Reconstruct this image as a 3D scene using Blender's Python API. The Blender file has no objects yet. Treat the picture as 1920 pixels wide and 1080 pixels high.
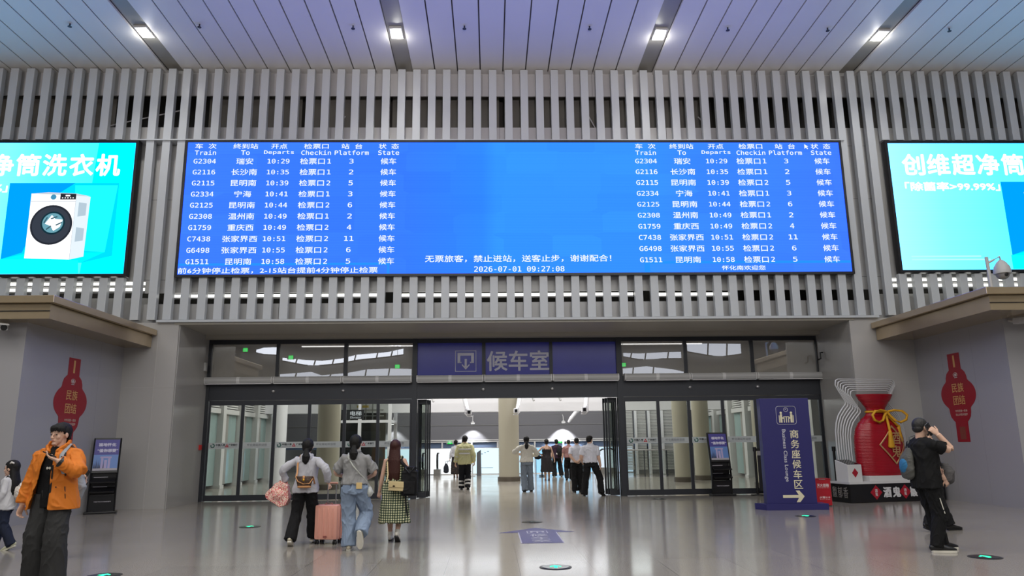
import bpy, bmesh, math, random
from mathutils import Vector, Matrix, noise
import numpy as np

random.seed(7)
SC = bpy.context.scene
COL = SC.collection
R = math.radians
V = Vector

# ------------------------------------------------------------------ camera
cam_data = bpy.data.cameras.new('camera')
cam_data.sensor_width = 36.0
cam_data.lens = 1389.0 / 1920 * 36.0
cam_data.clip_end = 300
cam = bpy.data.objects.new('camera', cam_data)
COL.objects.link(cam)
_p, _y, _r = 0.2068, 0.0305, -0.0117
_F = V((math.sin(_y) * math.cos(_p), math.cos(_y) * math.cos(_p), math.sin(_p)))
_Rt = V((math.cos(_y), -math.sin(_y), 0))
_U = _Rt.cross(_F)
_rt = _Rt * math.cos(_r) + _U * math.sin(_r)
_up = _U * math.cos(_r) - _Rt * math.sin(_r)
_m = Matrix((_rt, _up, -_F)).transposed().to_4x4()
_m.translation = V((0, 0, 1.5))
cam.matrix_world = _m
SC.camera = cam

# ------------------------------------------------------------------ view, world, lights
SC.view_settings.view_transform = 'Standard'
SC.view_settings.look = 'None'
SC.view_settings.gamma = 1.0
SC.view_settings.use_curve_mapping = False
SC.view_settings.exposure = 0.0
world = bpy.data.worlds.new('station_daylight')
SC.world = world
world.use_nodes = True
world.node_tree.nodes['Background'].inputs[0].default_value = (0.86, 0.92, 1.0, 1)
world.node_tree.nodes['Background'].inputs[1].default_value = 0.22


def area(name, loc, size, size_y, power, color, target):
    d = bpy.data.lights.new(name, 'AREA')
    d.shape = 'RECTANGLE'
    d.size = size
    d.size_y = size_y
    d.energy = power
    d.color = color
    o = bpy.data.objects.new(name, d)
    COL.objects.link(o)
    o.location = loc
    o.rotation_euler = (V(target) - V(loc)).to_track_quat('-Z', 'Y').to_euler()
    return o


def spot(name, loc, power, color, target, angle=70, blend=0.6, radius=0.1):
    d = bpy.data.lights.new(name, 'SPOT')
    d.energy = power
    d.color = color
    d.spot_size = R(angle)
    d.spot_blend = blend
    d.shadow_soft_size = radius
    o = bpy.data.objects.new(name, d)
    COL.objects.link(o)
    o.location = loc
    o.rotation_euler = (V(target) - V(loc)).to_track_quat('-Z', 'Y').to_euler()
    return o


# hall lighting: rows of ceiling lamps behind and above the viewer, and added fill spots aimed at the ceiling
area('hall_lamps', (1, 6, 12.0), 30, 9, 2300, (1.0, 0.97, 0.92), (1, 6.01, 0))
area('hall_lamps_rear', (1, -8, 12.0), 30, 10, 2600, (1.0, 0.98, 0.94), (1, 0, 3))
for _x, _e in ((-11, 2600), (1, 5200), (13, 2600)):      # added spots without fixtures, only there to brighten the ceiling
    spot('ceiling_fill_spot', (_x, -3, 4.0), _e, (1.0, 0.88, 0.92), (_x, 12.5, 12.1), angle=52, blend=1.0, radius=0.3)
# waiting room beyond the doors
area('waiting_lamps', (0, 30, 9.3), 16, 12, 2900, (1.0, 0.98, 0.95), (0, 30, 0))
area('waiting_daylight', (0, 44, 4.6), 18, 2.0, 700, (0.93, 0.97, 1.0), (0, 30, 0.0))

# ------------------------------------------------------------------ materials
MATS = {}


def lin(c):
    return tuple(((x / 255) / 12.92 if x / 255 <= 0.04045 else ((x / 255 + 0.055) / 1.055) ** 2.4) for x in c[:3])


def mat(name, rgb, rough=0.5, metal=0.0, spec=0.5, **kw):
    if name in MATS:
        return MATS[name]
    m = bpy.data.materials.new(name)
    m.use_nodes = True
    b = m.node_tree.nodes['Principled BSDF']
    c = lin(rgb)
    b.inputs['Base Color'].default_value = (*c, 1)
    b.inputs['Roughness'].default_value = rough
    b.inputs['Metallic'].default_value = metal
    b.inputs['Specular IOR Level'].default_value = spec
    nt = m.node_tree
    var = kw.get('var')                      # (scale, amount) : gentle colour mottling
    if var:
        tc = nt.nodes.new('ShaderNodeTexCoord')
        n = nt.nodes.new('ShaderNodeTexNoise')
        n.inputs['Scale'].default_value = var[0]
        n.inputs['Detail'].default_value = 4
        mx = nt.nodes.new('ShaderNodeMix')
        mx.data_type = 'RGBA'
        mx.inputs['A'].default_value = (*[x * (1 - var[1]) for x in c], 1)
        mx.inputs['B'].default_value = (*[min(1, x * (1 + var[1])) for x in c], 1)
        nt.links.new(tc.outputs['Object'], n.inputs['Vector'])
        nt.links.new(n.outputs['Fac'], mx.inputs['Factor'])
        nt.links.new(mx.outputs['Result'], b.inputs['Base Color'])
    bump = kw.get('bump')                    # (scale, strength)
    if bump:
        tc = nt.nodes.new('ShaderNodeTexCoord')
        n = nt.nodes.new('ShaderNodeTexNoise')
        n.inputs['Scale'].default_value = bump[0]
        bp = nt.nodes.new('ShaderNodeBump')
        bp.inputs['Strength'].default_value = bump[1]
        bp.inputs['Distance'].default_value = 0.02
        nt.links.new(tc.outputs['Object'], n.inputs['Vector'])
        nt.links.new(n.outputs['Fac'], bp.inputs['Height'])
        nt.links.new(bp.outputs['Normal'], b.inputs['Normal'])
    MATS[name] = m
    return m


def emit(name, rgb, strength=1.0, boost=(1, 1, 1)):
    """a thing that gives off light; boost lets a saturated channel overexpose"""
    if name in MATS:
        return MATS[name]
    m = bpy.data.materials.new(name)
    m.use_nodes = True
    nt = m.node_tree
    nt.nodes.clear()
    e = nt.nodes.new('ShaderNodeEmission')
    c = lin(rgb)
    e.inputs['Color'].default_value = (*[a * b for a, b in zip(c, boost)], 1)
    e.inputs['Strength'].default_value = strength
    o = nt.nodes.new('ShaderNodeOutputMaterial')
    nt.links.new(e.outputs[0], o.inputs['Surface'])
    MATS[name] = m
    return m


def glass(name, tint, rough=0.0, clear=0.85, gloss=(0.9, 0.9, 0.9)):
    """thin architectural pane: lets light straight through, mirrors a little by angle"""
    if name in MATS:
        return MATS[name]
    m = bpy.data.materials.new(name)
    m.use_nodes = True
    nt = m.node_tree
    nt.nodes.clear()
    t = nt.nodes.new('ShaderNodeBsdfTransparent')
    t.inputs['Color'].default_value = (*tint, 1)
    g = nt.nodes.new('ShaderNodeBsdfGlossy')
    g.inputs['Color'].default_value = (*gloss, 1)
    g.inputs['Roughness'].default_value = rough
    f = nt.nodes.new('ShaderNodeFresnel')
    f.inputs['IOR'].default_value = 1.5
    mx = nt.nodes.new('ShaderNodeMixShader')
    o = nt.nodes.new('ShaderNodeOutputMaterial')
    nt.links.new(f.outputs[0], mx.inputs[0])
    nt.links.new(t.outputs[0], mx.inputs[1])
    nt.links.new(g.outputs[0], mx.inputs[2])
    nt.links.new(mx.outputs[0], o.inputs['Surface'])
    MATS[name] = m
    return m


# ------------------------------------------------------------------ mesh helpers
def nb():
    return bmesh.new()


def box(bm, x0, x1, y0, y1, z0, z1, M=None):
    vs = [bm.verts.new((x, y, z)) for z in (z0, z1) for y in (y0, y1) for x in (x0, x1)]
    for f in ((0, 2, 3, 1), (4, 5, 7, 6), (0, 1, 5, 4), (1, 3, 7, 5), (3, 2, 6, 7), (2, 0, 4, 6)):
        bm.faces.new([vs[i] for i in f])
    if M is not None:
        bmesh.ops.transform(bm, matrix=M, verts=vs)
    return vs


def prism(bm, poly, off, M=None):
    """closed polygon (3-D points) extruded by the vector off"""
    a = [bm.verts.new(p) for p in poly]
    b = [bm.verts.new(V(p) + V(off)) for p in poly]
    n = len(poly)
    bm.faces.new(a)
    bm.faces.new(b[::-1])
    for i in range(n):
        bm.faces.new((a[i], b[i], b[(i + 1) % n], a[(i + 1) % n]))
    if M is not None:
        bmesh.ops.transform(bm, matrix=M, verts=a + b)
    bmesh.ops.recalc_face_normals(bm, faces=bm.faces[:])
    return a + b


def xz(poly, y):
    return [(x, y, z) for x, z in poly]


def tube(bm, pts, rad, side=(1, 0, 0), n=14, cap=True, closed=False):
    """loft along pts; rad = number or (a, b) per point, a along `side`"""
    pts = [V(p) for p in pts]
    k = len(pts)
    if not isinstance(rad, (list, tuple)) or (len(rad) != k and len(rad) == 2 and k != 2):
        rad = [rad] * k
    rad = [(r, r) if not isinstance(r, (list, tuple)) else r for r in rad]
    side = V(side)
    rows = []
    P, Q = [], []
    tang = []
    for i in range(k):
        if closed:
            t = pts[(i + 1) % k] - pts[i - 1]
        else:
            t = pts[min(i + 1, k - 1)] - pts[max(i - 1, 0)]
        tang.append(t.normalized() if t.length > 1e-9 else V((0, 0, 1)))
    if cap and not closed:
        seq = []
        t0, t1 = tang[0], tang[-1]
        r0, r1 = min(rad[0]), min(rad[-1])
        for a in (80, 50, 25):
            seq.append((pts[0] - t0 * r0 * 0.9 * math.sin(R(a)), tuple(x * math.cos(R(a)) for x in rad[0]), t0))
        seq += list(zip(pts, rad, tang))
        for a in (25, 50, 80):
            seq.append((pts[-1] + t1 * r1 * 0.9 * math.sin(R(a)), tuple(x * math.cos(R(a)) for x in rad[-1]), t1))
    else:
        seq = list(zip(pts, rad, tang))
    for p, (ra, rb), t in seq:
        s = side - t * side.dot(t)
        if s.length < 1e-4:
            s = V((0, 1, 0)) - t * t.y
            if s.length < 1e-4:
                s = V((1, 0, 0))
        s.normalize()
        b = t.cross(s)
        rows.append([bm.verts.new(p + s * ra * math.cos(2 * math.pi * j / n) + b * rb * math.sin(2 * math.pi * j / n)) for j in range(n)])
        if closed:
            side = s
    m = len(rows)
    for i in range(m if closed else m - 1):
        A, B = rows[i], rows[(i + 1) % m]
        for j in range(n):
            bm.faces.new((A[j], A[(j + 1) % n], B[(j + 1) % n], B[j]))
    if not closed:
        bm.faces.new(rows[0][::-1])
        bm.faces.new(rows[-1])
    return [v for r in rows for v in r]


def ell(bm, c, r, M=None, n=16, m=10):
    """ellipsoid"""
    c = V(c)
    rows = []
    top = bm.verts.new(c + V((0, 0, r[2])))
    bot = bm.verts.new(c - V((0, 0, r[2])))
    vs = [top, bot]
    for i in range(1, m):
        a = math.pi * i / m
        row = [bm.verts.new(c + V((r[0] * math.sin(a) * math.cos(2 * math.pi * j / n), r[1] * math.sin(a) * math.sin(2 * math.pi * j / n), r[2] * math.cos(a)))) for j in range(n)]
        rows.append(row)
        vs += row
    for j in range(n):
        bm.faces.new((top, rows[0][j], rows[0][(j + 1) % n]))
        bm.faces.new((bot, rows[-1][(j + 1) % n], rows[-1][j]))
        for i in range(m - 2):
            bm.faces.new((rows[i][j], rows[i + 1][j], rows[i + 1][(j + 1) % n], rows[i][(j + 1) % n]))
    if M is not None:
        bmesh.ops.transform(bm, matrix=M, verts=vs)
    return vs


def cyl(bm, p0, p1, r, n=20, r1=None):
    return tube(bm, [p0, p1], [(r, r), (r if r1 is None else r1,) * 2], side=(1, 0.01, 0) if abs((V(p1) - V(p0)).normalized().x) < 0.9 else (0, 1, 0), n=n, cap=False)


def lathe(bm, prof, c=(0, 0, 0), n=40, sx=1.0, sy=1.0):
    """prof: (radius, z) from bottom to top"""
    c = V(c)
    rows = [[bm.verts.new(c + V((r * sx * math.cos(2 * math.pi * j / n), r * sy * math.sin(2 * math.pi * j / n), z))) for j in range(n)] for r, z in prof]
    for A, B in zip(rows, rows[1:]):
        for j in range(n):
            bm.faces.new((A[j], A[(j + 1) % n], B[(j + 1) % n], B[j]))
    bm.faces.new(rows[0][::-1])
    bm.faces.new(rows[-1])


def link(name, me, m, parent=None):
    o = bpy.data.objects.new(name, me)
    COL.objects.link(o)
    if m is not None:
        me.materials.clear()
        for x in (m if isinstance(m, (list, tuple)) else [m]):
            me.materials.append(x)
    if parent is not None:
        o.parent = parent
    return o


def obj(name, bm, m, parent=None, smooth=False, bevel=0.0):
    bmesh.ops.recalc_face_normals(bm, faces=bm.faces[:])
    if bevel:
        es = [e for e in bm.edges if len(e.link_faces) == 2 and e.calc_face_angle(0) > 0.5]
        bmesh.ops.bevel(bm, geom=es, offset=bevel, segments=2, affect='EDGES', profile=0.6)
    me = bpy.data.meshes.new(name)
    bm.to_mesh(me)
    bm.free()
    if smooth:
        for p in me.polygons:
            p.use_smooth = True
        if smooth == 'auto':
            try:
                me.set_sharp_from_angle(angle=R(40))
            except Exception:
                pass
    return link(name, me, m, parent)


def tag(o, label=None, cat=None, group=None, kind=None):
    if label:
        o['label'] = label
    if cat:
        o['category'] = cat
    if group:
        o['group'] = group
    if kind:
        o['kind'] = kind
    return o


def thing(name, label, cat, loc=(0, 0, 0), rz=0.0, group=None, kind=None):
    o = bpy.data.objects.new(name, None)
    COL.objects.link(o)
    o.location = loc
    o.rotation_euler = (0, 0, rz)
    return tag(o, label, cat, group, kind)


def copy_tree(o, parent=None):
    c = o.copy()
    COL.objects.link(c)
    if parent is not None:
        c.parent = parent
    for ch in list(o.children):
        copy_tree(ch, c)
    return c


def evaluated_mesh(o):
    dg = bpy.context.evaluated_depsgraph_get()
    dg.update()
    return bpy.data.meshes.new_from_object(o.evaluated_get(dg))


# ------------------------------------------------------------------ writing
_TXT = {}


MONO = []


def mono_font():
    """the fixed-width face that ships with Blender; the default face if it is not there"""
    if not MONO:
        try:
            import os
            MONO.append(bpy.data.fonts.load(os.path.join(bpy.utils.system_resource('DATAFILES', path='fonts'), 'DejaVuSansMono.woff2')))
        except Exception:
            MONO.append(None)
    return MONO[0]


def text_mesh(s, bold=0.0, spacing=1.0):
    key = (s, bold, spacing)
    if key in _TXT:
        return _TXT[key]
    cu = bpy.data.curves.new('lettering', 'FONT')
    cu.body = s
    cu.size = 1.0
    cu.resolution_u = 2
    cu.offset = bold
    cu.space_character = spacing
    cu.fill_mode = 'FRONT'
    if s.startswith('\u200b') and mono_font():
        cu.font = mono_font()
    cu.body = s.lstrip('\u200b')
    o = bpy.data.objects.new('lettering', cu)
    COL.objects.link(o)
    me = evaluated_mesh(o)
    bpy.data.objects.remove(o)
    bpy.data.curves.remove(cu)
    co = np.empty(len(me.vertices) * 3)
    me.vertices.foreach_get('co', co)
    co = co.reshape(-1, 3)
    fs = [tuple(p.vertices) for p in me.polygons]
    bpy.data.meshes.remove(me)
    _TXT[key] = (co, fs)
    return _TXT[key]


def put_text(bm, s, w, h, M, bold=0.0, keep=False, spacing=1.0):
    """letters fitted into a w x h box centred on the origin of M (M's x = writing direction, y = up)"""
    if bold:
        for lay, (dx, dy) in enumerate(((-1, 0), (1, 0), (0, -1), (0, 1), (.7, .7), (-.7, .7), (.7, -.7), (-.7, -.7)) if bold > .02 else ((-1, 0), (1, 0), (0, -0.7), (0, 0.7))):
            put_text(bm, s, w - bold * 0.7, h - bold * 0.7, M @ Matrix.Translation((dx * bold * 0.35, dy * bold * 0.35, 0.0004 * lay)), 0.0, keep, spacing)
        return
    co, fs = text_mesh(s, 0.0, spacing)
    if not len(co):
        return
    lo, hi = co.min(0), co.max(0)
    c = (lo + hi) / 2
    d = np.maximum(hi - lo, 1e-6)
    sx, sy = w / d[0], h / d[1]
    if keep:
        sx = sy = min(sx, sy)
    vs = [bm.verts.new(M @ V(((p[0] - c[0]) * sx, (p[1] - c[1]) * sy, 0))) for p in co]
    for f in fs:
        try:
            bm.faces.new([vs[i] for i in f])
        except ValueError:
            pass


def facing(x, y, z):
    """writing plane upright, read from -Y"""
    return Matrix.Translation((x, y, z)) @ Matrix.Rotation(R(90), 4, 'X')


def obj_text(name, bm, m, parent=None):
    me = bpy.data.meshes.new(name)
    bm.to_mesh(me)
    bm.free()
    return link(name, me, m, parent)
# ================================================================== SETTING
D1 = 19.535      # front of the slatted wall and the screens
D2 = 21.717      # glass front with the sliding doors


def floor_material():
    m = bpy.data.materials.new('polished_granite')
    m.use_nodes = True
    nt = m.node_tree
    N, L = nt.nodes, nt.links
    b = N['Principled BSDF']
    tc = N.new('ShaderNodeTexCoord')
    mp = N.new('ShaderNodeMapping')
    mp.inputs['Location'].default_value = (0.56 + 45, -2.35 + 52, 0)
    L.new(tc.outputs['Object'], mp.inputs['Vector'])
    br = N.new('ShaderNodeTexBrick')
    br.offset = 0.0
    br.squash = 1.0
    br.inputs['Scale'].default_value = 1.0
    br.inputs['Brick Width'].default_value = 0.9
    br.inputs['Row Height'].default_value = 2.6
    br.inputs['Mortar Size'].default_value = 0.003
    br.inputs['Mortar Smooth'].default_value = 0.1
    br.inputs['Color1'].default_value = (*lin((152, 146, 137)), 1)
    br.inputs['Color2'].default_value = (*lin((158, 152, 143)), 1)
    br.inputs['Mortar'].default_value = (*lin((92, 88, 82)), 1)
    L.new(mp.outputs['Vector'], br.inputs['Vector'])
    n = N.new('ShaderNodeTexNoise')
    n.inputs['Scale'].default_value = 70
    n.inputs['Detail'].default_value = 6
    n.inputs['Roughness'].default_value = 0.75
    L.new(tc.outputs['Object'], n.inputs['Vector'])
    rp = N.new('ShaderNodeValToRGB')
    rp.color_ramp.elements[0].position = 0.35
    rp.color_ramp.elements[0].color = (0.62, 0.62, 0.62, 1)
    rp.color_ramp.elements[1].position = 0.68
    rp.color_ramp.elements[1].color = (1.22, 1.22, 1.22, 1)
    L.new(n.outputs['Fac'], rp.inputs['Fac'])
    mx = N.new('ShaderNodeMix')
    mx.data_type = 'RGBA'
    mx.blend_type = 'MULTIPLY'
    mx.inputs['Factor'].default_value = 1.0
    L.new(br.outputs['Color'], mx.inputs['A'])
    L.new(rp.outputs['Color'], mx.inputs['B'])
    L.new(mx.outputs['Result'], b.inputs['Base Color'])
    n2 = N.new('ShaderNodeTexNoise')
    n2.inputs['Scale'].default_value = 0.7
    n2.inputs['Detail'].default_value = 3
    L.new(tc.outputs['Object'], n2.inputs['Vector'])
    mr = N.new('ShaderNodeMapRange')
    mr.inputs['To Min'].default_value = 0.09
    mr.inputs['To Max'].default_value = 0.18
    L.new(n2.outputs['Fac'], mr.inputs['Value'])
    L.new(mr.outputs['Result'], b.inputs['Roughness'])
    b.inputs['Specular IOR Level'].default_value = 0.55
    return m


M_white = mat('white_metal_panel', (188, 187, 186), 0.38, var=(1.2, 0.03))
M_slat = mat('white_aluminium_slat', (186, 190, 194), 0.32, var=(2.0, 0.03))
M_ceil = mat('ceiling_plank', (218, 216, 212), 0.42, var=(0.8, 0.04))
M_grey = mat('grey_wall_panel', (170, 168, 166), 0.33, var=(0.7, 0.04))
M_jamb = mat('grey_polished_panel', (166, 164, 162), 0.16, var=(0.7, 0.05))
M_dark = mat('dark_anodised_frame', (52, 54, 60), 0.38, metal=0.3)
M_black = mat('black_metal', (16, 16, 18), 0.4)
M_cavity = mat('cavity_board', (108, 106, 98), 0.7, var=(0.8, 0.35))
M_cavdark = mat('cavity_lining', (56, 54, 50), 0.8)
M_seam = mat('panel_seam', (120, 119, 118), 0.6)
M_bronze = mat('brushed_bronze_cladding', (186, 168, 138), 0.2, metal=0.6, var=(3, 0.08))
M_bulk = mat('white_plaster', (232, 232, 236), 0.6)
M_inner = mat('waiting_room_panel', (98, 98, 103), 0.55, var=(0.5, 0.03))
M_beige = mat('beige_column_cladding', (176, 170, 152), 0.35, var=(0.6, 0.05))
M_skirt = mat('steel_skirting', (110, 102, 92), 0.35, metal=0.6)
M_glass = glass('door_glass', (0.84, 0.86, 0.84))
M_glassT = mat('coated_transom_glass', (168, 164, 156), 0.008, spec=1.0)
M_glassT.node_tree.nodes['Principled BSDF'].inputs['IOR'].default_value = 2.1
M_teal = mat('tinted_glazing', (150, 172, 170), 0.12)

# floor
bm = nb()
box(bm, -30, 30, -25, 60, -0.2, 0.0)
fl = obj('floor', bm, floor_material())
tag(fl, 'polished grey granite floor with thin tile joints', 'floor', kind='structure')

# ceiling: planks falling gently towards the wall, dark grooves between, troughs that hold the lamps
SLOPE = 0.015


def cz(y):
    return 12.03 - SLOPE * (y - D1)


TROUGH = [-15.6, -8.95, -2.42, 4.54, 10.48, 17.2]
bm = nb()
edges = [-22.0] + [t for c in TROUGH for t in (c - 0.22, c + 0.22)] + [24.0]
Mt = None


def plank(x0, x1, dz=0.0, y0=-22.0, y1=D1 + 1.0, th=0.06):
    a, b_ = cz(y0) + dz, cz(y1) + dz
    vs = [bm.verts.new(p) for p in ((x0, y0, a), (x1, y0, a), (x1, y1, b_), (x0, y1, b_), (x0, y0, a + th), (x1, y0, a + th), (x1, y1, b_ + th), (x0, y1, b_ + th))]
    for f in ((0, 1, 2, 3), (7, 6, 5, 4), (0, 4, 5, 1), (1, 5, 6, 2), (2, 6, 7, 3), (3, 7, 4, 0)):
        bm.faces.new([vs[i] for i in f])


for a, b_ in zip(edges[::2], edges[1::2]):
    n = max(1, round((b_ - a) / 0.64))
    w = (b_ - a) / n
    for i in range(n):
        plank(a + i * w + 0.018, a + (i + 1) * w - 0.018)
ce = obj('ceiling', bm, M_ceil)
tag(ce, 'white plank ceiling sloping down to the slatted wall', 'ceiling', kind='structure')
bm = nb()
plank(-22, 24, dz=0.09, th=0.1)
obj('groove_backing', bm, mat('groove_shadow_board', (96, 94, 92), 0.8), ce)
for c in TROUGH:
    bm = nb()
    plank(c - 0.22, c + 0.22, dz=0.075, th=0.02)
    o = obj('lamp_trough', bm, mat('trough_lining', (140, 138, 130), 0.35), ce)

# back wall with its long openings
bm = nb()
YB = D1 + 0.30
for z0, z1 in ((11.33, 12.15), (5.57, 10.36)):
    box(bm, -9.3, 10.95, YB, YB + 0.05, z0, z1)
box(bm, -9.3, 10.95, YB, YB + 0.05, 4.74, 5.27)
for x0, x1 in ((-22, -9.3), (10.95, 24)):
    box(bm, x0, x1, YB, YB + 0.05, 11.33, 12.15)
    box(bm, x0, x1, YB, YB + 0.05, 5.9, 10.36)
    box(bm, x0, x1, YB + 0.55, YB + 0.6, 4.0, 5.55)
    box(bm, x0, x1, YB, YB + 0.05, 4.0, 4.62)
wb = obj('wall_back', bm, mat('gloss_wall_panel', (186, 185, 184), 0.2, var=(1.2, 0.03)))
tag(wb, 'white panelled wall above the doors behind vertical slats', 'wall', kind='structure')
bm = nb()
box(bm, -22, 24, YB + 1.0, YB + 1.05, 4.7, 12.3)
box(bm, -22, 24, YB + 0.05, YB + 1.0, 12.15, 12.2)
box(bm, -22, 24, YB + 0.05, YB + 1.0, 4.68, 4.74)
obj('cavity_lining', bm, M_cavdark, wb)
bm = nb()
for i, (x0, x1) in enumerate(((-14.5, -10.9), (-8.2, -5.5), (-5.35, -3.0), (-2.85, 0.3), (0.45, 3.2), (3.35, 6.6), (10.9, 15.5))):
    box(bm, x0, x1, YB + 0.62, YB + 0.66, 10.1, 11.6)
obj('cavity_board', bm, M_cavity, wb)
bm = nb()
for x0, x1, z0, z1 in ((-11.6, -8.9, 10.45, 11.1), (-4.6, -4.2, 10.3, 10.9), (2.9, 3.2, 11.0, 10.4), (6.2, 6.7, 10.9, 10.35)):
    tube(bm, [(x0, YB + 0.45, z0), (x1, YB + 0.45, z1)], 0.02, n=8)
obj('brace', bm, M_white, wb)
bm = nb()       # thin joints between the wall panels
for x in [-21 + 1.6 * i for i in range(29)]:
    box(bm, x, x + 0.012, YB - 0.004, YB, 11.33, 12.1)
    box(bm, x + 0.5, x + 0.512, YB - 0.004, YB, 9.8, 10.36)
    box(bm, x + 0.9, x + 0.912, YB - 0.004, YB, 4.76, 5.27)
for z in (9.8, 8.2, 5.93):
    box(bm, -9.6, -8.4, YB - 0.004, YB, z, z + 0.012)
    box(bm, 9.98, 11.2, YB - 0.004, YB, z, z + 0.012)
obj('panel_seam', bm, M_seam, wb)

# slats
XS = [-13.32, -12.88, -12.42, -12.0, -11.56, -11.14, -10.7, -10.26, -9.84, -9.38, -8.94, -8.53, -8.1, -7.65, -7.21, -6.78, -6.34, -5.91, -5.48, -5.05, -4.62, -4.2,
      -3.78, -3.35, -2.92, -2.48, -2.05, -1.62, -1.2, -0.77, -0.33, 0.11, 0.56, 1.01, 1.45, 1.88, 2.31, 2.74, 3.17, 3.61, 4.03, 4.46, 4.9, 5.33,
      5.75, 6.19, 6.61, 7.05, 7.48, 7.9, 8.32, 8.77, 9.2, 9.63, 10.08, 10.51, 10.91, 11.33, 11.75, 12.18, 12.59, 13.02, 13.45, 13.89, 14.31, 14.73, 15.15, 15.57]
XS = [XS[0] - 0.432 * k for k in range(5, 0, -1)] + XS + [XS[-1] + 0.425 * k for k in range(1, 5)]
FULL = [x for x in XS if -9.6 < x < -8.45 or 10.0 < x < 11.1]
s_up = thing('trim_1', 'upper row of vertical white slats between the ceiling and the screens', 'slat screen', (0, 0, 0), kind='structure')
s_lo = thing('trim_2', 'lower row of short vertical white slats under the screens', 'slat screen', (0, 0, 0), kind='structure')


def slat(x, z0, z1, parent):
    bm = nb()
    box(bm, x - 0.108, x + 0.108, D1 - 0.02, D1 + 0.14, z0, z1)
    obj('slat', bm, M_slat, parent, bevel=0.008)


for x in XS:
    if x in FULL:
        slat(x, 4.79, 12.0, s_up)
    else:
        slat(x, 9.86, 12.0, s_up)
        slat(x, 4.79, 5.94, s_lo)
# ledge under the slats
bm = nb()
box(bm, -8.75, 10.5, D1 - 0.10, YB + 0.05, 4.715, 4.775)
tag(obj('trim_3', bm, M_slat), 'thin white ledge along the foot of the slats', 'ledge', kind='structure')
bm = nb()
box(bm, -9.9, 10.1, D1 - 0.06, YB, 9.825, 9.855)
tag(obj('trim_4', bm, M_slat), 'thin white ledge above the timetable screen', 'ledge', kind='structure')

# soffit of the door recess, jambs, flank walls
bm = nb()
box(bm, -8.3, 9.85, D1 - 0.02, D2 + 0.2, 4.66, 4.72)
box(bm, -8.3, 9.85, D2 - 0.35, D2 + 0.25, 4.545, 4.68)
tag(obj('trim_5', bm, mat('soffit_panel', (172, 167, 156), 0.4, var=(0.9, 0.06))), 'grey soffit over the door recess', 'soffit', kind='structure')
bm = nb()
box(bm, -16, -8.19, D1, D1 + 0.06, 0, 4.72)
wl = obj('wall_left', bm, M_grey)
tag(wl, 'grey wall panel left of the door recess', 'wall', kind='structure')
bm = nb()
box(bm, -8.25, -8.17, D1 + 0.06, D2 + 0.1, 0, 4.66)
obj('jamb', bm, M_jamb, wl)
bm = nb()
box(bm, -8.72, -8.70, D1 - 0.012, D1, 0, 4.45)
box(bm, -9.5, -8.70, D1 - 0.012, D1, 4.45, 4.47)
box(bm, -9.5, -8.2, D1 - 0.004, D1, 3.02, 3.03)
obj('panel_seam', bm, mat('light_trim', (178, 176, 174), 0.5), wl)
bm = nb()
box(bm, 9.71, 16, D1, D1 + 0.06, 0, 4.72)
wr = obj('wall_right', bm, M_grey)
tag(wr, 'grey wall panel right of the door recess', 'wall', kind='structure')
bm = nb()
box(bm, 9.71, 9.79, D1 + 0.06, D2 + 0.1, 0, 4.66)
obj('jamb', bm, M_jamb, wr)
bm = nb()
box(bm, 9.72, 11.4, D1 - 0.006, D1, 2.98, 2.995)
obj('panel_seam', bm, mat('light_trim', (178, 176, 174), 0.5), wr)

# corner kiosks that flank the wall (side wall + front wall), with their canopies
bm = nb()
box(bm, -16, -9.55, 15.4, D1, 0, 4.12)
kl = obj('wall_kiosk_left', bm, mat('kiosk_wall', (158, 157, 160), 0.42, var=(0.6, 0.03)))
tag(kl, 'grey side wall of the left kiosk under its canopy', 'wall', kind='structure')
bm = nb()
box(bm, 11.42, 18, 16.0, D1, 0, 4.12)
kr = obj('wall_kiosk_right', bm, mat('kiosk_wall', (158, 157, 160), 0.42))
tag(kr, 'grey side wall of the right kiosk under its canopy', 'wall', kind='structure')
for k, sx in ((kl, -9.55), (kr, 11.42)):
    bm = nb()
    for y in (17.2, 18.4):
        box(bm, sx - 0.001, sx + 0.001, y, y + 0.006, 0, 4.06)
    obj('panel_seam', bm, mat('kiosk_seam', (142, 141, 144), 0.5), k)


def canopy(name, label, xe, xw, xo, yf, zs, zt):
    """xe eave line, xw wall line, xo far outside, yf front"""
    s = 1 if xe > xw else -1
    t = thing(name, label, 'canopy', (xw, yf + 2, zs))
    inv = Matrix.Translation(-V((xw, yf + 2, zs)))

    def part(nm, bx, m, bev=0.0):
        bm = nb()
        x0, x1 = sorted(bx[:2])
        box(bm, x0, x1, *bx[2:], M=inv)
        return obj(nm, bm, m, t, bevel=bev)
    part('body', (xe - s * 0.12, xo, yf + 0.12, D1 - 0.03, zs, zt - 0.16), M_bronze)
    part('lip', (xe, xo, yf, D1 - 0.03, zt - 0.15, zt), M_bronze, 0.01)
    part('shadow_gap', (xe - s * 0.14, xo, yf + 0.14, D1 - 0.03, zt - 0.17, zt - 0.145), M_black)
    part('front_rib', (xe - s * 0.12, xo, yf + 0.10, yf + 0.13, zs + 0.15, zs + 0.165), M_black)
    for y in (yf + 1.6, yf + 3.2):
        part('panel_joint', (xe - s * 0.121, xe - s * 0.13, y, y + 0.01, zs, zt - 0.16), M_black)
    return t


canopy('canopy', 'bronze metal canopy over the left kiosk wall', -8.73, -9.55, -16, 14.82, 4.06, 4.52)
canopy('canopy', 'bronze metal canopy over the right kiosk wall with a dome camera on top', 10.28, 11.42, 18, 14.75, 4.10, 4.57)

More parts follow.
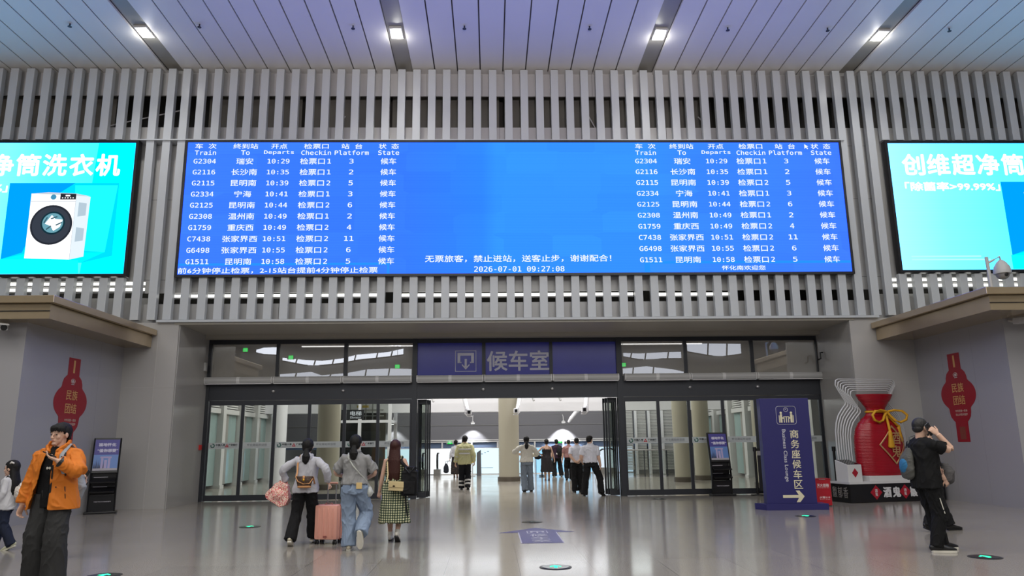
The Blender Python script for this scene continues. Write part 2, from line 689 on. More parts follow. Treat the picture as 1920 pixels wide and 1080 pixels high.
# hall enclosure behind the viewer
bm = nb()
box(bm, -22.2, -22, -22, D1 + 0.6, 0, 12.6)
tag(obj('wall_far_left', bm, M_grey), 'side wall of the hall, far left', 'wall', kind='structure')
bm = nb()
box(bm, 24, 24.2, -22, D1 + 0.6, 0, 12.6)
tag(obj('wall_far_right', bm, M_grey), 'side wall of the hall, far right', 'wall', kind='structure')

# ================================================================== DOOR FRONT
# frame: posts, transom bars, header
df = thing('door_1', 'dark framed glass front with transom panes above the sliding doors', 'door front', (0.8, D2, 0), kind='structure')


def dpart(nm, boxes, m, parent=None, bev=0.0):
    bm = nb()
    for b in boxes:
        box(bm, *b)
    bmesh.ops.translate(bm, verts=bm.verts[:], vec=(-0.8, -D2, 0))
    return obj(nm, bm, m, parent or df, bevel=bev)


MUL = [(-6.23, -6.14), (-4.27, -4.16), (-0.24, -0.14), (1.74, 1.83), (5.72, 5.82), (7.71, 7.81)]
POST = [(-8.2, -8.08), (-2.27, -2.13), (3.71, 3.87), (9.68, 9.81)]
for a, b in POST:
    dpart('post', [(a, b, D2 - 0.05, D2 + 0.2, 0, 4.545)], M_dark)
for a, b in MUL:
    dpart('mullion', [(a, b, D2 - 0.02, D2 + 0.12, 3.2, 4.5)], M_dark)
dpart('top_rail', [(-8.2, 9.81, D2 - 0.03, D2 + 0.2, 4.42, 4.545)], M_dark)
dpart('header', [(-8.2, 9.81, D2 - 0.03, D2 + 0.25, 2.80, 3.40)], M_dark)
dpart('header_joint', [(-2.21, -2.20, D2 - 0.034, D2 - 0.02, 2.8, 3.4), (3.78, 3.79, D2 - 0.034, D2 - 0.02, 2.8, 3.4)], M_black)
XT = [-8.08, -6.185, -4.215, -2.2, -0.19, 1.785, 3.79, 5.77, 7.76, 9.7]
M_bluefilm = mat('blue_sign_film', (62, 66, 172), 0.22, var=(0.9, 0.15))
for i, (a, b) in enumerate(zip(XT, XT[1:])):
    if 3 <= i <= 5:
        dpart('sign_pane', [(a, b, D2 + 0.03, D2 + 0.05, 3.38, 4.44)], M_bluefilm)
    else:
        dpart('transom_pane', [(a, b, D2 + 0.04, D2 + 0.05, 3.38, 4.44)], M_glassT)

# lettering on the blue panes
M_signwhite = mat('sign_white_film', (205, 205, 222), 0.4)
bm = nb()
put_text(bm, '候车室', 1.83, 0.60, facing(0.815, D2 + 0.024, 3.88), bold=0.03)
bmesh.ops.translate(bm, verts=bm.verts[:], vec=(-0.8, -D2, 0))
tag(obj_text('sign_lettering', bm, M_signwhite, df), 'white characters for waiting room on blue pane')


def ring_rect(bm, x0, x1, z0, z1, w, y, d=0.004):
    box(bm, x0, x1, y, y + d, z0, z0 + w)
    box(bm, x0, x1, y, y + d, z1 - w, z1)
    box(bm, x0, x0 + w, y, y + d, z0 + w, z1 - w)
    box(bm, x1 - w, x1, y, y + d, z0 + w, z1 - w)


bm = nb()
ix, iz, yy = -0.72, 3.88, D2 + 0.022
ring_rect(bm, ix - 0.31, ix + 0.31, iz - 0.31, iz + 0.31, 0.018, yy)
box(bm, ix - 0.24, ix + 0.24, yy, yy + 0.004, iz + 0.16, iz + 0.24)
for s in (-1, 1):
    box(bm, ix + s * 0.20 - 0.04, ix + s * 0.20 + 0.04, yy, yy + 0.004, iz - 0.06, iz + 0.16)
    box(bm, ix + s * 0.15 - 0.025, ix + s * 0.15 + 0.025, yy, yy + 0.004, iz - 0.06, iz - 0.02)
box(bm, ix - 0.032, ix + 0.032, yy, yy + 0.004, iz - 0.18, iz + 0.06)
prism(bm, [(ix - 0.11, yy, iz - 0.08), (ix - 0.11, yy, iz - 0.13), (ix, yy, iz - 0.25), (ix + 0.11, yy, iz - 0.13), (ix + 0.11, yy, iz - 0.08), (ix, yy, iz - 0.19)], (0, 0.004, 0))
bmesh.ops.translate(bm, verts=bm.verts[:], vec=(-0.8, -D2, 0))
tag(obj('sign_icon', bm, M_signwhite, df), 'white waiting room pictogram on blue pane')

# air curtains, one over each bay
XA = [-8.2, -6.24, -4.26, -2.26, -2.14, -0.19, 1.8, 3.75, 3.9, 5.84, 7.8, 9.8]
M_air = mat('air_curtain_grey', (178, 178, 178), 0.45)
M_airlight = mat('air_curtain_white', (215, 215, 215), 0.4)
AIRN = ['over the far left doors', 'second from the left over the left doors', 'third from the left, left of the blue sign', 'under the pictogram of the blue sign', 'under the characters of the blue sign',
        'under the empty blue pane', 'first to the right of the blue sign', 'second to the right of the blue sign', 'over the far right doors']
k = 0
for a, b in ((0, 1), (1, 2), (2, 3), (4, 5), (5, 6), (6, 7), (8, 9), (9, 10), (10, 11)):
    x0, x1 = XA[a] + 0.01, XA[b] - 0.01
    xc = (x0 + x1) / 2
    w = (x1 - x0) / 2
    t = thing('air_curtain', 'grey air curtain ' + AIRN[k], 'air curtain', (xc, D2 - 0.12, 3.36), group='air curtains above the doors')
    k += 1
    prof = [(0.08, -0.09), (-0.02, -0.10), (-0.10, -0.08), (-0.13, -0.02), (-0.13, 0.04), (-0.09, 0.09), (0.0, 0.10), (0.08, 0.10)]
    bm = nb()
    prism(bm, [(-w + 0.03, y, z) for y, z in prof], (2 * w - 0.06, 0, 0))
    obj('housing', bm, M_air, t)
    for x in (-w, w - 0.03):
        bm = nb()
        prism(bm, [(x, y * 1.06, z * 1.06) for y, z in prof], (0.03, 0, 0))
        obj('end_cap', bm, M_airlight, t)
    bm = nb()
    prism(bm, [(-0.045, y * 1.03, z * 1.03) for y, z in prof], (0.09, 0, 0))
    obj('centre_strap', bm, M_airlight, t)
    bm = nb()
    box(bm, -w + 0.03, w - 0.03, -0.125, -0.06, -0.115, -0.095)
    obj('outlet', bm, M_airlight, t)
for i, x in enumerate((-6.25, -4.25, -0.21, 1.8, 5.84, 7.84)):
    t = thing('motion_sensor', 'small silver door sensor on the dark header, ' + ('leftmost of six', 'second from the left', 'third from the left, above the open doors', 'fourth from the left, above the open doors', 'fifth from the left', 'rightmost of six')[i], 'sensor', (x, D2 - 0.03, 3.05), group='sensors on the door header')
    bm = nb()
    ell(bm, (0, -0.02, 0), (0.055, 0.05, 0.045))
    obj('housing', bm, mat('satin_steel', (190, 190, 192), 0.25, metal=0.7), t, True)

# sliding leaves
M_band = glass('frosted_band', (0.42, 0.43, 0.43), rough=0.5)
M_bandw = mat('sticker_grey_white', (176, 182, 184), 0.5)
M_logogreen = mat('logo_green', (40, 96, 84), 0.5)
M_logored = mat('logo_red', (170, 24, 44), 0.5)
M_logotext = mat('logo_ink', (58, 62, 66), 0.5)
M_gray = mat('sticker_text_grey', (120, 124, 128), 0.5)


def leaf(xa, xb, y, kind, label, stack=False, group='sliding glass door leaves'):
    t = thing('sliding_door', label, 'door', ((xa + xb) / 2, y, 0), group=group)
    w = (xb - xa) / 2
    st = 0.045
    H = 2.79

    def P(nm, bs, m):
        bm = nb()
        for b in bs:
            box(bm, *b)
        return obj(nm, bm, m, t)
    P('frame', [(-w, -w + st, -0.025, 0.025, 0.015, H), (w - st, w, -0.025, 0.025, 0.015, H), (-w + st, w - st, -0.025, 0.025, 0.015, 0.17), (-w + st, w - st, -0.025, 0.025, 2.66, H)], M_dark)
    P('pane', [(-w + st, w - st, -0.004, 0.004, 0.17, 2.66)], M_glass)
    if stack:
        return t
    zc = 1.53 if xa < 0 else 1.54
    P('sticker_band', [(-w + st + 0.005, w - st - 0.005, -0.010, -0.006, zc - 0.085, zc + 0.085)], M_bandw)
    if kind == 0:
        bm = nb()
        tube(bm, [(-w + 0.17 + 0.048 * math.cos(R(a)), -0.013, zc + 0.048 * math.sin(R(a))) for a in range(-200, 100, 15)], 0.014, n=6)
        tag(obj('round_logo', bm, M_logogreen, t), 'green open ring logo')
        bm = nb()
        put_text(bm, '中国人寿', 0.27, 0.062, facing(-w + 0.39, -0.0115, zc + 0.018), 0.01)
        put_text(bm, 'CHINA LIFE', 0.26, 0.02, facing(-w + 0.39, -0.0115, zc - 0.036))
        put_text(bm, '广发银行', 0.25, 0.062, facing(w - 0.22, -0.0115, zc + 0.018), 0.01)
        put_text(bm, 'CHINA GUANGFA BANK', 0.24, 0.018, facing(w - 0.22, -0.0115, zc - 0.036))
        obj_text('sticker_text', bm, M_logotext, t)
        bm = nb()
        x = 0.5 * (-w + 0.54 + w - 0.36)
        p = [(x - 0.055, -0.0115, zc - 0.045), (x + 0.055, -0.0115, zc - 0.045), (x, -0.0115, zc + 0.055)]
        prism(bm, p, (0, 0.003, 0))
        obj('triangle_logo', bm, M_logored, t)
        bm = nb()
        prism(bm, [(x - 0.018, -0.014, zc - 0.022), (x + 0.018, -0.014, zc - 0.022), (x, -0.014, zc + 0.014)], (0, 0.002, 0))
        obj('logo_centre', bm, M_bandw, t)
    else:
        bm = nb()
        put_text(bm, '怀化南站欢迎您', 0.56, 0.07, facing(0.0, -0.0115, zc + 0.012), 0.006)
        put_text(bm, 'HUAIHUANAN RAILWAY STATION WELCOMES YOU', 0.72, 0.016, facing(0.0, -0.0115, zc - 0.046))
        obj_text('sticker_text', bm, M_gray, t)
    return t


XL = [-8.06, -7.10, -6.19, -5.20, -4.195, -3.24, -2.28]
POSL = ['at the far left beside the jamb', 'second from the left', 'third from the left, behind the floral bag', 'fourth from the left, behind the woman with the suitcase', 'fifth from the left, behind the woman in the grey tee', 'beside the left stack, behind the woman in the plaid dress']
for i in range(6):
    leaf(XL[i], XL[i + 1], D2 + 0.02, i % 2, ('glass door leaf with bank logos, ' if i % 2 == 0 else 'glass door leaf with welcome text, ') + POSL[i])
XR = [3.88, 4.88, 5.78, 6.78, 7.75, 8.72, 9.68]
POSR = ['first to the right of the open doors', 'second to the right of the open doors', 'third to the right, partly behind the right brochure stand', 'fourth to the right, between brochure stand and blue totem', 'fifth to the right, behind the blue totem', 'at the far right beside the jamb']
for i in range(6):
    leaf(XR[i], XR[i + 1], D2 + 0.02, i % 2, ('glass door leaf with bank logos, ' if i % 2 == 0 else 'glass door leaf with welcome text, ') + POSR[i])
for j in range(3):
    n = ('nearest', 'middle', 'farthest')[j]
    leaf(-2.13 + 0.02 * j, -1.86 + 0.04 * j, D2 + 0.28 + 0.22 * j, 0, f'{n} glass leaf folded at the left of the open doorway', True, 'folded leaves')
    leaf(3.44 - 0.04 * j, 3.71 - 0.02 * j, D2 + 0.28 + 0.22 * j, 0, f'{n} glass leaf folded at the right of the open doorway', True, 'folded leaves')
# small box and call point on the left jamb, hook bracket on the right jamb
bm = nb()
box(bm, -8.17, -8.11, D2 - 0.35, D2 - 0.22, 3.62, 3.86)
tag(obj('junction_box', bm, mat('pale_plastic', (186, 186, 184), 0.5), bevel=0.008), 'small pale box high on the left jamb', 'box')
bm = nb()
box(bm, -8.17, -8.12, D2 - 0.28, D2 - 0.16, 1.42, 1.56)
tag(obj('fire_call_point', bm, mat('alarm_red', (190, 40, 36), 0.4), bevel=0.006), 'small red fire alarm box on the left jamb', 'alarm')
bm = nb()
tube(bm, [(9.70, D2 - 0.4, 4.0), (9.64, D2 - 0.4, 4.0), (9.64, D2 - 0.4, 3.82), (9.54, D2 - 0.4, 3.78)], 0.022, n=8)
tag(obj('hook_bracket', bm, M_black), 'small black hook bracket high on the right jamb', 'bracket')
# ================================================================== SCREENS
def led_material(name, stops, boost, strength=1.0, lines=True, blocks=0.06):
    """LED wall: colour runs along x (object space), faint pixel rows and block patches, as such screens show them"""
    m = bpy.data.materials.new(name)
    m.use_nodes = True
    nt = m.node_tree
    N, L = nt.nodes, nt.links
    N.clear()
    tc = N.new('ShaderNodeTexCoord')
    sp = N.new('ShaderNodeSeparateXYZ')
    L.new(tc.outputs['Object'], sp.inputs[0])
    mr = N.new('ShaderNodeMapRange')
    mr.inputs['From Min'].default_value = stops[0][0]
    mr.inputs['From Max'].default_value = stops[-1][0]
    L.new(sp.outputs['X'], mr.inputs['Value'])
    rp = N.new('ShaderNodeValToRGB')
    el = rp.color_ramp.elements
    a, b = stops[0][0], stops[-1][0]
    while len(el) < len(stops):
        el.new(0.5)
    for e, (x, c) in zip(el, stops):
        e.position = (x - a) / (b - a)
        e.color = (*[q * w for q, w in zip(lin(c), boost)], 1)
    L.new(mr.outputs['Result'], rp.inputs['Fac'])
    # coarse rectangular patches
    mp = N.new('ShaderNodeMapping')
    mp.inputs['Scale'].default_value = (0.75, 1, 1.7)
    L.new(tc.outputs['Object'], mp.inputs['Vector'])
    vo = N.new('ShaderNodeTexVoronoi')
    vo.distance = 'CHEBYCHEV'
    vo.inputs['Scale'].default_value = 1.0
    vo.inputs['Randomness'].default_value = 0.35
    L.new(mp.outputs['Vector'], vo.inputs['Vector'])
    sc = N.new('ShaderNodeSeparateColor')
    L.new(vo.outputs['Color'], sc.inputs[0])
    f = N.new('ShaderNodeMapRange')
    f.inputs['To Min'].default_value = 1 - blocks
    f.inputs['To Max'].default_value = 1 + blocks
    L.new(sc.outputs[0], f.inputs['Value'])
    # pixel rows
    wv = N.new('ShaderNodeMath')
    wv.operation = 'SINE'
    mu = N.new('ShaderNodeMath')
    mu.operation = 'MULTIPLY'
    mu.inputs[1].default_value = 2 * math.pi / 0.045
    L.new(sp.outputs['Z'], mu.inputs[0])
    L.new(mu.outputs[0], wv.inputs[0])
    f2 = N.new('ShaderNodeMapRange')
    f2.inputs['From Min'].default_value = -1
    f2.inputs['From Max'].default_value = 1
    f2.inputs['To Min'].default_value = 0.95
    f2.inputs['To Max'].default_value = 1.05
    L.new(wv.outputs[0], f2.inputs['Value'])
    mm = N.new('ShaderNodeMath')
    mm.operation = 'MULTIPLY'
    L.new(f.outputs['Result'], mm.inputs[0])
    L.new(f2.outputs['Result'], mm.inputs[1])
    m2 = N.new('ShaderNodeMath')
    m2.operation = 'MULTIPLY'
    m2.inputs[1].default_value = strength
    L.new(mm.outputs[0], m2.inputs[0])
    e = N.new('ShaderNodeEmission')
    L.new(rp.outputs['Color'], e.inputs['Color'])
    L.new(m2.outputs[0], e.inputs['Strength'])
    o = N.new('ShaderNodeOutputMaterial')
    L.new(e.outputs[0], o.inputs['Surface'])
    return m


BB = (0.95, 1.0, 2.2)
M_board = led_material('led_blue', [(-9.2, (66, 130, 255)), (-3.2, (60, 128, 255)), (-1.0, (52, 138, 255)), (-0.6, (56, 152, 255)), (3.4, (58, 150, 255)), (5.0, (62, 140, 255)), (9.2, (68, 128, 255))], BB)
M_bar = emit('led_light_blue', (42, 150, 255), 1.0, BB)
M_ledw = emit('led_white', (238, 246, 255), 1.15)
M_bezel = mat('screen_bezel', (22, 22, 26), 0.35)

XC, ZC = 0.797, 7.875
t = thing('departure_board', 'wide blue timetable screen of train departures above the doors', 'screen', (XC, D1, ZC))


def scr(x0, x1, y0, y1, z0, z1, cx, cz_):
    bm = nb()
    box(bm, x0 - cx, x1 - cx, y0 - D1, y1 - D1, z0 - cz_, z1 - cz_)
    return bm


def frame4(nm, x0, x1, z0, z1, w, cx, cz_, parent):
    bm = nb()
    for b in ((x0, x1, z0, z0 + w), (x0, x1, z1 - w, z1), (x0, x0 + w, z0 + w, z1 - w), (x1 - w, x1, z0 + w, z1 - w)):
        box(bm, b[0] - cx, b[1] - cx, -0.085, 0.12, b[2] - cz_, b[3] - cz_)
    r = obj(nm, bm, M_bezel, parent)
    bm = nb()
    box(bm, x0 + w - cx, x1 - w - cx, -0.05, 0.12, z0 + w - cz_, z1 - w - cz_)
    obj('housing', bm, M_bezel, parent)
    return r


frame4('bezel', -8.385, 9.978, 5.93, 9.82, 0.065, XC, ZC, t)
obj('screen', scr(-8.315, 9.908, D1 - 0.07, D1 - 0.055, 6.0, 9.75, XC, ZC), M_board, t)
YS = D1 - 0.078
for x0, x1, z0, z1 in ((-8.31, -2.70, 6.24, 6.30), (-2.76, -2.70, 6.0, 6.24), (4.35, 9.90, 6.24, 6.31), (4.2, 4.35, 6.0, 6.31)):
    obj('screen_bar', scr(x0, x1, YS + 0.003, YS + 0.007, z0, z1, XC, ZC), M_bar, t)


def line(nm, items, z, h):
    """items: (text, x centre, width)"""
    bm = nb()
    for s, x, w in items:
        put_text(bm, s, w, h, facing(x - XC, YS - D1, z - ZC), 0.007)
    return obj_text(nm, bm, M_ledw, t)


COLX = [-7.82, -6.73, -5.81, -4.79, -3.81, -2.79]
COLR = [4.39, 5.41, 6.385, 7.375, 8.36, 9.38]
TRAINS = [('G2304', '瑞安', '10:29', '检票口1', '3'), ('G2116', '长沙南', '10:35', '检票口1', '2'), ('G2115', '昆明南', '10:39', '检票口2', '5'), ('G2334', '宁海', '10:41', '检票口1', '3'),
          ('G2125', '昆明南', '10:44', '检票口2', '6'), ('G2308', '温州南', '10:49', '检票口1', '2'), ('G1759', '重庆西', '10:49', '检票口2', '4'), ('C7438', '张家界西', '10:51', '检票口2', '11'),
          ('G6498', '张家界西', '10:55', '检票口2', '6'), ('G1511', '昆明南', '10:58', '检票口2', '5')]


def tw(s):
    return sum(0.232 if ord(c) > 255 else (0.055 if c in ':1' else 0.122) for c in s)


def cell(nm, txt, x, z, w, h):
    bm = nb()
    put_text(bm, txt, w, h, facing(x - XC, YS - D1, z - ZC), 0.007)
    obj_text(nm, bm, M_ledw, t)


Z_ = '\u200b'                    # marks the words set in the fixed-width face
for cols in (COLX, COLR):
    for s_, x, w in zip(('车  次', '终到站', '开点', '检票口', '站  台', '状  态'), cols, (0.58, 0.68, 0.44, 0.68, 0.58, 0.56)):
        cell('heading', s_, x, 9.635, w, 0.155)
    for s_, x, w in zip(('Train', 'To', 'Departs', 'Checkin', 'Platform', 'State'), cols, (0.58, 0.24, 0.82, 0.82, 0.94, 0.58)):
        cell('english_heading', Z_ + s_, x, 9.445, w, 0.135)
    for i, r in enumerate(TRAINS):
        z = 9.195 - 0.3165 * i
        cell('train_number', Z_ + r[0], cols[0], z, 0.61, 0.14)
        cell('destination', r[1], cols[1], z, tw(r[1]), 0.185)
        cell('departure_time', Z_ + r[2], cols[2], z, 0.60, 0.14)
        bm = nb()
        put_text(bm, r[3][:3], 0.68, 0.185, facing(cols[3] - 0.09 - XC, YS - D1, z - ZC), 0.007)
        put_text(bm, Z_ + r[3][3], 0.10, 0.14, facing(cols[3] + 0.37 - XC, YS - D1, z - ZC), 0.007)
        obj_text('gate_text', bm, M_ledw, t)
        cell('platform_number', Z_ + r[4], cols[4], z, 0.25 if len(r[4]) > 1 else 0.12, 0.14)
        cell('state_text', '候车', cols[5], z, 0.43, 0.185)
line('notice_text', [('前6分钟停止检票，2-15站台提前4分钟停止检票', -5.66, 5.3)], 6.10, 0.17)
line('notice_text', [('无票旅客，禁止进站，送客止步，谢谢配合！', 0.78, 5.05)], 6.40, 0.20)
line('notice_text', [('怀化南欢迎您', 6.92, 1.2)], 6.115, 0.13)
line('clock_text', [('\u200b2026-07-01 09:27:08', 0.80, 2.44)], 6.11, 0.15)
bm = nb()
prism(bm, xz([(8.92 - XC, 9.70 - ZC), (8.92 - XC, 9.56 - ZC), (8.96 - XC, 9.60 - ZC), (9.00 - XC, 9.55 - ZC), (9.02 - XC, 9.57 - ZC), (8.98 - XC, 9.62 - ZC), (9.03 - XC, 9.63 - ZC)], YS - D1), (0, 0.003, 0))
obj('mouse_pointer', bm, M_ledw, t)

# ---- advertising screens
BC = (1.0, 1.8, 3.4)


def ad(name, label, x0, x1, tx0, left):
    """x0..x1 outer width; tx0 = centre of the first headline character"""
    cx, cz_ = (x0 + x1) / 2, 7.885
    t = thing(name, label, 'screen', (cx, D1, cz_))
    frame4('bezel', x0, x1, 5.955, 9.81, 0.075, cx, cz_, t)
    cols = [(x0 - cx, (120, 255, 255)), (x0 - cx + 3.2, (140, 255, 255)), (x1 - cx - 2.4, (96, 252, 255)), (x1 - cx, (50, 240, 255))] if left else \
           [(x0 - cx, (180, 255, 255)), (x0 - cx + 1.5, (140, 255, 255)), (x0 - cx + 3.2, (110, 255, 255)), (x1 - cx, (60, 240, 255))]
    m = led_material('led_cyan', cols, BC, blocks=0.0)
    obj('screen', scr(x0 + 0.08, x1 - 0.08, D1 - 0.07, D1 - 0.055, 6.035, 9.73, cx, cz_), m, t)

    def flat(nm, poly, m, lay):
        bm = nb()
        prism(bm, xz([(px - cx, pz - cz_) for px, pz in poly], -0.07 - 0.004 * lay), (0, 0.003, 0))
        return obj(nm, bm, m, t)
    W = emit('ad_white', (255, 255, 255), 1.5)
    nx = tx0 + 0.716 * 4 - 0.40 if not left else tx0 + 0.716 * 4 - 0.45     # the niche starts below the fifth character
    # picture: a niche with the washing machine in it
    xr = nx + 2.92
    if left:
        flat('ad_panel', [(xr - 0.73, 8.60), (xr - 0.66, 9.73), (x1 - 0.09, 9.73), (x1 - 0.09, 6.04), (xr - 0.80, 6.04), (xr - 0.78, 6.33)], emit('ad_cyan', (0, 224, 255), 1.0, BC), 1)
    flat('ad_niche', [(nx, 8.57), (xr, 8.57), (xr, 6.52), (xr - 0.80, 6.33), (xr - 0.80, 6.44), (nx + 0.02, 6.44)], emit('ad_niche_blue', (0, 176, 255), 1.0, BC), 2)
    flat('ad_niche_side', [(nx, 8.57), (nx + 1.75, 8.57), (nx + 1.1, 8.1), (nx + 0.55, 6.62), (nx + 0.02, 6.44)], emit('ad_niche_deep', (0, 128, 248), 1.0, BC), 3)
    flat('ad_niche_wall', [(nx + 1.75, 8.50), (xr - 0.03, 8.50), (xr - 0.20, 6.62), (nx + 1.9, 6.68)], emit('ad_niche_cyan', (30, 226, 255), 1.0, BC), 3)
    flat('ad_niche_floor', [(nx + 0.02, 6.44), (nx + 0.8, 6.62), (xr - 0.20, 6.62), (xr - 0.80, 6.33), (nx + 0.02, 6.33)], emit('ad_niche_floor', (0, 196, 245), 1.0, BC), 4)
    flat('ad_step', [(nx - 0.02, 6.44), (nx + 2.05, 6.40), (nx + 2.09, 6.04), (nx - 0.02, 6.04)], emit('ad_step_cyan', (16, 244, 255), 1.0, BC), 5)
    mx, mz = nx + 0.62, 6.46
    wsh = flat('washer_picture', [(mx, mz + 1.80), (mx + 1.20, mz + 1.80), (mx + 1.20, mz - 0.04), (mx + 0.02, mz)], W, 6)
    flat('washer_side', [(mx + 1.20, mz + 1.80), (mx + 1.58, mz + 1.70), (mx + 1.56, mz + 0.04), (mx + 1.20, mz - 0.04)], emit('ad_washer_side', (226, 238, 246), 1.1), 6)
    flat('washer_top', [(mx, mz + 1.80), (mx + 0.45, mz + 1.84), (mx + 1.58, mz + 1.72), (mx + 1.20, mz + 1.80)], emit('ad_washer_top', (208, 216, 224), 1.0), 7)

    def disc(nm, x, z, r, m, lay, n=40):
        return flat(nm, [(x + r * math.cos(2 * math.pi * i / n), z + r * math.sin(2 * math.pi * i / n)) for i in range(n)], m, lay)
    dk = emit('ad_dark', (42, 46, 56), 1.0)
    disc('washer_door', mx + 0.62, mz + 0.92, 0.555, dk, 7)
    disc('washer_glass', mx + 0.66, mz + 0.97, 0.32, emit('ad_glass_dark', (22, 52, 64), 1.0), 8)
    disc('washer_rim', mx + 0.66, mz + 0.97, 0.275, emit('ad_glass', (110, 168, 184), 1.0), 9)
    flat('washer_laundry', [(mx + 0.46, mz + 0.95), (mx + 0.62, mz + 1.19), (mx + 0.72, mz + 1.08), (mx + 0.92, mz + 1.06), (mx + 0.86, mz + 0.86), (mx + 0.70, mz + 0.75), (mx + 0.62, mz + 0.88)], W, 10)
    disc('washer_ring', mx + 0.62, mz + 0.92, 0.50, emit('ad_dark_ring', (58, 64, 76), 1.0), 7.4)
    for q, (ax, az, bx_, bz) in enumerate(((0.42, 0.98, 0.50, 1.14), (0.50, 0.80, 0.62, 0.90), (0.74, 0.92, 0.90, 1.0), (0.60, 1.10, 0.76, 1.16))):
        flat('washer_fold', [(mx + ax, mz + az), (mx + bx_, mz + bz), (mx + bx_ + 0.02, mz + bz - 0.03), (mx + ax + 0.02, mz + az - 0.03)], emit('ad_fold', (60, 96, 110), 1.0), 11)
    for q in range(5):
        flat('washer_key', [(mx + 0.83 + 0.07 * q, mz + 1.685), (mx + 0.86 + 0.07 * q, mz + 1.685), (mx + 0.86 + 0.07 * q, mz + 1.665), (mx + 0.83 + 0.07 * q, mz + 1.665)], W, 9)
    flat('washer_key', [(mx + 0.92, mz + 1.76), (mx + 1.04, mz + 1.76), (mx + 1.04, mz + 1.72), (mx + 0.92, mz + 1.72)], W, 9)
    flat('washer_edge', [(mx + 1.195, mz + 1.80), (mx + 1.205, mz + 1.80), (mx + 1.205, mz - 0.04), (mx + 1.195, mz - 0.04)], emit('ad_line', (200, 206, 214), 1.0), 8)
    flat('washer_display', [(mx + 0.78, mz + 1.80), (mx + 1.20, mz + 1.79), (mx + 1.20, mz + 1.63), (mx + 0.78, mz + 1.63)], dk, 8)
    disc('washer_badge', mx + 0.60, mz + 1.70, 0.075, emit('ad_badge', (70, 150, 190), 1.0), 8)
    flat('washer_line', [(mx, mz + 1.585), (mx + 1.20, mz + 1.585), (mx + 1.20, mz + 1.57), (mx, mz + 1.57)], emit('ad_line', (200, 206, 214), 1.0), 8)
    for zz in (0.45, 1.15):
        flat('washer_vent', [(mx + 1.29, mz + zz), (mx + 1.29, mz + zz + 0.40), (mx + 1.50, mz + zz + 0.37), (mx + 1.50, mz + zz + 0.03)], emit('ad_vent', (186, 206, 220), 1.0), 7)
    bm = nb()
    for i, ch in enumerate('创维超净筒洗衣机'):
        x = tx0 + 0.716 * i
        if x0 + 0.2 < x < x1 - 0.2:
            put_text(bm, ch, 0.66, 0.64, facing(x - cx, -0.122, 9.07 - cz_), 0.055)
    obj_text('ad_headline', bm, W, t)
    bm = nb()
    put_text(bm, '「除菌率>99.99%」', 2.72, 0.27, facing(tx0 + 1.04 - cx, -0.122, 8.42 - cz_), 0.03)
    obj_text('ad_subline', bm, W, t)
    bm = nb()
    for z, w in ((6.40, 1.95), (6.31, 2.2)):
        box(bm, tx0 - 0.38 - cx, tx0 - 0.38 + w - cx, -0.122, -0.119, z - 0.018 - cz_, z + 0.018 - cz_)
    obj('ad_small_print', bm, emit('ad_pale', (190, 255, 255), 1.0, BC), t)
    return t


ad('advertising_screen', 'cyan advertising screen with the whole white washing machine, left of the timetable', -16.4, -9.655, -15.41, True)
ad('advertising_screen', 'cyan advertising screen with the large headline, right of the timetable', 11.24, 18.0, 11.96, False)

# ---- strip lamps in the slot under the screens
M_strip = emit('strip_lamp', (255, 255, 248), 2.2)
STR = [(-16, -9.35, 5.86, 'left of the door recess, upper'), (-16, -9.35, 5.70, 'left of the door recess, lower'), (-8.75, -3.0, 5.515, 'under the left third of the timetable'),
       (-2.55, 3.95, 5.505, 'under the middle of the timetable'), (4.45, 6.75, 5.49, 'under the right part of the timetable'), (11.15, 17, 5.86, 'right of the door recess, upper'), (11.0, 17, 5.70, 'right of the door recess, lower')]
for x0, x1, z, lb in STR:
    bm = nb()
    L_ = x1 - x0
    box(bm, -L_ / 2, L_ / 2, -0.03, 0.03, -0.035, 0.035)
    t = thing('strip_lamp', 'white strip lamp in the slot behind the slats, ' + lb, 'lamp', ((x0 + x1) / 2, YB + 0.12, z), group='strip lamps behind the slats')
    obj('tube', bm, M_strip, t)
    bm = nb()
    box(bm, -L_ / 2, L_ / 2, -0.05, 0.10, -0.09, -0.05)
    obj('batten', bm, M_white, t)

# ---- ceiling lamps in the troughs: a lit housing and the light it throws
M_lamp = emit('ceiling_lamp_face', (255, 252, 240), 9.0)
for i, x in enumerate(TROUGH[1:5]):
    y = 17.75
    t = thing('ceiling_lamp', 'bright lamp recessed in the ceiling trough, ' + ('leftmost of four', 'second from the left', 'second from the right', 'rightmost of four')[i], 'lamp', (x, y, cz(y) + 0.03), group='ceiling trough lamps')
    bm = nb()
    box(bm, -0.13, 0.13, -0.22, 0.22, -0.01, 0.02)
    obj('lens', bm, M_lamp, t)
    bm = nb()
    for b in ((-0.16, -0.13, -0.26, 0.26), (0.13, 0.16, -0.26, 0.26), (-0.13, 0.13, -0.26, -0.22), (-0.13, 0.13, 0.22, 0.26)):
        box(bm, *b, -0.02, 0.04)
    obj('housing', bm, M_white, t)
    pl = bpy.data.lights.new('trough_lamp_glow', 'POINT')
    pl.energy = 14
    pl.color = (1.0, 0.98, 0.92)
    pl.shadow_soft_size = 0.08
    po = bpy.data.objects.new('trough_lamp_glow', pl)
    COL.objects.link(po)
    po.location = (x, y + 0.1, cz(y) - 0.12)
    spot('trough_lamp_beam', (x, y, cz(y) - 0.05), 260, (1.0, 0.97, 0.9), (x, y + 0.5, 0), angle=120, blend=0.9, radius=0.15)
SPK = [(-10.62, 17.34), (-7.37, 17.34), (-3.48, 17.37), (-0.62, 17.35), (2.62, 17.34), (6.24, 17.36), (8.88, 17.36), (12.12, 17.35)]
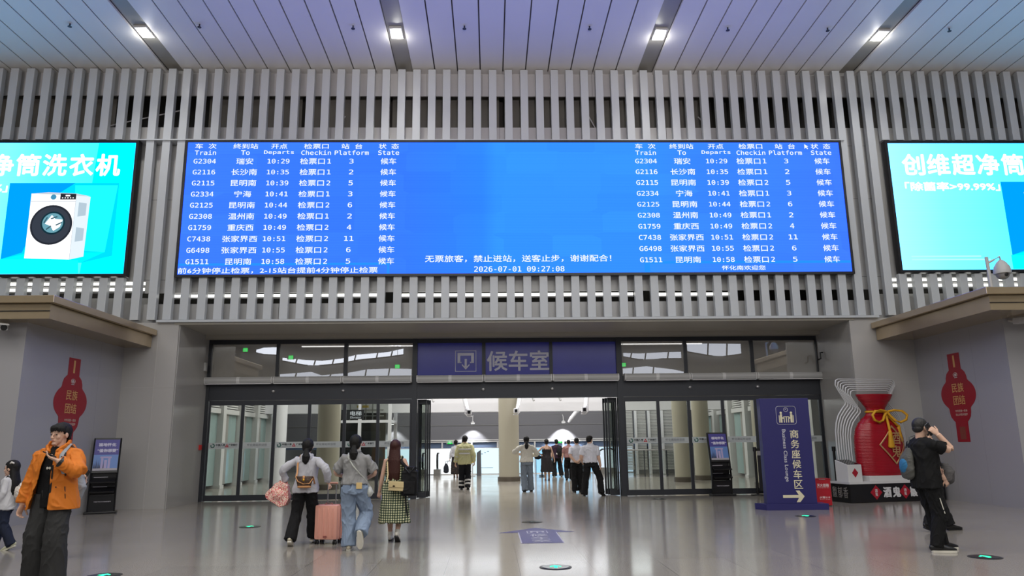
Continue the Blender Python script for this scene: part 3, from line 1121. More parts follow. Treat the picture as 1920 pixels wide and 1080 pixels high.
for i, (x, y) in enumerate(SPK):
    t = thing('sprinkler', 'small dark sprinkler head under the ceiling, ' + ('leftmost of eight', 'second from the left', 'third from the left', 'fourth from the left', 'fifth from the left', 'sixth from the left', 'seventh from the left', 'rightmost of eight')[i], 'sprinkler', (x, y, cz(y)), group='ceiling sprinklers')
    bm = nb()
    cyl(bm, (0, 0, -0.06), (0, 0, 0.01), 0.018, 10)
    obj('stem', bm, M_dark, t)
    bm = nb()
    lathe(bm, [(0.01, -0.10), (0.05, -0.09), (0.05, -0.08), (0.02, -0.06)], n=14)
    obj('deflector', bm, M_dark, t)
# ================================================================== WAITING ROOM BEYOND THE DOORS
YF = 38.5
bm = nb()
box(bm, -16, 16, YF, YF + 0.2, 1.68, 3.4)
box(bm, -16, 16, 52, 52.2, 0, 14)
wf = obj('wall_far', bm, M_inner)
tag(wf, 'grey far wall of the waiting room above the bright panels', 'wall', kind='structure')
bm = nb()
box(bm, -16, 16, YF - 0.02, YF, 2.42, 2.44)
box(bm, -16, 16, YF - 0.006, YF, 2.95, 2.96)
obj('panel_seam', bm, M_seam, wf)
bm = nb()
box(bm, -16, 16, 34.0, 34.6, 2.92, 3.62)
tag(obj('trim_6', bm, M_bulk), 'white bulkhead beam across the waiting room', 'beam', kind='structure')
bm = nb()
box(bm, -16, 16, 22.0, 52, 10.0, 10.2)
tag(obj('ceiling_waiting_room', bm, M_inner), 'grey ceiling of the waiting room', 'ceiling', kind='structure')
bm = nb()
box(bm, -12.2, -12.0, 21.9, 52, 0, 10)
wil = obj('wall_inner_left', bm, mat('waiting_side_wall', (150, 150, 150), 0.5))
tag(wil, 'left wall of the waiting room behind the white fins', 'wall', kind='structure')
bm = nb()
box(bm, 12.6, 12.8, 21.9, 52, 0, 10)
wir = obj('wall_inner_right', bm, mat('waiting_side_wall', (150, 150, 150), 0.5))
tag(wir, 'right wall of the waiting room behind the louvred fins', 'wall', kind='structure')
bm = nb()
box(bm, -16, -8.2, D2 + 0.1, D2 + 0.3, 0, 10)
box(bm, 9.81, 16, D2 + 0.1, D2 + 0.3, 0, 10)
box(bm, -8.3, 9.9, D2 + 0.1, D2 + 0.3, 4.6, 10)
tag(obj('wall_inner_front', bm, M_inner), 'inner side of the wall around the doors', 'wall', kind='structure')

# daylight windows high at the far end: wavy ribbons of panes
M_sky = emit('daylight_window', (236, 242, 255), 1.05)
M_skyb = emit('daylight_window_soft', (226, 232, 246), 0.85)


def ribbon(name, label, cs, y, m, mull, w=0.05):
    """cs: (x, z low, z high)"""
    t = thing(name, label, 'window', (cs[0][0], y, cs[0][1]), kind='structure')
    o = V((cs[0][0], y, cs[0][1]))
    bm = nb()
    for a, b in zip(cs, cs[1:]):
        prism(bm, [V(p) - o for p in ((a[0], y, a[1]), (b[0], y, b[1]), (b[0], y, b[2]), (a[0], y, a[2]))], (0, 0.08, 0))
    obj('pane', bm, m, t)
    bm = nb()
    for x in mull:
        for a, b in zip(cs, cs[1:]):
            if a[0] <= x <= b[0]:
                f = (x - a[0]) / (b[0] - a[0])
                l, h = a[1] + f * (b[1] - a[1]), a[2] + f * (b[2] - a[2])
                prism(bm, [V(p) - o for p in ((x - w, y - 0.06, l), (x + w, y - 0.06, l), (x + w + 0.1, y - 0.06, h), (x - w + 0.1, y - 0.06, h))], (0, 0.24, 0))
    if mull:
        obj('mullion', bm, M_dark, t)
    tube_pts = [V((c[0], y + 0.04, c[1])) - o for c in cs]
    bm = nb()
    tube(bm, tube_pts, 0.07, n=6)
    obj('sill', bm, M_dark, t)
    return t


# clerestory of the hall's far front, behind the viewer: its panes mirror in the coated transom glass
YW = -18.0
M_sky2 = emit('clerestory_daylight', (236, 242, 255), 3.4)
M_sky3 = emit('clerestory_daylight_soft', (226, 232, 246), 1.9)


def mirrored(rows):
    """rows (x, z low, z high) where the mirror image crosses the glass front -> the place of the real pane"""
    k = (2 * (D2 + 0.03) - YW) / (D2 + 0.03)
    return [(x * k, 1.5 + (a - 1.5) * k, 1.5 + (b - 1.5) * k) for x, a, b in rows]


ribbon('window_1', 'high wavy clerestory window mirrored in the left transom panes', mirrored([(-6.05, 3.93, 4.02), (-5.4, 3.80, 3.95), (-4.9, 3.79, 3.92), (-4.35, 3.84, 3.98), (-3.9, 3.93, 4.09), (-3.0, 4.02, 4.16), (-2.55, 4.08, 4.26)]), YW, M_sky2, [-16.0, -14.5, -13.0, -11.2, -9.4, -8.2])
ribbon('window_2', 'lower clerestory window mirrored in the left transom panes', mirrored([(-6.1, 3.42, 3.54), (-5.2, 3.42, 3.60), (-4.9, 3.42, 3.50), (-4.15, 3.42, 3.56), (-3.6, 3.42, 3.66), (-2.9, 3.42, 3.68), (-2.3, 3.42, 3.66)]), YW, M_sky3, [-16.0, -13.2, -10.3, -8.4])
ribbon('window_3', 'clerestory window mirrored high in the far left transom pane', mirrored([(-6.82, 4.17, 4.26), (-6.6, 4.12, 4.32), (-6.23, 4.10, 4.33)]), YW, M_sky2, [])
ribbon('window_4', 'short clerestory window mirrored at the top of the third left transom pane', mirrored([(-3.25, 4.38, 4.42), (-2.8, 4.32, 4.42), (-2.62, 4.31, 4.42)]), YW, M_sky2, [-8.0])
ribbon('window_5', 'high wavy clerestory window mirrored in the right transom panes', mirrored([(3.92, 3.97, 4.08), (4.4, 3.88, 4.06), (5.1, 3.90, 4.09), (5.65, 3.90, 4.10)]), YW, M_sky3, [11.7, 12.9, 14.8])
ribbon('window_6', 'lower clerestory window mirrored in the right transom panes', mirrored([(3.9, 3.42, 3.62), (4.6, 3.42, 3.68), (5.4, 3.42, 3.58), (5.75, 3.42, 3.50)]), YW, M_sky3, [11.8, 13.5])
ribbon('window_7', 'tilted clerestory window mirrored in the pane right of the middle', mirrored([(5.85, 4.10, 4.34), (6.5, 3.98, 4.34), (7.0, 3.96, 4.33), (7.45, 4.02, 4.32)]), YW, M_sky3, [18.2, 19.8])
bm = nb()
box(bm, -22, 24, YW - 0.6, YW - 0.5, 0, 12.6)
tag(obj('wall_front', bm, mat('hall_front_wall', (120, 118, 114), 0.6)), 'grey front wall of the hall behind the viewer', 'wall', kind='structure')
for i, x in enumerate((-21.2, -20.2, -19.3)):
    t = thing('hall_louvre', 'louvred pier of the hall front mirrored in the far left transom pane', 'louvre', (x, YW, 7.0), group='louvred piers behind the viewer')
    bm = nb()
    for q in range(14):
        box(bm, -0.35, 0.35, 0.0, 0.2, -0.2 + 0.16 * q, -0.08 + 0.16 * q)
    obj('blades', bm, M_slat, t)
# light well right behind the bulkhead beam
ribbon('window_8', 'long bright daylight window behind the bulkhead beam', [(-9, 3.0, 4.9), (0, 3.0, 4.9), (9, 3.0, 4.9)], 46.5, emit('daylight_low', (240, 242, 255), 1.0), [-7.5, -4.5, -1.5, 1.5, 4.5, 7.5], 0.03)
bm = nb()
tube(bm, [(-8, 33.6, 3.55), (9, 33.6, 3.55)], 0.025, n=8)
tr = obj('light_track', bm, M_air)
tag(tr, 'thin lighting track along the white bulkhead beam', 'track')
for i, x in enumerate((-2.6, -1.1, 0.6, 1.9, 3.1, 5.4)):
    bm = nb()
    cyl(bm, (0, 0, 0), (0.05, -0.05, -0.16), 0.05, 12)
    o = obj('track_light', bm, M_air)
    o.location = (x, 33.6, 3.52)
    tag(o, 'small grey track light on the bulkhead, ' + ('far left', 'second from left', 'just behind the column', 'right of the column', 'middle right', 'far right')[i], 'lamp', 'track lights on the bulkhead')

# low glazed band and bright light boxes along the far wall
gb = thing('window_9', 'dark blue low glazed band over the bright panels of the far wall', 'window', (0, YF, 1.3), kind='structure')
bm = nb()
box(bm, -16, 16, 0.02, 0.06, 0, 0.30)
obj('pane', bm, mat('blue_grey_glazing', (86, 100, 124), 0.1), gb)
bm = nb()
for z in (0.28, 0.36):
    box(bm, -16, 16, -0.06, 0.08, z, z + 0.05)
obj('rail', bm, M_white, gb)
for x in (-7.6, -6.2, -4.9, -3.76, -2.46, -0.96, 0.35, 2.24, 3.7, 5.16, 6.1, 7.4):
    bm = nb()
    box(bm, x - 0.04, x + 0.04, -0.05, 0.05, -1.3, 0.3)
    obj('post', bm, M_white, gb)
LB = [(-8.6, -6.25, (150, 205, 240), 'far left of the waiting room'), (-6.15, -3.82, (205, 238, 250), 'left of the open doorway'), (-3.70, -0.98, (246, 252, 255), 'behind the hi-vis worker'), (-0.9, 0.42, (214, 242, 252), 'just left of the round column'),
      (1.2, 2.2, (196, 228, 255), 'just right of the round column'), (2.3, 5.1, (150, 190, 225), 'behind the group of walkers'), (5.2, 7.2, (200, 225, 250), 'at the right edge of the doorway')]
for x0, x1, c, lb in LB:
    t = thing('light_box', 'bright backlit panel at the far wall, ' + lb, 'light box', ((x0 + x1) / 2, YF - 0.1, 0), group='backlit panels of the far wall')
    w = (x1 - x0) / 2
    bm = nb()
    box(bm, -w, w, -0.05, 0.05, 0.04, 1.27)
    obj('face', bm, emit('light_box_%d' % c[0], c, 1.3), t)
    bm = nb()
    for b in ((-w, w, 0.0, 0.04), (-w, w, 1.27, 1.30)):
        box(bm, b[0], b[1], -0.07, 0.07, b[2], b[3])
    obj('frame', bm, M_white, t)
    if lb.startswith('just left'):
        bm = nb()
        for px, pz in ((-0.2, 1.0), (-0.05, 1.06), (0.1, 1.12)):
            box(bm, px - 0.05, px + 0.05, -0.056, -0.05, pz - 0.02, pz + 0.02)
        box(bm, -0.3, 0.35, -0.056, -0.05, 0.30, 0.33)
        obj('picture_mark', bm, mat('mark_grey', (120, 140, 160), 0.6), t)

# columns
def column(x, y, r, h, label):
    t = thing('column', label, 'column', (x, y, 0))
    bm = nb()
    lathe(bm, [(r, 0.18), (r, h)], n=48)
    obj('shaft', bm, M_beige, t, 'auto')
    bm = nb()
    lathe(bm, [(r + 0.05, 0.0), (r + 0.05, 0.17), (r, 0.19)], n=48)
    obj('skirting', bm, M_skirt, t, 'auto')


column(0.745, 31.1, 0.42, 10, 'round beige column in the middle of the open doorway')
column(7.35, 28.9, 0.33, 10, 'round beige column behind the second door leaf to the right of the doorway')
column(8.42, 30.0, 0.33, 10, 'round beige column behind the third door leaf to the right of the doorway')
column(9.05, 24.6, 0.42, 10, 'wide beige column behind the door leaf between brochure stand and blue totem')
column(-5.75, 27.0, 0.40, 10, 'round beige column behind the fourth door leaf of the left group')
t = thing('column', 'slender white column behind the third door leaf of the left group', 'column', (-8.86, 31.9, 0))
bm = nb()
lathe(bm, [(0.30, 0), (0.30, 10)], n=36)
obj('shaft', bm, M_bulk, t, 'auto')

# fins of the side walls with louvred heads and tinted glazing between
M_fin = mat('white_fin', (206, 206, 204), 0.45)
FL = 'on the left wall of the waiting room, '
ORD = ('nearest', 'second nearest', 'third', 'fourth', 'fifth', 'farthest')


def fin(x, y, s, label, glow):
    t = thing('wall_fin', label, 'wall fin', (x, y, 0), group='fins of the waiting room walls')
    bm = nb()
    box(bm, -0.24, 0.24, -0.16, 0.16, 0.12, 9.9)
    obj('body', bm, M_fin, t)
    bm = nb()
    box(bm, -0.28, 0.28, -0.20, 0.20, 0.0, 0.12)
    obj('foot', bm, M_fin, t)
    bm = nb()
    box(bm, -0.14, 0.14, 0.17, 1.9, 2.72, 2.9)
    for k in range(20):
        box(bm, -0.08, 0.08, 0.17, 1.9, 2.95 + 0.09 * k, 3.0 + 0.09 * k)
    obj('louvre', bm, M_fin, t)
    bm = nb()
    box(bm, -0.02, 0.02, 0.95, 1.9, 0.12, 2.72)
    obj('tinted_pane', bm, M_teal, t)
    bm = nb()
    box(bm, -0.06, 0.06, 0.17, 0.95, 0.12, 2.72)
    obj('grey_panel', bm, mat('fin_grey_panel', (150, 148, 142), 0.4), t)


for i, y in enumerate((24.4, 26.5, 28.5, 30.6, 32.6, 34.6)):
    fin(-10.2, y, 1, 'white wall fin ' + FL + ORD[i], 1)
for i, y in enumerate((24.8, 27.0, 29.2, 31.4, 33.6, 35.8)):
    fin(10.9, y, -1, 'white wall fin on the right wall of the waiting room, ' + ORD[i], 1)
# louvred screen on the right and glass railing before it
t = thing('louvre_screen', 'white louvred screen beyond the second door leaf to the right of the doorway', 'screen wall', (8.0, 36.6, 0))
for k, x in enumerate((-1.3, -0.65, 0.0, 0.65)):
    bm = nb()
    for q in range(44):
        box(bm, x - 0.22, x + 0.22, -0.04, 0.04, 0.2 + 0.072 * q, 0.25 + 0.072 * q)
    obj('louvre_panel', bm, M_fin, t)
    bm = nb()
    box(bm, x - 0.33, x - 0.23, -0.12, 0.12, 0, 3.4)
    obj('post', bm, M_bulk, t)
t = thing('glass_railing', 'low glass railing with steel rail in front of the louvred screen', 'railing', (7.2, 33.5, 0))
bm = nb()
tube(bm, [(-1.4, 0, 1.15), (1.6, 0, 1.15)], 0.03, n=10)
obj('handrail', bm, mat('satin_steel', (190, 190, 192), 0.25, metal=0.7), t)
bm = nb()
box(bm, -1.4, 1.6, -0.006, 0.006, 0.05, 1.1)
obj('pane', bm, M_glass, t)
for x in (-1.4, -0.4, 0.6, 1.6):
    bm = nb()
    box(bm, x - 0.02, x + 0.02, -0.02, 0.02, 0, 1.15)
    obj('post', bm, M_dark, t)

# lift shaft with its sign
t = thing('lift_shaft', 'white framed glass lift shaft behind the left door leaves', 'lift', (-5.35, 33.0, 0))
bm = nb()
for x in (-1.55, -0.35, 0.95):
    box(bm, x - 0.07, x + 0.07, -0.07, 0.07, 0, 8)
for z in (2.45, 4.9):
    box(bm, -1.6, 1.0, -0.06, 0.06, z, z + 0.12)
box(bm, 0.88, 1.02, 0.0, 2.0, 2.45, 2.57)
box(bm, 0.88, 1.02, 1.9, 2.05, 0, 8)
obj('frame', bm, M_bulk, t)
bm = nb()
box(bm, -1.5, 0.9, -0.01, 0.01, 0.05, 7.9)
obj('pane', bm, M_glass, t)
bm = nb()
box(bm, -1.5, 0.6, 1.2, 1.3, 0, 8)
obj('back_wall', bm, M_cavdark, t)
bm = nb()
for z in (2.75, 3.0, 3.3):
    box(bm, -1.3, 0.6, 0.5, 0.6, z, z + 0.05)
for x in (-1.2, -0.9, -0.2, 0.1, 0.4):
    box(bm, x, x + 0.04, 0.45, 0.5, 2.6, 3.8)
obj('machinery', bm, M_air, t)
bm = nb()
box(bm, -0.55, -0.05, 0.3, 0.4, 3.12, 3.22)
tag(obj('warning_plate', bm, mat('safety_yellow', (226, 190, 30), 0.5), t), 'yellow plate')
bm = nb()
box(bm, -1.3, 0.5, 0.3, 0.34, 0.9, 2.1)
obj('lift_door', bm, mat('lift_door', (70, 72, 76), 0.3), t)
t = thing('hanging_sign', 'dark hanging lift sign beyond the fifth left door leaf', 'sign', (-5.6, 31.0, 2.72))
bm = nb()
box(bm, -0.62, 0.40, -0.04, 0.04, -0.17, 0.20)
obj('plate', bm, mat('sign_dark', (44, 46, 50), 0.4), t)
bm = nb()
put_text(bm, '电梯', 0.46, 0.19, facing(0.08, -0.045, 0.06), 0.012)
put_text(bm, 'Elevator', 0.44, 0.09, facing(0.08, -0.045, -0.10))
obj_text('lettering', bm, emit('sign_letter_glow', (225, 230, 235), 0.8), t)
bm = nb()
for x in (-0.5, 0.3):
    box(bm, x - 0.01, x + 0.01, -0.01, 0.01, 0.2, 7.30)
obj('hanger', bm, M_dark, t)

# exit signs
M_exit = emit('exit_green', (40, 220, 90), 1.1)
M_exitw = emit('exit_pale', (200, 255, 215), 1.0)
EXITS = [(-9.86, 30, 5.31, 'mirrored in the first left transom pane'), (-8.03, 30, 4.99, 'mirrored in the second left transom pane'), (-3.75, 30, 4.59, 'mirrored in the third left transom pane'), (5.42, 30, 4.58, 'mirrored beside the blue sign, right'),
         (-2.07, YF - 0.03, 1.60, 'over the far wall, left of the worker'), (3.52, YF - 0.03, 1.59, 'over the far wall above the walkers')]
for i, (x, y, z, lb) in enumerate(EXITS):
    back = i < 4                        # the first four hang in the hall behind the viewer and show as mirror images
    if back:
        kk = 46.0 / 30.0
        x, z, y = x * kk, 1.5 + (z - 1.5) * kk, 2 * (D2 + 0.03) - 46.0
    t = thing('exit_sign', 'small green running man exit sign ' + lb, 'exit sign', (x, y, z), R(180) if back else 0, group='green exit signs')
    s = 0.85 if back else 0.72
    bm = nb()
    box(bm, -0.16 * s, 0.16 * s, -0.02, 0.02, -0.13 * s, 0.13 * s)
    obj('face', bm, emit('exit_green_lit', (40, 220, 90), 3.2) if back else M_exit, t)
    bm = nb()
    ell(bm, (0.02 * s, -0.024, 0.075 * s), (0.022 * s, 0.006, 0.022 * s))
    for p in ([(-0.02, 0.05), (-0.05, -0.02), (0.0, -0.09)], [(-0.03, 0.0), (0.05, -0.03), (0.06, -0.10)], [(-0.02, 0.05), (0.05, 0.02)]):
        tube(bm, [(a * s, -0.024, b * s) for a, b in p], 0.012 * s, n=6)
    obj('running_man', bm, M_exitw, t)
    bm = nb()
    box(bm, -0.26 * s, 0.26 * s, 0.02, 0.03, -0.14 * s, 0.15 * s)
    obj('back_plate', bm, M_dark if back else M_air, t)
    if back:
        bm = nb()
        box(bm, -0.01, 0.01, -0.01, 0.01, 0.13, 12.3 - z)
        obj('hanger', bm, M_dark, t)

# wall lamps over the far wall and their beams
M_lampin = emit('far_lamp', (255, 255, 255), 4.0)
for i, x in enumerate((-0.9, 3.68, -4.9)):
    t = thing('wall_lamp', 'small downlight washing the far wall, ' + ('behind the worker', 'right of the column', 'left of the doorway')[i], 'lamp', (x, YF - 0.55, 2.50), group='wall washers of the far wall')
    bm = nb()
    lathe(bm, [(0.10, 0.0), (0.12, 0.03), (0.05, 0.10)], n=20)
    obj('housing', bm, M_air, t)
    bm = nb()
    lathe(bm, [(0.085, -0.012), (0.085, 0.002)], n=20)
    obj('lens', bm, M_lampin, t)
    bm = nb()
    tube(bm, [(0, 0, 0.1), (0.0, 0.1, 0.3), (0.0, 0.5, 0.42)], 0.02, n=8)
    obj('arm', bm, M_air, t)
    spot('wall_washer_beam', (x, YF - 0.55, 2.45), (240, 620, 180)[i], (1, 1, 1), (x, YF - 0.1, 1.2), angle=92, blend=0.5, radius=0.04)

# cameras hanging in the doorway
def dome_arm(x, y, z, s, label):
    t = thing('security_camera', label, 'camera', (x, y, z), group='cameras behind the doorway')
    bm = nb()
    tube(bm, [(-s * 0.32, 0.8, 1.15), (-s * 0.08, 0.1, 0.12)], [(0.11, 0.11), (0.08, 0.08)], n=12)
    obj('boom', bm, M_bulk, t)
    bm = nb()
    cyl(bm, (-s * 0.32, 0.8, 1.1), (-s * 0.32, 0.8, 9.99 - z), 0.06, 12)
    obj('drop_pole', bm, M_bulk, t)
    bm = nb()
    tube(bm, [(-s * 0.14, 0, 0.22), (-s * 0.15, 0, -0.05), (-s * 0.06, 0, -0.14), (s * 0.1, 0, -0.15)], 0.022, n=8)
    obj('bracket', bm, M_bulk, t)
    bm = nb()
    box(bm, -0.09, 0.09, -0.16, 0.2, -0.09, 0.10)
    obj('body', bm, M_bulk, t, bevel=0.02)
    bm = nb()
    box(bm, -0.055, 0.055, -0.175, -0.155, -0.055, 0.06)
    obj('lens', bm, M_black, t, bevel=0.01)


dome_arm(-0.80, 28, 2.65, 1, 'white boom camera hanging at the left of the open doorway')
dome_arm(3.50, 28, 2.70, -1, 'white boom camera hanging at the right of the open doorway')
dome_arm(1.02, 30.2, 2.78, -1, 'white camera peeping out to the right of the round column')
t = thing('roof_strut', 'white curved roof strut between right boom camera and far wall', 'strut', (3.9, 36.5, 2.9))
bm = nb()
tube(bm, [(0.5, 0, 0.25), (0.25, 0, 0.05), (0.0, 0, -0.25), (-0.1, 0, -0.4)], [(0.09, 0.09), (0.09, 0.09), (0.09, 0.09), (0.06, 0.06)], n=12)
obj('strut', bm, M_bulk, t)

# escalator ends, barrier, queue rail
def escalator(x, y, label, glowc=None):
    t = thing('escalator', label, 'escalator', (x, y, 0), group='escalators at the far wall')
    for s in (-0.36, 0.36):
        bm = nb()
        tube(bm, [(s, 0.1, 0.3), (s, -0.05, 0.45), (s, -0.1, 0.75), (s, -0.03, 0.98), (s, 0.15, 1.06), (s, 0.8, 1.06)], [(0.05, 0.035)] * 6, n=8)
        obj('handrail', bm, M_black, t)
        bm = nb()
        box(bm, s - 0.16, s + 0.16, -0.35, 0.5, 0, 0.30)
        obj('base', bm, mat('escalator_grey', (128, 126, 122), 0.4), t)
        bm = nb()
        box(bm, s - 0.01, s + 0.01, 0.0, 0.8, 0.3, 1.0)
        obj('balustrade', bm, mat('pale_balustrade', (190, 200, 214), 0.2), t)


escalator(-2.98, 37.4, 'escalator end with black handrail loops, left of the worker')
escalator(4.35, 37.4, 'escalator end with black handrail loops, behind the men in white shirts')
t = thing('escalator', 'wide escalator end with glazed white arch at the right of the doorway', 'escalator', (5.7, 37.2, 0), group='escalators at the far wall')
bm = nb()
tube(bm, [(-0.62, 0, 0.25), (-0.52, 0, 0.7), (-0.40, 0, 1.05), (-0.22, 0, 1.17), (0.2, 0, 1.2), (0.45, 0, 1.1)], 0.04, n=8)
obj('handrail', bm, M_black, t)
bm = nb()
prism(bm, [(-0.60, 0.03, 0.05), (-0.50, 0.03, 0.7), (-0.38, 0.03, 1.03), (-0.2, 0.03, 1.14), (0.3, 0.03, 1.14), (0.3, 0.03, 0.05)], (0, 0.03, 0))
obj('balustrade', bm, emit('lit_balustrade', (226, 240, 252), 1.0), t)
bm = nb()
box(bm, -0.35, -0.05, -0.2, 0.2, 0, 0.30)
box(bm, 0.1, 0.4, -0.2, 0.2, 0, 0.28)
obj('base', bm, mat('escalator_grey', (128, 126, 122), 0.4), t)
t = thing('barrier_panel', 'tall grey barrier panel behind the hi-vis worker', 'barrier', (-0.58, 36.6, 0))
bm = nb()
prism(bm, [(-0.1, 0, 0), (0.12, 0, 0), (0.10, 0, 1.22), (-0.10, 0, 1.08)], (0, 0.7, 0))
obj('panel', bm, mat('barrier_grey', (100, 102, 108), 0.4), t)
t = thing('floor_sign', 'small yellow warning sign beside the hi-vis worker', 'sign', (-0.86, 36.3, 0))
bm = nb()
box(bm, -0.10, 0.10, -0.02, 0.02, 0.62, 0.96)
obj('plate', bm, mat('safety_yellow', (226, 190, 30), 0.5), t)
bm = nb()
box(bm, -0.015, 0.015, -0.015, 0.015, 0.02, 0.64)
box(bm, -0.12, 0.12, -0.08, 0.08, 0, 0.02)
obj('stand', bm, M_white, t)
bm = nb()
box(bm, -0.05, 0.05, -0.024, -0.02, 0.68, 0.78)
box(bm, -0.03, 0.03, -0.024, -0.02, 0.82, 0.92)
obj('pictogram', bm, M_black, t)
for i, x in enumerate((2.30, 2.52, 2.74)):
    t = thing('queue_post', 'slim steel queue post behind the strappy dress, ' + ('nearest the column', 'middle one', 'farthest from the column')[i], 'post', (x - 0.25 * i + 0.1 * i, 34.2 + 1.1 * i, 0), group='queue posts right of the column')
    bm = nb()
    cyl(bm, (0, 0, 0.02), (0, 0, 1.0), 0.035, 12)
    obj('pole', bm, M_dark, t)
    bm = nb()
    cyl(bm, (0, 0, 0), (0, 0, 0.02), 0.14, 16)
    obj('base', bm, M_dark, t)
# ================================================================== OBJECTS IN THE HALL
def side_plane(x, y, z, s):
    """writing plane on a side wall; s=+1 wall at the left (faces +X), -1 wall at the right"""
    return Matrix.Translation((x, y, z)) @ Matrix.Rotation(R(90 if s > 0 else -90), 4, 'Z') @ Matrix.Rotation(R(90), 4, 'X')


M_red = mat('sticker_red', (150, 22, 38), 0.42)
M_gold = mat('sticker_gold', (206, 158, 96), 0.4)


def lantern(x, y, z, s, label):
    """flat lantern-shaped wall sticker, z = centre of the big ellipse"""
    M = side_plane(x, y, z, s)
    t = thing('wall_sticker', label, 'sticker', (x, y, z))
    Mi = Matrix.Translation((-x, -y, -z)) @ M

    def poly(nm, pts, m, d0=0.002, d1=0.004):
        bm = nb()
        prism(bm, [Mi @ V((a, b, d0)) for a, b in pts], (Mi.to_3x3() @ V((0, 0, 1))) * (d1 - d0))
        return obj(nm, bm, m, t)
    right = []
    right += [(0.24, -1.14), (0.24, -0.62)]
    right += [(0.42, -0.58)] if False else []
    for a in range(-90, 91, 10):
        pass
    prof = [(0.24, -1.14), (0.24, -0.66), (0.30, -0.62), (0.38, -0.54), (0.41, -0.44), (0.42, -0.34)]
    prof += [(0.68 * math.cos(R(a)), 0.41 * math.sin(R(a))) for a in range(-48, 49, 8)]
    prof += [(0.42, 0.34), (0.41, 0.42), (0.36, 0.52), (0.28, 0.58), (0.24, 0.60), (0.24, 1.0)]
    pts = prof + [(-a, b) for a, b in prof[::-1]]
    poly('field', pts, M_red)
    poly('stripe', [(-0.035, 0.66), (0.035, 0.66), (0.035, 0.95), (-0.035, 0.95)], M_gold, 0.004, 0.005)
    poly('panel', [(-0.11, -1.08), (0.11, -1.08), (0.11, -0.78), (-0.11, -0.78)], mat('sticker_red_gold', (128, 62, 50), 0.5), 0.004, 0.005)
    bm = nb()
    Ml = Mi @ Matrix.Translation((0, 0, 0.006))
    put_text(bm, '民族', 0.46, 0.23, Ml @ Matrix.Translation((0.02, 0.16, 0)), 0.008)
    put_text(bm, '团结', 0.46, 0.23, Ml @ Matrix.Translation((0.02, -0.14, 0)), 0.008)
    tag(obj_text('lettering', bm, M_gold, t), 'gold characters')
    bm = nb()
    put_text(bm, '中华民族一家亲', 0.46, 0.06, Ml @ Matrix.Translation((0.05, -0.40, 0)), 0.004)
    put_text(bm, '同心共筑中国梦', 0.46, 0.06, Ml @ Matrix.Translation((0.05, -0.49, 0)), 0.004)
    obj_text('small_lettering', bm, mat('sticker_pale', (206, 180, 160), 0.5), t)
    bm = nb()
    tube(bm, [Ml @ V((0.075 * math.cos(R(a)), 0.475 + 0.055 * math.sin(R(a)), 0)) for a in range(0, 360, 20)], [(0.012, 0.003)] * 18, n=6, closed=True)
    prism(bm, [Ml @ V(p) for p in ((-0.03, 0.44, 0), (0.03, 0.44, 0), (0.04, 0.48, 0), (0.0, 0.52, 0), (-0.04, 0.48, 0))], (Mi.to_3x3() @ V((0, 0, 1))) * 0.002)
    box(bm, -0.0, 0.001, -0.06, 0.06, 0.40 - 0.004, 0.40 + 0.012, M=Matrix.Translation((0.006 * s, 0, 0)))
    obj('emblem', bm, mat('sticker_silver', (196, 186, 180), 0.4), t)
    return t


lantern(-9.548, 17.30, 2.53, 1, 'red lantern shaped wall sticker on the left kiosk wall behind the orange jacket')
lantern(11.418, 17.93, 2.55, -1, 'red lantern shaped wall sticker on the right kiosk wall above the man on the phone')

# ---- floor marks
t = thing('floor_arrow', 'blue arrow sticker with pictogram and characters on the floor', 'floor sticker', (0.79, 12.5, 0.0))
M_floorblue = mat('floor_sticker_blue', (82, 80, 132), 0.3)
M_floorwhite = mat('floor_sticker_white', (196, 194, 204), 0.35)


def flatpoly(nm, pts, m, par, z0, z1):
    bm = nb()
    prism(bm, [(x, y, z0) for x, y in pts], (0, 0, z1 - z0))
    return obj(nm, bm, m, par)


flatpoly('shape', [(-0.335, -0.62), (0.335, -0.62), (0.335, 0.78), (0.66, 0.78), (0.0, 1.48), (-0.66, 0.78), (-0.335, 0.78)], M_floorblue, t, 0.001, 0.003)
bm = nb()
for s in (-1, 1):
    prism(bm, [(s * 0.335, -0.62, 0.003), (s * 0.315, -0.62, 0.003), (s * 0.315, 0.78, 0.003), (s * 0.335, 0.78, 0.003)], (0, 0, 0.001))
obj('edge_line', bm, M_floorwhite, t)
bm = nb()
Mf = Matrix.Translation((0, 0, 0.0045))
for i, ch in enumerate('候车室'):
    put_text(bm, ch, 0.30, 0.30, Mf @ Matrix.Translation((0.0, 0.36 - 0.36 * i, 0)), 0.012)
obj_text('lettering', bm, M_floorwhite, t)
bm = nb()


def ring_flat(bm, x0, x1, y0, y1, w, z):
    for b in ((x0, x1, y0, y0 + w), (x0, x1, y1 - w, y1), (x0, x0 + w, y0 + w, y1 - w), (x1 - w, x1, y0 + w, y1 - w)):
        box(bm, b[0], b[1], b[2], b[3], z, z + 0.001)


ring_flat(bm, -0.18, 0.18, 0.66, 1.0, 0.02, 0.003)
for b in ((-0.12, 0.12, 0.88, 0.93), (-0.12, -0.08, 0.76, 0.88), (0.08, 0.12, 0.76, 0.88), (-0.015, 0.015, 0.70, 0.86)):
    box(bm, b[0], b[1], b[2], b[3], 0.003, 0.004)
obj('pictogram', bm, M_floorwhite, t)

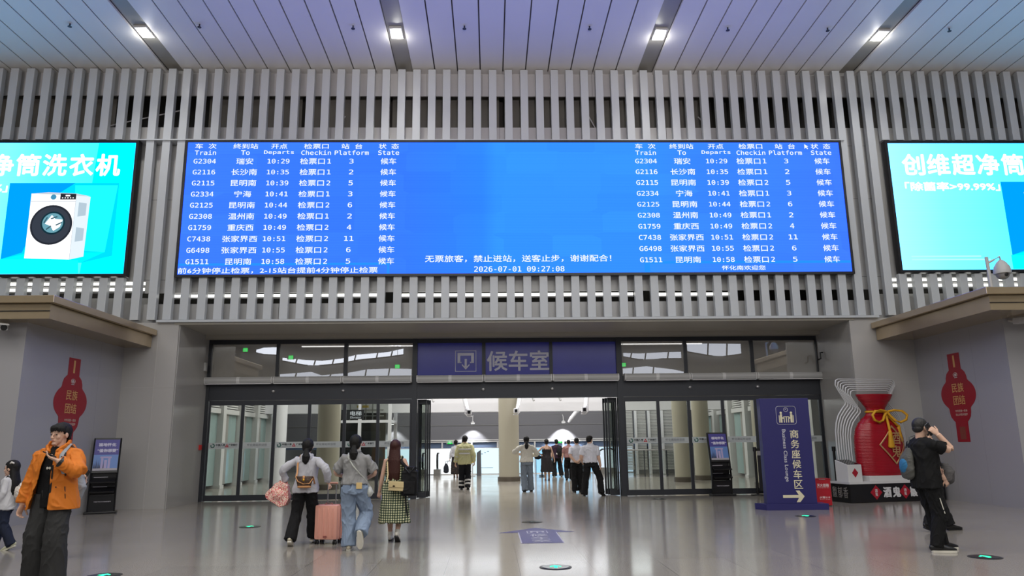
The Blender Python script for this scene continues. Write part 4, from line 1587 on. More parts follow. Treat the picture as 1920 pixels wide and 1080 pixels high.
M_fled = emit('floor_light_green', (60, 255, 180), 2.2)
for i, (x, y, lb, on) in enumerate(((0.79, 9.62, 'nearest the viewer, below the blue arrow', 1), (6.34, 9.85, 'at the bottom right, right of the man on the phone', 1), (-4.60, 14.9, 'left of the floral bag', 1), (0.79, 15.0, 'just beyond the blue arrow tip', 0),
                                    (6.32, 15.35, 'in front of the blue totem', 1), (4.47, 20.4, 'before the doors right of the doorway', 0), (-4.65, 9.55, 'at the bottom left beside the orange jacket man', 1))):
    t = thing('floor_light', 'round dark floor guide light ' + lb, 'floor light', (x, y, 0), group='round floor guide lights')
    bm = nb()
    lathe(bm, [(0.20, 0.0), (0.20, 0.004), (0.17, 0.008)], n=32)
    obj('rim', bm, mat('floor_light_rim', (70, 70, 70), 0.25, metal=0.8), t, 'auto')
    bm = nb()
    lathe(bm, [(0.165, 0.008), (0.165, 0.010)], n=32)
    obj('cover', bm, mat('floor_light_cover', (26, 34, 34), 0.15), t)
    bm = nb()
    prism(bm, [(-0.02, -0.10, 0.0105), (0.02, -0.10, 0.0105), (0.02, 0.02, 0.0105), (0.07, -0.02, 0.0105), (0.07, 0.02, 0.0105), (0.0, 0.09, 0.0105), (-0.07, 0.02, 0.0105), (-0.07, -0.02, 0.0105), (-0.02, 0.02, 0.0105)], (0, 0, 0.001))
    obj('arrow', bm, M_fled if on else mat('floor_light_off', (70, 84, 80), 0.4), t)

# ---- totem sign
t = thing('totem_sign', 'tall dark blue totem sign for the business class lounge with an arrow to the right', 'sign', (6.64, 16.78, 0), R(-2))
M_tot = mat('totem_blue', (44, 42, 100), 0.38)
M_cream = mat('totem_cream', (218, 210, 180), 0.5)
M_totw = mat('totem_white', (206, 206, 214), 0.5)
bm = nb()
box(bm, -0.555, 0.545, -0.02, 0.20, 0.13, 2.43)
obj('panel', bm, M_tot, t, bevel=0.006)
bm = nb()
prism(bm, [(-0.74, 0.24, 0), (-0.60, -0.10, 0), (0.76, -0.10, 0), (0.76, 0.30, 0), (-0.74, 0.30, 0)], (0, 0, 0.13))
obj('base', bm, M_tot, t)


def tm(x, z, rot=0.0):
    return Matrix.Translation((x, -0.0235, z)) @ Matrix.Rotation(R(90), 4, 'X') @ Matrix.Rotation(rot, 4, 'Z')


bm = nb()
for i, ch in enumerate('商务座候车区'):
    put_text(bm, ch, 0.19, 0.19, tm(0.165, 1.635 - 0.219 * i), 0.008)
tag(obj_text('lettering', bm, M_cream, t), 'cream characters in a column')
bm = nb()
put_text(bm, 'Business Class Lounge', 1.14, 0.105, tm(-0.075, 1.17, R(-90)), 0.002)
tag(obj_text('english_lettering', bm, M_totw, t), 'white sideways English line')
bm = nb()
cx, czz = 0.02, 2.05
pts = []
for qx, qz, a0 in ((0.17, 0.15, 0), (-0.17, 0.15, 90), (-0.17, -0.15, 180), (0.17, -0.15, 270)):
    pts += [(cx + qx + 0.05 * math.cos(R(a0 + a)), -0.024, czz + qz + 0.05 * math.sin(R(a0 + a))) for a in (0, 30, 60, 90)]
tube(bm, pts, [(0.008, 0.004)] * len(pts), n=6, closed=True, side=(0, 1, 0))
tube(bm, [(cx + 0.045 * math.cos(R(a)), -0.024, czz + 0.125 + 0.045 * math.sin(R(a))) for a in range(0, 360, 24)], 0.005, n=6, closed=True, side=(0, 1, 0))
box(bm, cx - 0.004, cx + 0.004, -0.027, -0.021, czz + 0.125, czz + 0.15)
box(bm, cx - 0.02, cx, -0.027, -0.021, czz + 0.122, czz + 0.128)
obj('pictogram_outline', bm, M_totw, t)
bm = nb()
for s in (-1, 1):
    ell(bm, (cx + s * 0.115, -0.0225, czz + 0.055), (0.027, 0.004, 0.027))
    box(bm, cx + s * 0.115 - 0.024, cx + s * 0.115 + 0.024, -0.026, -0.021, czz - 0.16, czz + 0.025)
    box(bm, min(cx + s * 0.165, cx + s * 0.15), max(cx + s * 0.165, cx + s * 0.15), -0.026, -0.021, czz - 0.16, czz + 0.0)
    a, b = sorted((cx + s * 0.04, cx + s * 0.10))
    box(bm, a, b, -0.026, -0.021, czz - 0.075, czz - 0.045)
    a, b = sorted((cx + s * 0.04, cx + s * 0.058))
    box(bm, a, b, -0.026, -0.021, czz - 0.16, czz - 0.06)
box(bm, cx - 0.065, cx + 0.065, -0.026, -0.021, czz - 0.038, czz - 0.024)
box(bm, cx - 0.01, cx + 0.01, -0.026, -0.021, czz - 0.16, czz - 0.03)
obj('pictogram', bm, M_cream, t)
bm = nb()
az = 0.285
prism(bm, xz([(-0.20, az - 0.03), (0.15, az - 0.03), (0.09, az - 0.125), (0.17, az - 0.125), (0.275, az), (0.17, az + 0.125), (0.09, az + 0.125), (0.15, az + 0.03), (-0.20, az + 0.03)], -0.025), (0, 0.004, 0))
obj('arrow', bm, M_cream, t)

# ---- brochure stands
M_poster = mat('poster_blue', (62, 56, 140), 0.35)
M_postsky = mat('poster_sky', (92, 128, 190), 0.35)
M_rackblack = mat('stand_black', (20, 20, 23), 0.35)


def brochure(x, y, rz, label):
    t = thing('brochure_stand', label, 'stand', (x, y, 0), rz)
    # leaning header with poster, two shelves, lower board, foot
    bm = nb()
    for s in (-1, 1):
        tube(bm, [(s * 0.28, 0.02, 0.06), (s * 0.28, -0.02, 0.5), (s * 0.28, 0.03, 0.95), (s * 0.28, 0.17, 1.72)], [(0.02, 0.045)] * 4, n=8)
    obj('post', bm, M_rackblack, t)
    th = math.atan2(0.15, 0.80)
    Mp = Matrix.Translation((0, 0.0, 0.93)) @ Matrix.Rotation(-th, 4, 'X')
    bm = nb()
    box(bm, -0.29, 0.29, -0.01, 0.025, 0.0, 0.82, M=Mp)
    hd = obj('header', bm, M_rackblack, t)
    bm = nb()
    box(bm, -0.26, 0.26, -0.014, -0.010, 0.05, 0.78, M=Mp)
    po = obj('poster', bm, M_poster, t)
    bm = nb()
    box(bm, -0.26, 0.26, -0.016, -0.014, 0.10, 0.42, M=Mp)
    obj('poster_sky', bm, M_postsky, po)
    bm = nb()
    for q in range(9):
        h = 0.10 + 0.05 * ((q * 37) % 5) / 2
        a = -0.25 + q * 0.025
        prism(bm, [Mp @ V(p) for p in ((a, -0.018, 0.10), (a + 0.022, -0.018, 0.10), (a + 0.011, -0.018, 0.14 + h))], (0, -0.001, 0))
    obj('poster_trees', bm, mat('poster_trees', (30, 34, 60), 0.5), po)
    bm = nb()
    for a, b, h in ((-0.10, -0.05, 0.25), (-0.03, 0.03, 0.20), (0.05, 0.10, 0.25), (-0.12, 0.12, 0.0)):
        if h:
            box(bm, a, b, -0.019, -0.016, 0.10, 0.10 + h, M=Mp)
        else:
            box(bm, a, b, -0.019, -0.016, 0.34, 0.38, M=Mp)
    obj('poster_gate', bm, mat('poster_gate', (170, 160, 200), 0.5), po)
    bm = nb()
    box(bm, -0.26, 0.26, -0.019, -0.014, 0.05, 0.10, M=Mp)
    obj('poster_strip', bm, mat('poster_strip', (168, 164, 172), 0.5), po)
    bm = nb()
    Mt_ = Mp @ Matrix.Translation((0, -0.018, 0)) @ Matrix.Rotation(R(90), 4, 'X')
    put_text(bm, '福地怀化', 0.38, 0.085, Mt_ @ Matrix.Translation((0, 0.66, 0)), 0.012)
    put_text(bm, '“值你想要”', 0.44, 0.085, Mt_ @ Matrix.Translation((0.02, 0.52, 0)), 0.012)
    obj_text('poster_lettering', bm, mat('poster_white', (206, 204, 226), 0.5), po)
    for z in (0.50, 0.72):
        bm = nb()
        prism(bm, [(-0.26, 0.06, z + 0.08), (-0.26, -0.16, z - 0.02), (-0.26, -0.17, z + 0.01), (-0.26, 0.06, z + 0.10)], (0.52, 0, 0))
        s = obj('shelf', bm, M_rackblack, t)
        bm = nb()
        box(bm, -0.22, 0.08, 0.062, 0.07, z + 0.07, z + 0.115)
        obj('back_strip', bm, mat('poster_strip', (168, 164, 172), 0.5), s)
    bm = nb()
    box(bm, -0.27, 0.27, -0.02, 0.02, 0.06, 0.42)
    box(bm, -0.27, 0.27, 0.07, 0.085, 0.42, 0.95)
    lo = obj('board', bm, M_rackblack, t)
    bm = nb()
    put_text(bm, '中国·怀化文化旅游宣传', 0.36, 0.028, facing(0.02, -0.023, 0.27), 0.004)
    obj_text('board_lettering', bm, mat('poster_strip', (168, 164, 172), 0.5), lo)
    bm = nb()
    box(bm, -0.34, 0.34, -0.16, 0.16, 0.0, 0.05)
    obj('foot', bm, M_rackblack, t, bevel=0.012)
    return t


brochure(-9.16, 18.35, R(20), 'black brochure stand against the left kiosk wall')
brochure(6.48, 21.3, R(6), 'black brochure stand before the glass doors right of the doorway')

# ---- belt barrier before the right doors, extinguisher box
for x, y, lb, dirn in ((7.47, 21.28, 'left of the blue totem', 1), (9.2, 20.1, 'behind the jar display', 0)):
    t = thing('belt_post', 'black belt barrier post ' + lb, 'barrier post', (x, y, 0), group='black belt posts')
    bm = nb()
    lathe(bm, [(0.19, 0.0), (0.19, 0.02), (0.05, 0.035)], n=28)
    obj('base', bm, M_black, t, 'auto')
    bm = nb()
    cyl(bm, (0, 0, 0.03), (0, 0, 1.22), 0.035, 16)
    obj('pole', bm, M_black, t, 'auto')
    bm = nb()
    cyl(bm, (0, 0, 1.20), (0, 0, 1.32), 0.05, 16)
    obj('belt_head', bm, M_black, t, 'auto')
    if dirn:
        bm = nb()
        box(bm, 0.05, 0.95, -0.004, 0.004, 1.215, 1.285)
        obj('belt', bm, M_black, t)
        bm = nb()
        box(bm, 0.07, 0.36, -0.008, 0.008, 1.09, 1.21)
        obj('belt_card', bm, mat('card_grey', (138, 136, 138), 0.5), t)
        bm = nb()
        box(bm, 0.07, 0.9, 0.02, 0.03, 0.12, 1.08)
        obj('film_sheet', bm, mat('dark_film', (40, 38, 42), 0.25), t)
t = thing('extinguisher_box', 'red fire extinguisher box behind the right edge of the blue totem', 'box', (7.70, 17.52, 0), R(-4))
bm = nb()
box(bm, -0.22, 0.16, -0.01, 0.24, 0.02, 0.60)
obj('body', bm, mat('extinguisher_red', (176, 24, 40), 0.35), t, bevel=0.01)
bm = nb()
box(bm, -0.23, 0.17, -0.02, 0.25, 0.60, 0.62)
obj('lid', bm, mat('extinguisher_red', (176, 24, 40), 0.35), t)
bm = nb()
box(bm, -0.10, 0.04, -0.02, -0.012, 0.595, 0.615)
obj('latch', bm, M_white, t)
bm = nb()
put_text(bm, '灭火器箱', 0.27, 0.075, facing(-0.02, -0.013, 0.47), 0.008)
put_text(bm, 'Fire Extinguisher Box', 0.27, 0.022, facing(-0.02, -0.013, 0.415))
put_text(bm, '火警119', 0.24, 0.05, facing(0.0, -0.013, 0.20), 0.008)
put_text(bm, 'Fire Call', 0.22, 0.018, facing(0.0, -0.013, 0.155))
obj_text('lettering', bm, mat('sign_pale', (226, 200, 200), 0.5), t)

# ---- display with the big red jar
PL = R(13)
t = thing('display_plinth', 'black display plinth with white top under the big red jar', 'plinth', (8.63, 18.19, 0), PL)
M_plb = mat('plinth_black', (18, 18, 20), 0.25)
M_plw = mat('plinth_white', (206, 206, 206), 0.4)
bm = nb()
box(bm, 0, 2.78, 0, 0.70, 0.0, 0.44)
obj('body', bm, M_plb, t, bevel=0.01)
bm = nb()
box(bm, -0.01, 2.79, -0.01, 0.71, 0.44, 0.49)
obj('top', bm, M_plw, t)
bm = nb()
box(bm, 0.62, 2.3, 0.03, 0.47, 0.49, 0.62)
obj('riser', bm, M_plw, t, bevel=0.01)
M_pls = mat('plinth_letter', (210, 210, 212), 0.4)
bm = nb()
for ch, x, w in (('酒', 1.05, 0.24), ('鬼', 1.32, 0.24), ('馥', 1.82, 0.22), ('郁', 2.07, 0.22), ('香', 2.33, 0.22)):
    put_text(bm, ch, w, 0.25, facing(x, -0.006, 0.235), 0.03)
obj_text('lettering', bm, M_pls, t)
bm = nb()
Ms = Matrix.Translation((-0.006, 0.36, 0.24)) @ Matrix.Rotation(R(-90), 4, 'Z') @ Matrix.Rotation(R(90), 4, 'X')
for i, ch in enumerate('馥郁香'):
    put_text(bm, ch, 0.17, 0.26, Ms @ Matrix.Translation((-0.2 + 0.2 * i, 0, 0)), 0.01)
obj_text('side_lettering', bm, mat('plinth_letter_dull', (130, 126, 120), 0.5), t)
M_jr = mat('diamond_red', (160, 20, 40), 0.35)
for x in (0.73, 1.57):
    bm = nb()
    prism(bm, xz([(x - 0.17, 0.235), (x, 0.065), (x + 0.17, 0.235), (x, 0.405)], -0.008), (0, 0.006, 0))
    d = obj('red_diamond', bm, M_jr, t)
    bm = nb()
    put_text(bm, '酒', 0.08, 0.08, facing(x, -0.010, 0.275), 0.004)
    put_text(bm, '鬼', 0.08, 0.08, facing(x, -0.010, 0.19), 0.004)
    obj_text('diamond_lettering', bm, M_pls, d)


def on_plinth(e, n):
    return V((8.63 + e * math.cos(PL) - n * math.sin(PL), 18.19 + e * math.sin(PL) + n * math.cos(PL), 0))


# the jar: ribbed like wound rope, flattened a little front to back
JP = on_plinth(1.28, 0.36)
t = thing('jar', 'giant glossy red jar with a yellow cord bow and gold diamond label', 'jar', (JP.x, JP.y, 0.62), PL)
M_jar = mat('jar_red_glaze', (150, 12, 30), 0.22, var=(6, 0.15))


def jar_r(z):
    P_ = [(0.0, 0.60), (0.10, 0.645), (0.30, 0.66), (0.60, 0.665), (0.90, 0.655), (1.10, 0.61), (1.25, 0.53), (1.37, 0.42), (1.47, 0.30), (1.55, 0.245), (1.64, 0.255), (1.76, 0.34), (1.88, 0.44), (1.98, 0.49), (2.0, 0.49)]
    for (a, ra), (b, rb) in zip(P_, P_[1:]):
        if a <= z <= b:
            f = (z - a) / (b - a)
            f = f * f * (3 - 2 * f) * 0.3 + f * 0.7
            return ra + (rb - ra) * f
    return P_[-1][1]


prof = []
z = 0.0
while z < 1.995:
    for q in (0, 0.25, 0.5, 0.75):
        zz = min(2.0, z + 0.036 * q)
        prof.append((jar_r(zz) + 0.006 * math.sin(math.pi * q) ** 0.8, zz))
    z += 0.036
prof += [(0.49, 2.0), (0.44, 2.0), (0.30, 1.80), (0.2, 1.6)]
bm = nb()
lathe(bm, prof, n=72, sx=1.06, sy=0.48)
obj('body', bm, M_jar, t, True)
M_cord = mat('cord_yellow', (214, 158, 30), 0.6, bump=(60, 0.6))


def js(x, z, off=0.02):
    """point on the jar's front"""
    r = jar_r(z)
    return V((x, -0.48 * math.sqrt(max(0, r * r - x * x)) - off, z))


bm = nb()
tube(bm, [(0.255 * math.cos(R(a)) * 1.1, 0.125 * math.sin(R(a)) * 1.15, 1.56) for a in range(0, 360, 20)], 0.028, n=8, closed=True, side=(0, 0, 1))
obj('neck_cord', bm, M_cord, t, True)
for s in (-1, 1):
    bm = nb()
    w = 1.0 if s < 0 else 1.25
    pts = [(0.02, 1.55), (s * 0.18 * w, 1.59), (s * 0.36 * w, 1.57), (s * 0.46 * w, 1.47), (s * 0.42 * w, 1.35), (s * 0.28 * w, 1.29), (s * 0.16 * w, 1.34), (s * 0.08, 1.46), (0.02, 1.55)]
    tube(bm, [V((x + 0.11, -0.24 - 0.05 * math.sin(i * 0.4), z)) for i, (x, z) in enumerate(pts)], 0.032, n=8)
    obj('bow_loop', bm, M_cord, t, True)
for s, zz, xe in ((0, 0.92, 0.06), (1, 1.06, 0.46)):
    bm = nb()
    pts = [js(0.12, 1.52, 0.06), js(0.12 + (xe - 0.12) * 0.35, 1.40, 0.06), js(0.12 + (xe - 0.12) * 0.8, 1.22, 0.05), js(xe, zz + 0.14, 0.05)]
    tube(bm, pts, 0.032, n=8)
    obj('cord_end', bm, M_cord, t, True)
    bm = nb()
    p = js(xe, zz + 0.14, 0.05)
    tube(bm, [p, p - V((0, 0, 0.05)), p - V((0, 0, 0.10)), p - V((0, -0.0, 0.36))], [(0.04, 0.04), (0.055, 0.045), (0.05, 0.04), (0.095, 0.05)], n=16)
    obj('tassel', bm, M_cord, t, True)
# gold label
M_gilt = mat('label_gold', (190, 150, 104), 0.35, metal=0.4)
cxl, czl, hw, hh = 0.17, 0.74, 0.42, 0.46
bm = nb()


def lp(x, z):
    return js(x, z, 0.028)


cor = [(cxl - hw, czl), (cxl, czl - hh), (cxl + hw - 0.02, czl), (cxl, czl + hh)]
for a, b in zip(cor, cor[1:] + cor[:1]):
    tube(bm, [lp(a[0] + (b[0] - a[0]) * i / 6, a[1] + (b[1] - a[1]) * i / 6) for i in range(7)], [(0.02, 0.010)] * 7, n=6, side=(0, 0, 1))
obj('label_frame', bm, M_gilt, t)
bm = nb()
for ch, zz in (('酒', 0.90), ('鬼', 0.58)):
    q = lp(cxl + 0.02, zz)
    put_text(bm, ch, 0.27, 0.30, facing(q.x, q.y - 0.02, q.z) @ Matrix.Rotation(R(-8), 4, 'Y'), 0.006)
obj_text('label_lettering', bm, M_gilt, t)

# nested white outlines behind the jar
half = [(0.66, 0.014), (0.72, 0.23), (0.735, 0.73), (0.725, 1.08), (0.68, 1.27), (0.60, 1.43), (0.47, 1.57), (0.36, 1.67), (0.345, 1.73), (0.42, 1.83), (0.52, 1.97), (0.60, 2.11), (0.575, 2.21), (0.50, 2.24)]
M_out = mat('outline_white', (200, 200, 202), 0.3)
for i in range(7):
    g = 0.052 * i
    p3 = on_plinth(1.28, 0.50 + 0.022 * i)
    t = thing('jar_outline', 'white jar shaped outline frame behind the red jar, ' + ('innermost', 'second', 'third', 'fourth', 'fifth', 'sixth', 'outermost')[i] + ' of seven', 'outline frame', (p3.x, p3.y, 0.49), PL, group='nested jar outlines')
    hp = [(x + g, z * (1 + 0.022 * i)) for x, z in half]
    loop = [(x, 0, z) for x, z in hp] + [(-x, 0, z) for x, z in hp[::-1]]
    bm = nb()
    tube(bm, loop, [(0.022, 0.012)] * len(loop), n=8, side=(0, 1, 0))
    obj('outline', bm, M_out, t, True)
# white box with a slanted screen in front of the jar
p3 = on_plinth(0.27, 0.30)
t = thing('display_console', 'small white console with slanted black screen at the left end of the plinth', 'console', (p3.x, p3.y, 0.49), PL + R(8))
bm = nb()
prism(bm, [(-0.24, -0.18, 0.0), (-0.24, -0.18, 0.40), (-0.24, 0.20, 0.52), (-0.24, 0.20, 0.0)], (0.46, 0, 0))
obj('body', bm, M_plw, t, bevel=0.008)
bm = nb()
sl = math.atan2(0.12, 0.38)
box(bm, -0.215, 0.195, 0.02, 0.38, 0.001, 0.005, M=Matrix.Translation((0, -0.18, 0.40)) @ Matrix.Rotation(sl, 4, 'X'))
obj('screen', bm, mat('dark_screen', (24, 25, 28), 0.1), t)
bm = nb()
prism(bm, xz([(-0.11, 0.21), (-0.01, 0.10), (0.09, 0.21), (-0.01, 0.32)], -0.184), (0, 0.004, 0))
obj('red_diamond', bm, M_jr, t)

# ---- cameras of the hall
def bullet(x, y, z, rz, tilt, label):
    t = thing('security_camera', label, 'camera', (x, y, z), rz, group='bullet cameras on the kiosk fronts')
    M = Matrix.Rotation(tilt, 4, 'X')
    bm = nb()
    box(bm, -0.07, 0.07, -0.19, 0.16, -0.055, 0.055, M=M)
    obj('body', bm, M_white, t, bevel=0.012)
    bm = nb()
    box(bm, -0.08, 0.08, -0.24, 0.14, 0.055, 0.072, M=M)
    obj('sunshield', bm, M_white, t)
    bm = nb()
    cyl(bm, M @ V((0, -0.19, 0)), M @ V((0, -0.205, 0)), 0.06, 20)
    obj('lens', bm, M_black, t)
    bm = nb()
    tube(bm, [M @ V((0, 0.1, 0.0)), V((0, 0.2, 0.02)), V((0, 0.30, 0.06))], 0.025, n=8)
    obj('bracket', bm, M_white, t)


bullet(-9.83, 15.08, 3.93, R(38), R(14), 'white bullet camera under the left canopy')
bullet(11.62, 15.68, 3.99, R(16), R(4), 'white bullet camera under the right canopy')
t = thing('dome_camera', 'grey dome camera hanging from a post on the right canopy', 'camera', (10.72, 15.2, 4.575))
bm = nb()
cyl(bm, (0, 0, 0), (-0.02, 0, 0.74), 0.035, 14)
obj('post', bm, M_air, t)
bm = nb()
tube(bm, [(-0.02, 0, 0.60), (0.12, 0, 0.67), (0.27, 0, 0.75), (0.285, 0, 0.66)], 0.022, n=8)
obj('arm', bm, M_air, t)
bm = nb()
lathe(bm, [(0.10, 0.36), (0.165, 0.37), (0.17, 0.42), (0.15, 0.52), (0.09, 0.62), (0.04, 0.67)], c=(0.285, 0, 0), n=28)
obj('housing', bm, M_air, t, 'auto')
bm = nb()
ell(bm, (0.285, 0, 0.37), (0.135, 0.135, 0.13))
obj('dome', bm, mat('dome_grey', (130, 128, 130), 0.3), t, True)
bm = nb()
ell(bm, (0.285, -0.11, 0.34), (0.05, 0.03, 0.05))
obj('lens', bm, M_black, t, True)
# ================================================================== PEOPLE
def ik(a, b, l1, l2, pole):
    a, b, pole = V(a), V(b), V(pole)
    d = b - a
    L_ = min(d.length, (l1 + l2) * 0.999)
    d.normalize()
    x = (l1 * l1 - l2 * l2 + L_ * L_) / (2 * L_)
    h = math.sqrt(max(0.0, l1 * l1 - x * x))
    p = pole - d * pole.dot(d)
    if p.length < 1e-5:
        p = V((0, 0, 1))
    p.normalize()
    return a + d * x + p * h, a + d * L_


def solidify_remesh(bm, voxel, smooth=2, fold=None, cut=None, thick=0.006, decimate=None):
    """many closed lofts -> one continuous skin; fold = (amplitude, frequency xyz) makes cloth creases; cut removes part of the shell"""
    bmesh.ops.recalc_face_normals(bm, faces=bm.faces[:])
    me = bpy.data.meshes.new('tmp')
    bm.to_mesh(me)
    bm.free()
    o = bpy.data.objects.new('tmp', me)
    COL.objects.link(o)
    md = o.modifiers.new('r', 'REMESH')
    md.mode = 'VOXEL'
    md.voxel_size = voxel
    if smooth:
        sm = o.modifiers.new('s', 'SMOOTH')
        sm.factor = 0.5
        sm.iterations = smooth
    res = evaluated_mesh(o)
    bpy.data.objects.remove(o)
    bpy.data.meshes.remove(me)
    n = len(res.vertices)
    if fold:
        amp, fr = fold
        co = np.empty(n * 3)
        res.vertices.foreach_get('co', co)
        no = np.empty(n * 3)
        res.vertex_normals.foreach_get('vector', no)
        co, no = co.reshape(-1, 3), no.reshape(-1, 3)
        q = co * np.array(fr)
        w = np.array([noise.noise(p) for p in q * 0.55 + 9.0])
        q2 = q + w[:, None] * np.array((1.2, 1.2, 1.2))
        d = np.array([noise.noise(p) for p in q2])
        d2 = np.array([noise.noise(p) for p in q2 * 2.3 + 5.0])
        rid = np.maximum(0.0, 1 - 3.2 * np.abs(d)) ** 1.5 + 0.45 * np.maximum(0.0, 1 - 3.2 * np.abs(d2)) ** 1.5
        k = amp * (1.9 * rid - 0.55 + 0.5 * w)
        co = co + no * k[:, None]
        res.vertices.foreach_set('co', co.ravel())
    if cut:
        b2 = nb()
        b2.from_mesh(res)
        dead = [f for f in b2.faces if cut(f.calc_center_median(), f.normal)]
        bmesh.ops.delete(b2, geom=dead, context='FACES')
        for _ in range(8):
            new = {}
            for v in b2.verts:
                nb_ = [e.other_vert(v).co for e in v.link_edges if e.is_boundary]
                if len(nb_) == 2:
                    new[v] = v.co * 0.4 + (nb_[0] + nb_[1]) * 0.3
            for v, c in new.items():
                v.co = c
        b2.to_mesh(res)
        b2.free()
        if thick:
            o = bpy.data.objects.new('tmp', res)
            COL.objects.link(o)
            md = o.modifiers.new('s', 'SOLIDIFY')
            md.thickness = thick
            md.offset = -1
            r2 = evaluated_mesh(o)
            bpy.data.objects.remove(o)
            bpy.data.meshes.remove(res)
            res = r2
    for p in res.polygons:
        p.use_smooth = True
    res.update()
    return res


TORSO_M = [(0.80, .160, .105, 0), (0.90, .170, .115, -.005), (0.98, .160, .110, 0), (1.10, .150, .105, 0.005), (1.22, .168, .115, 0.005), (1.32, .178, .112, 0), (1.39, .160, .090, -.01), (1.435, .100, .066, -.015), (1.46, .066, .060, -.012)]
TORSO_F = [(0.80, .165, .112, 0), (0.88, .174, .122, -.008), (0.96, .160, .112, 0), (1.06, .130, .095, 0.008), (1.18, .142, .105, 0.012), (1.28, .152, .112, 0.012), (1.36, .140, .088, 0), (1.41, .100, .064, -.01), (1.44, .056, .052, -.01)]


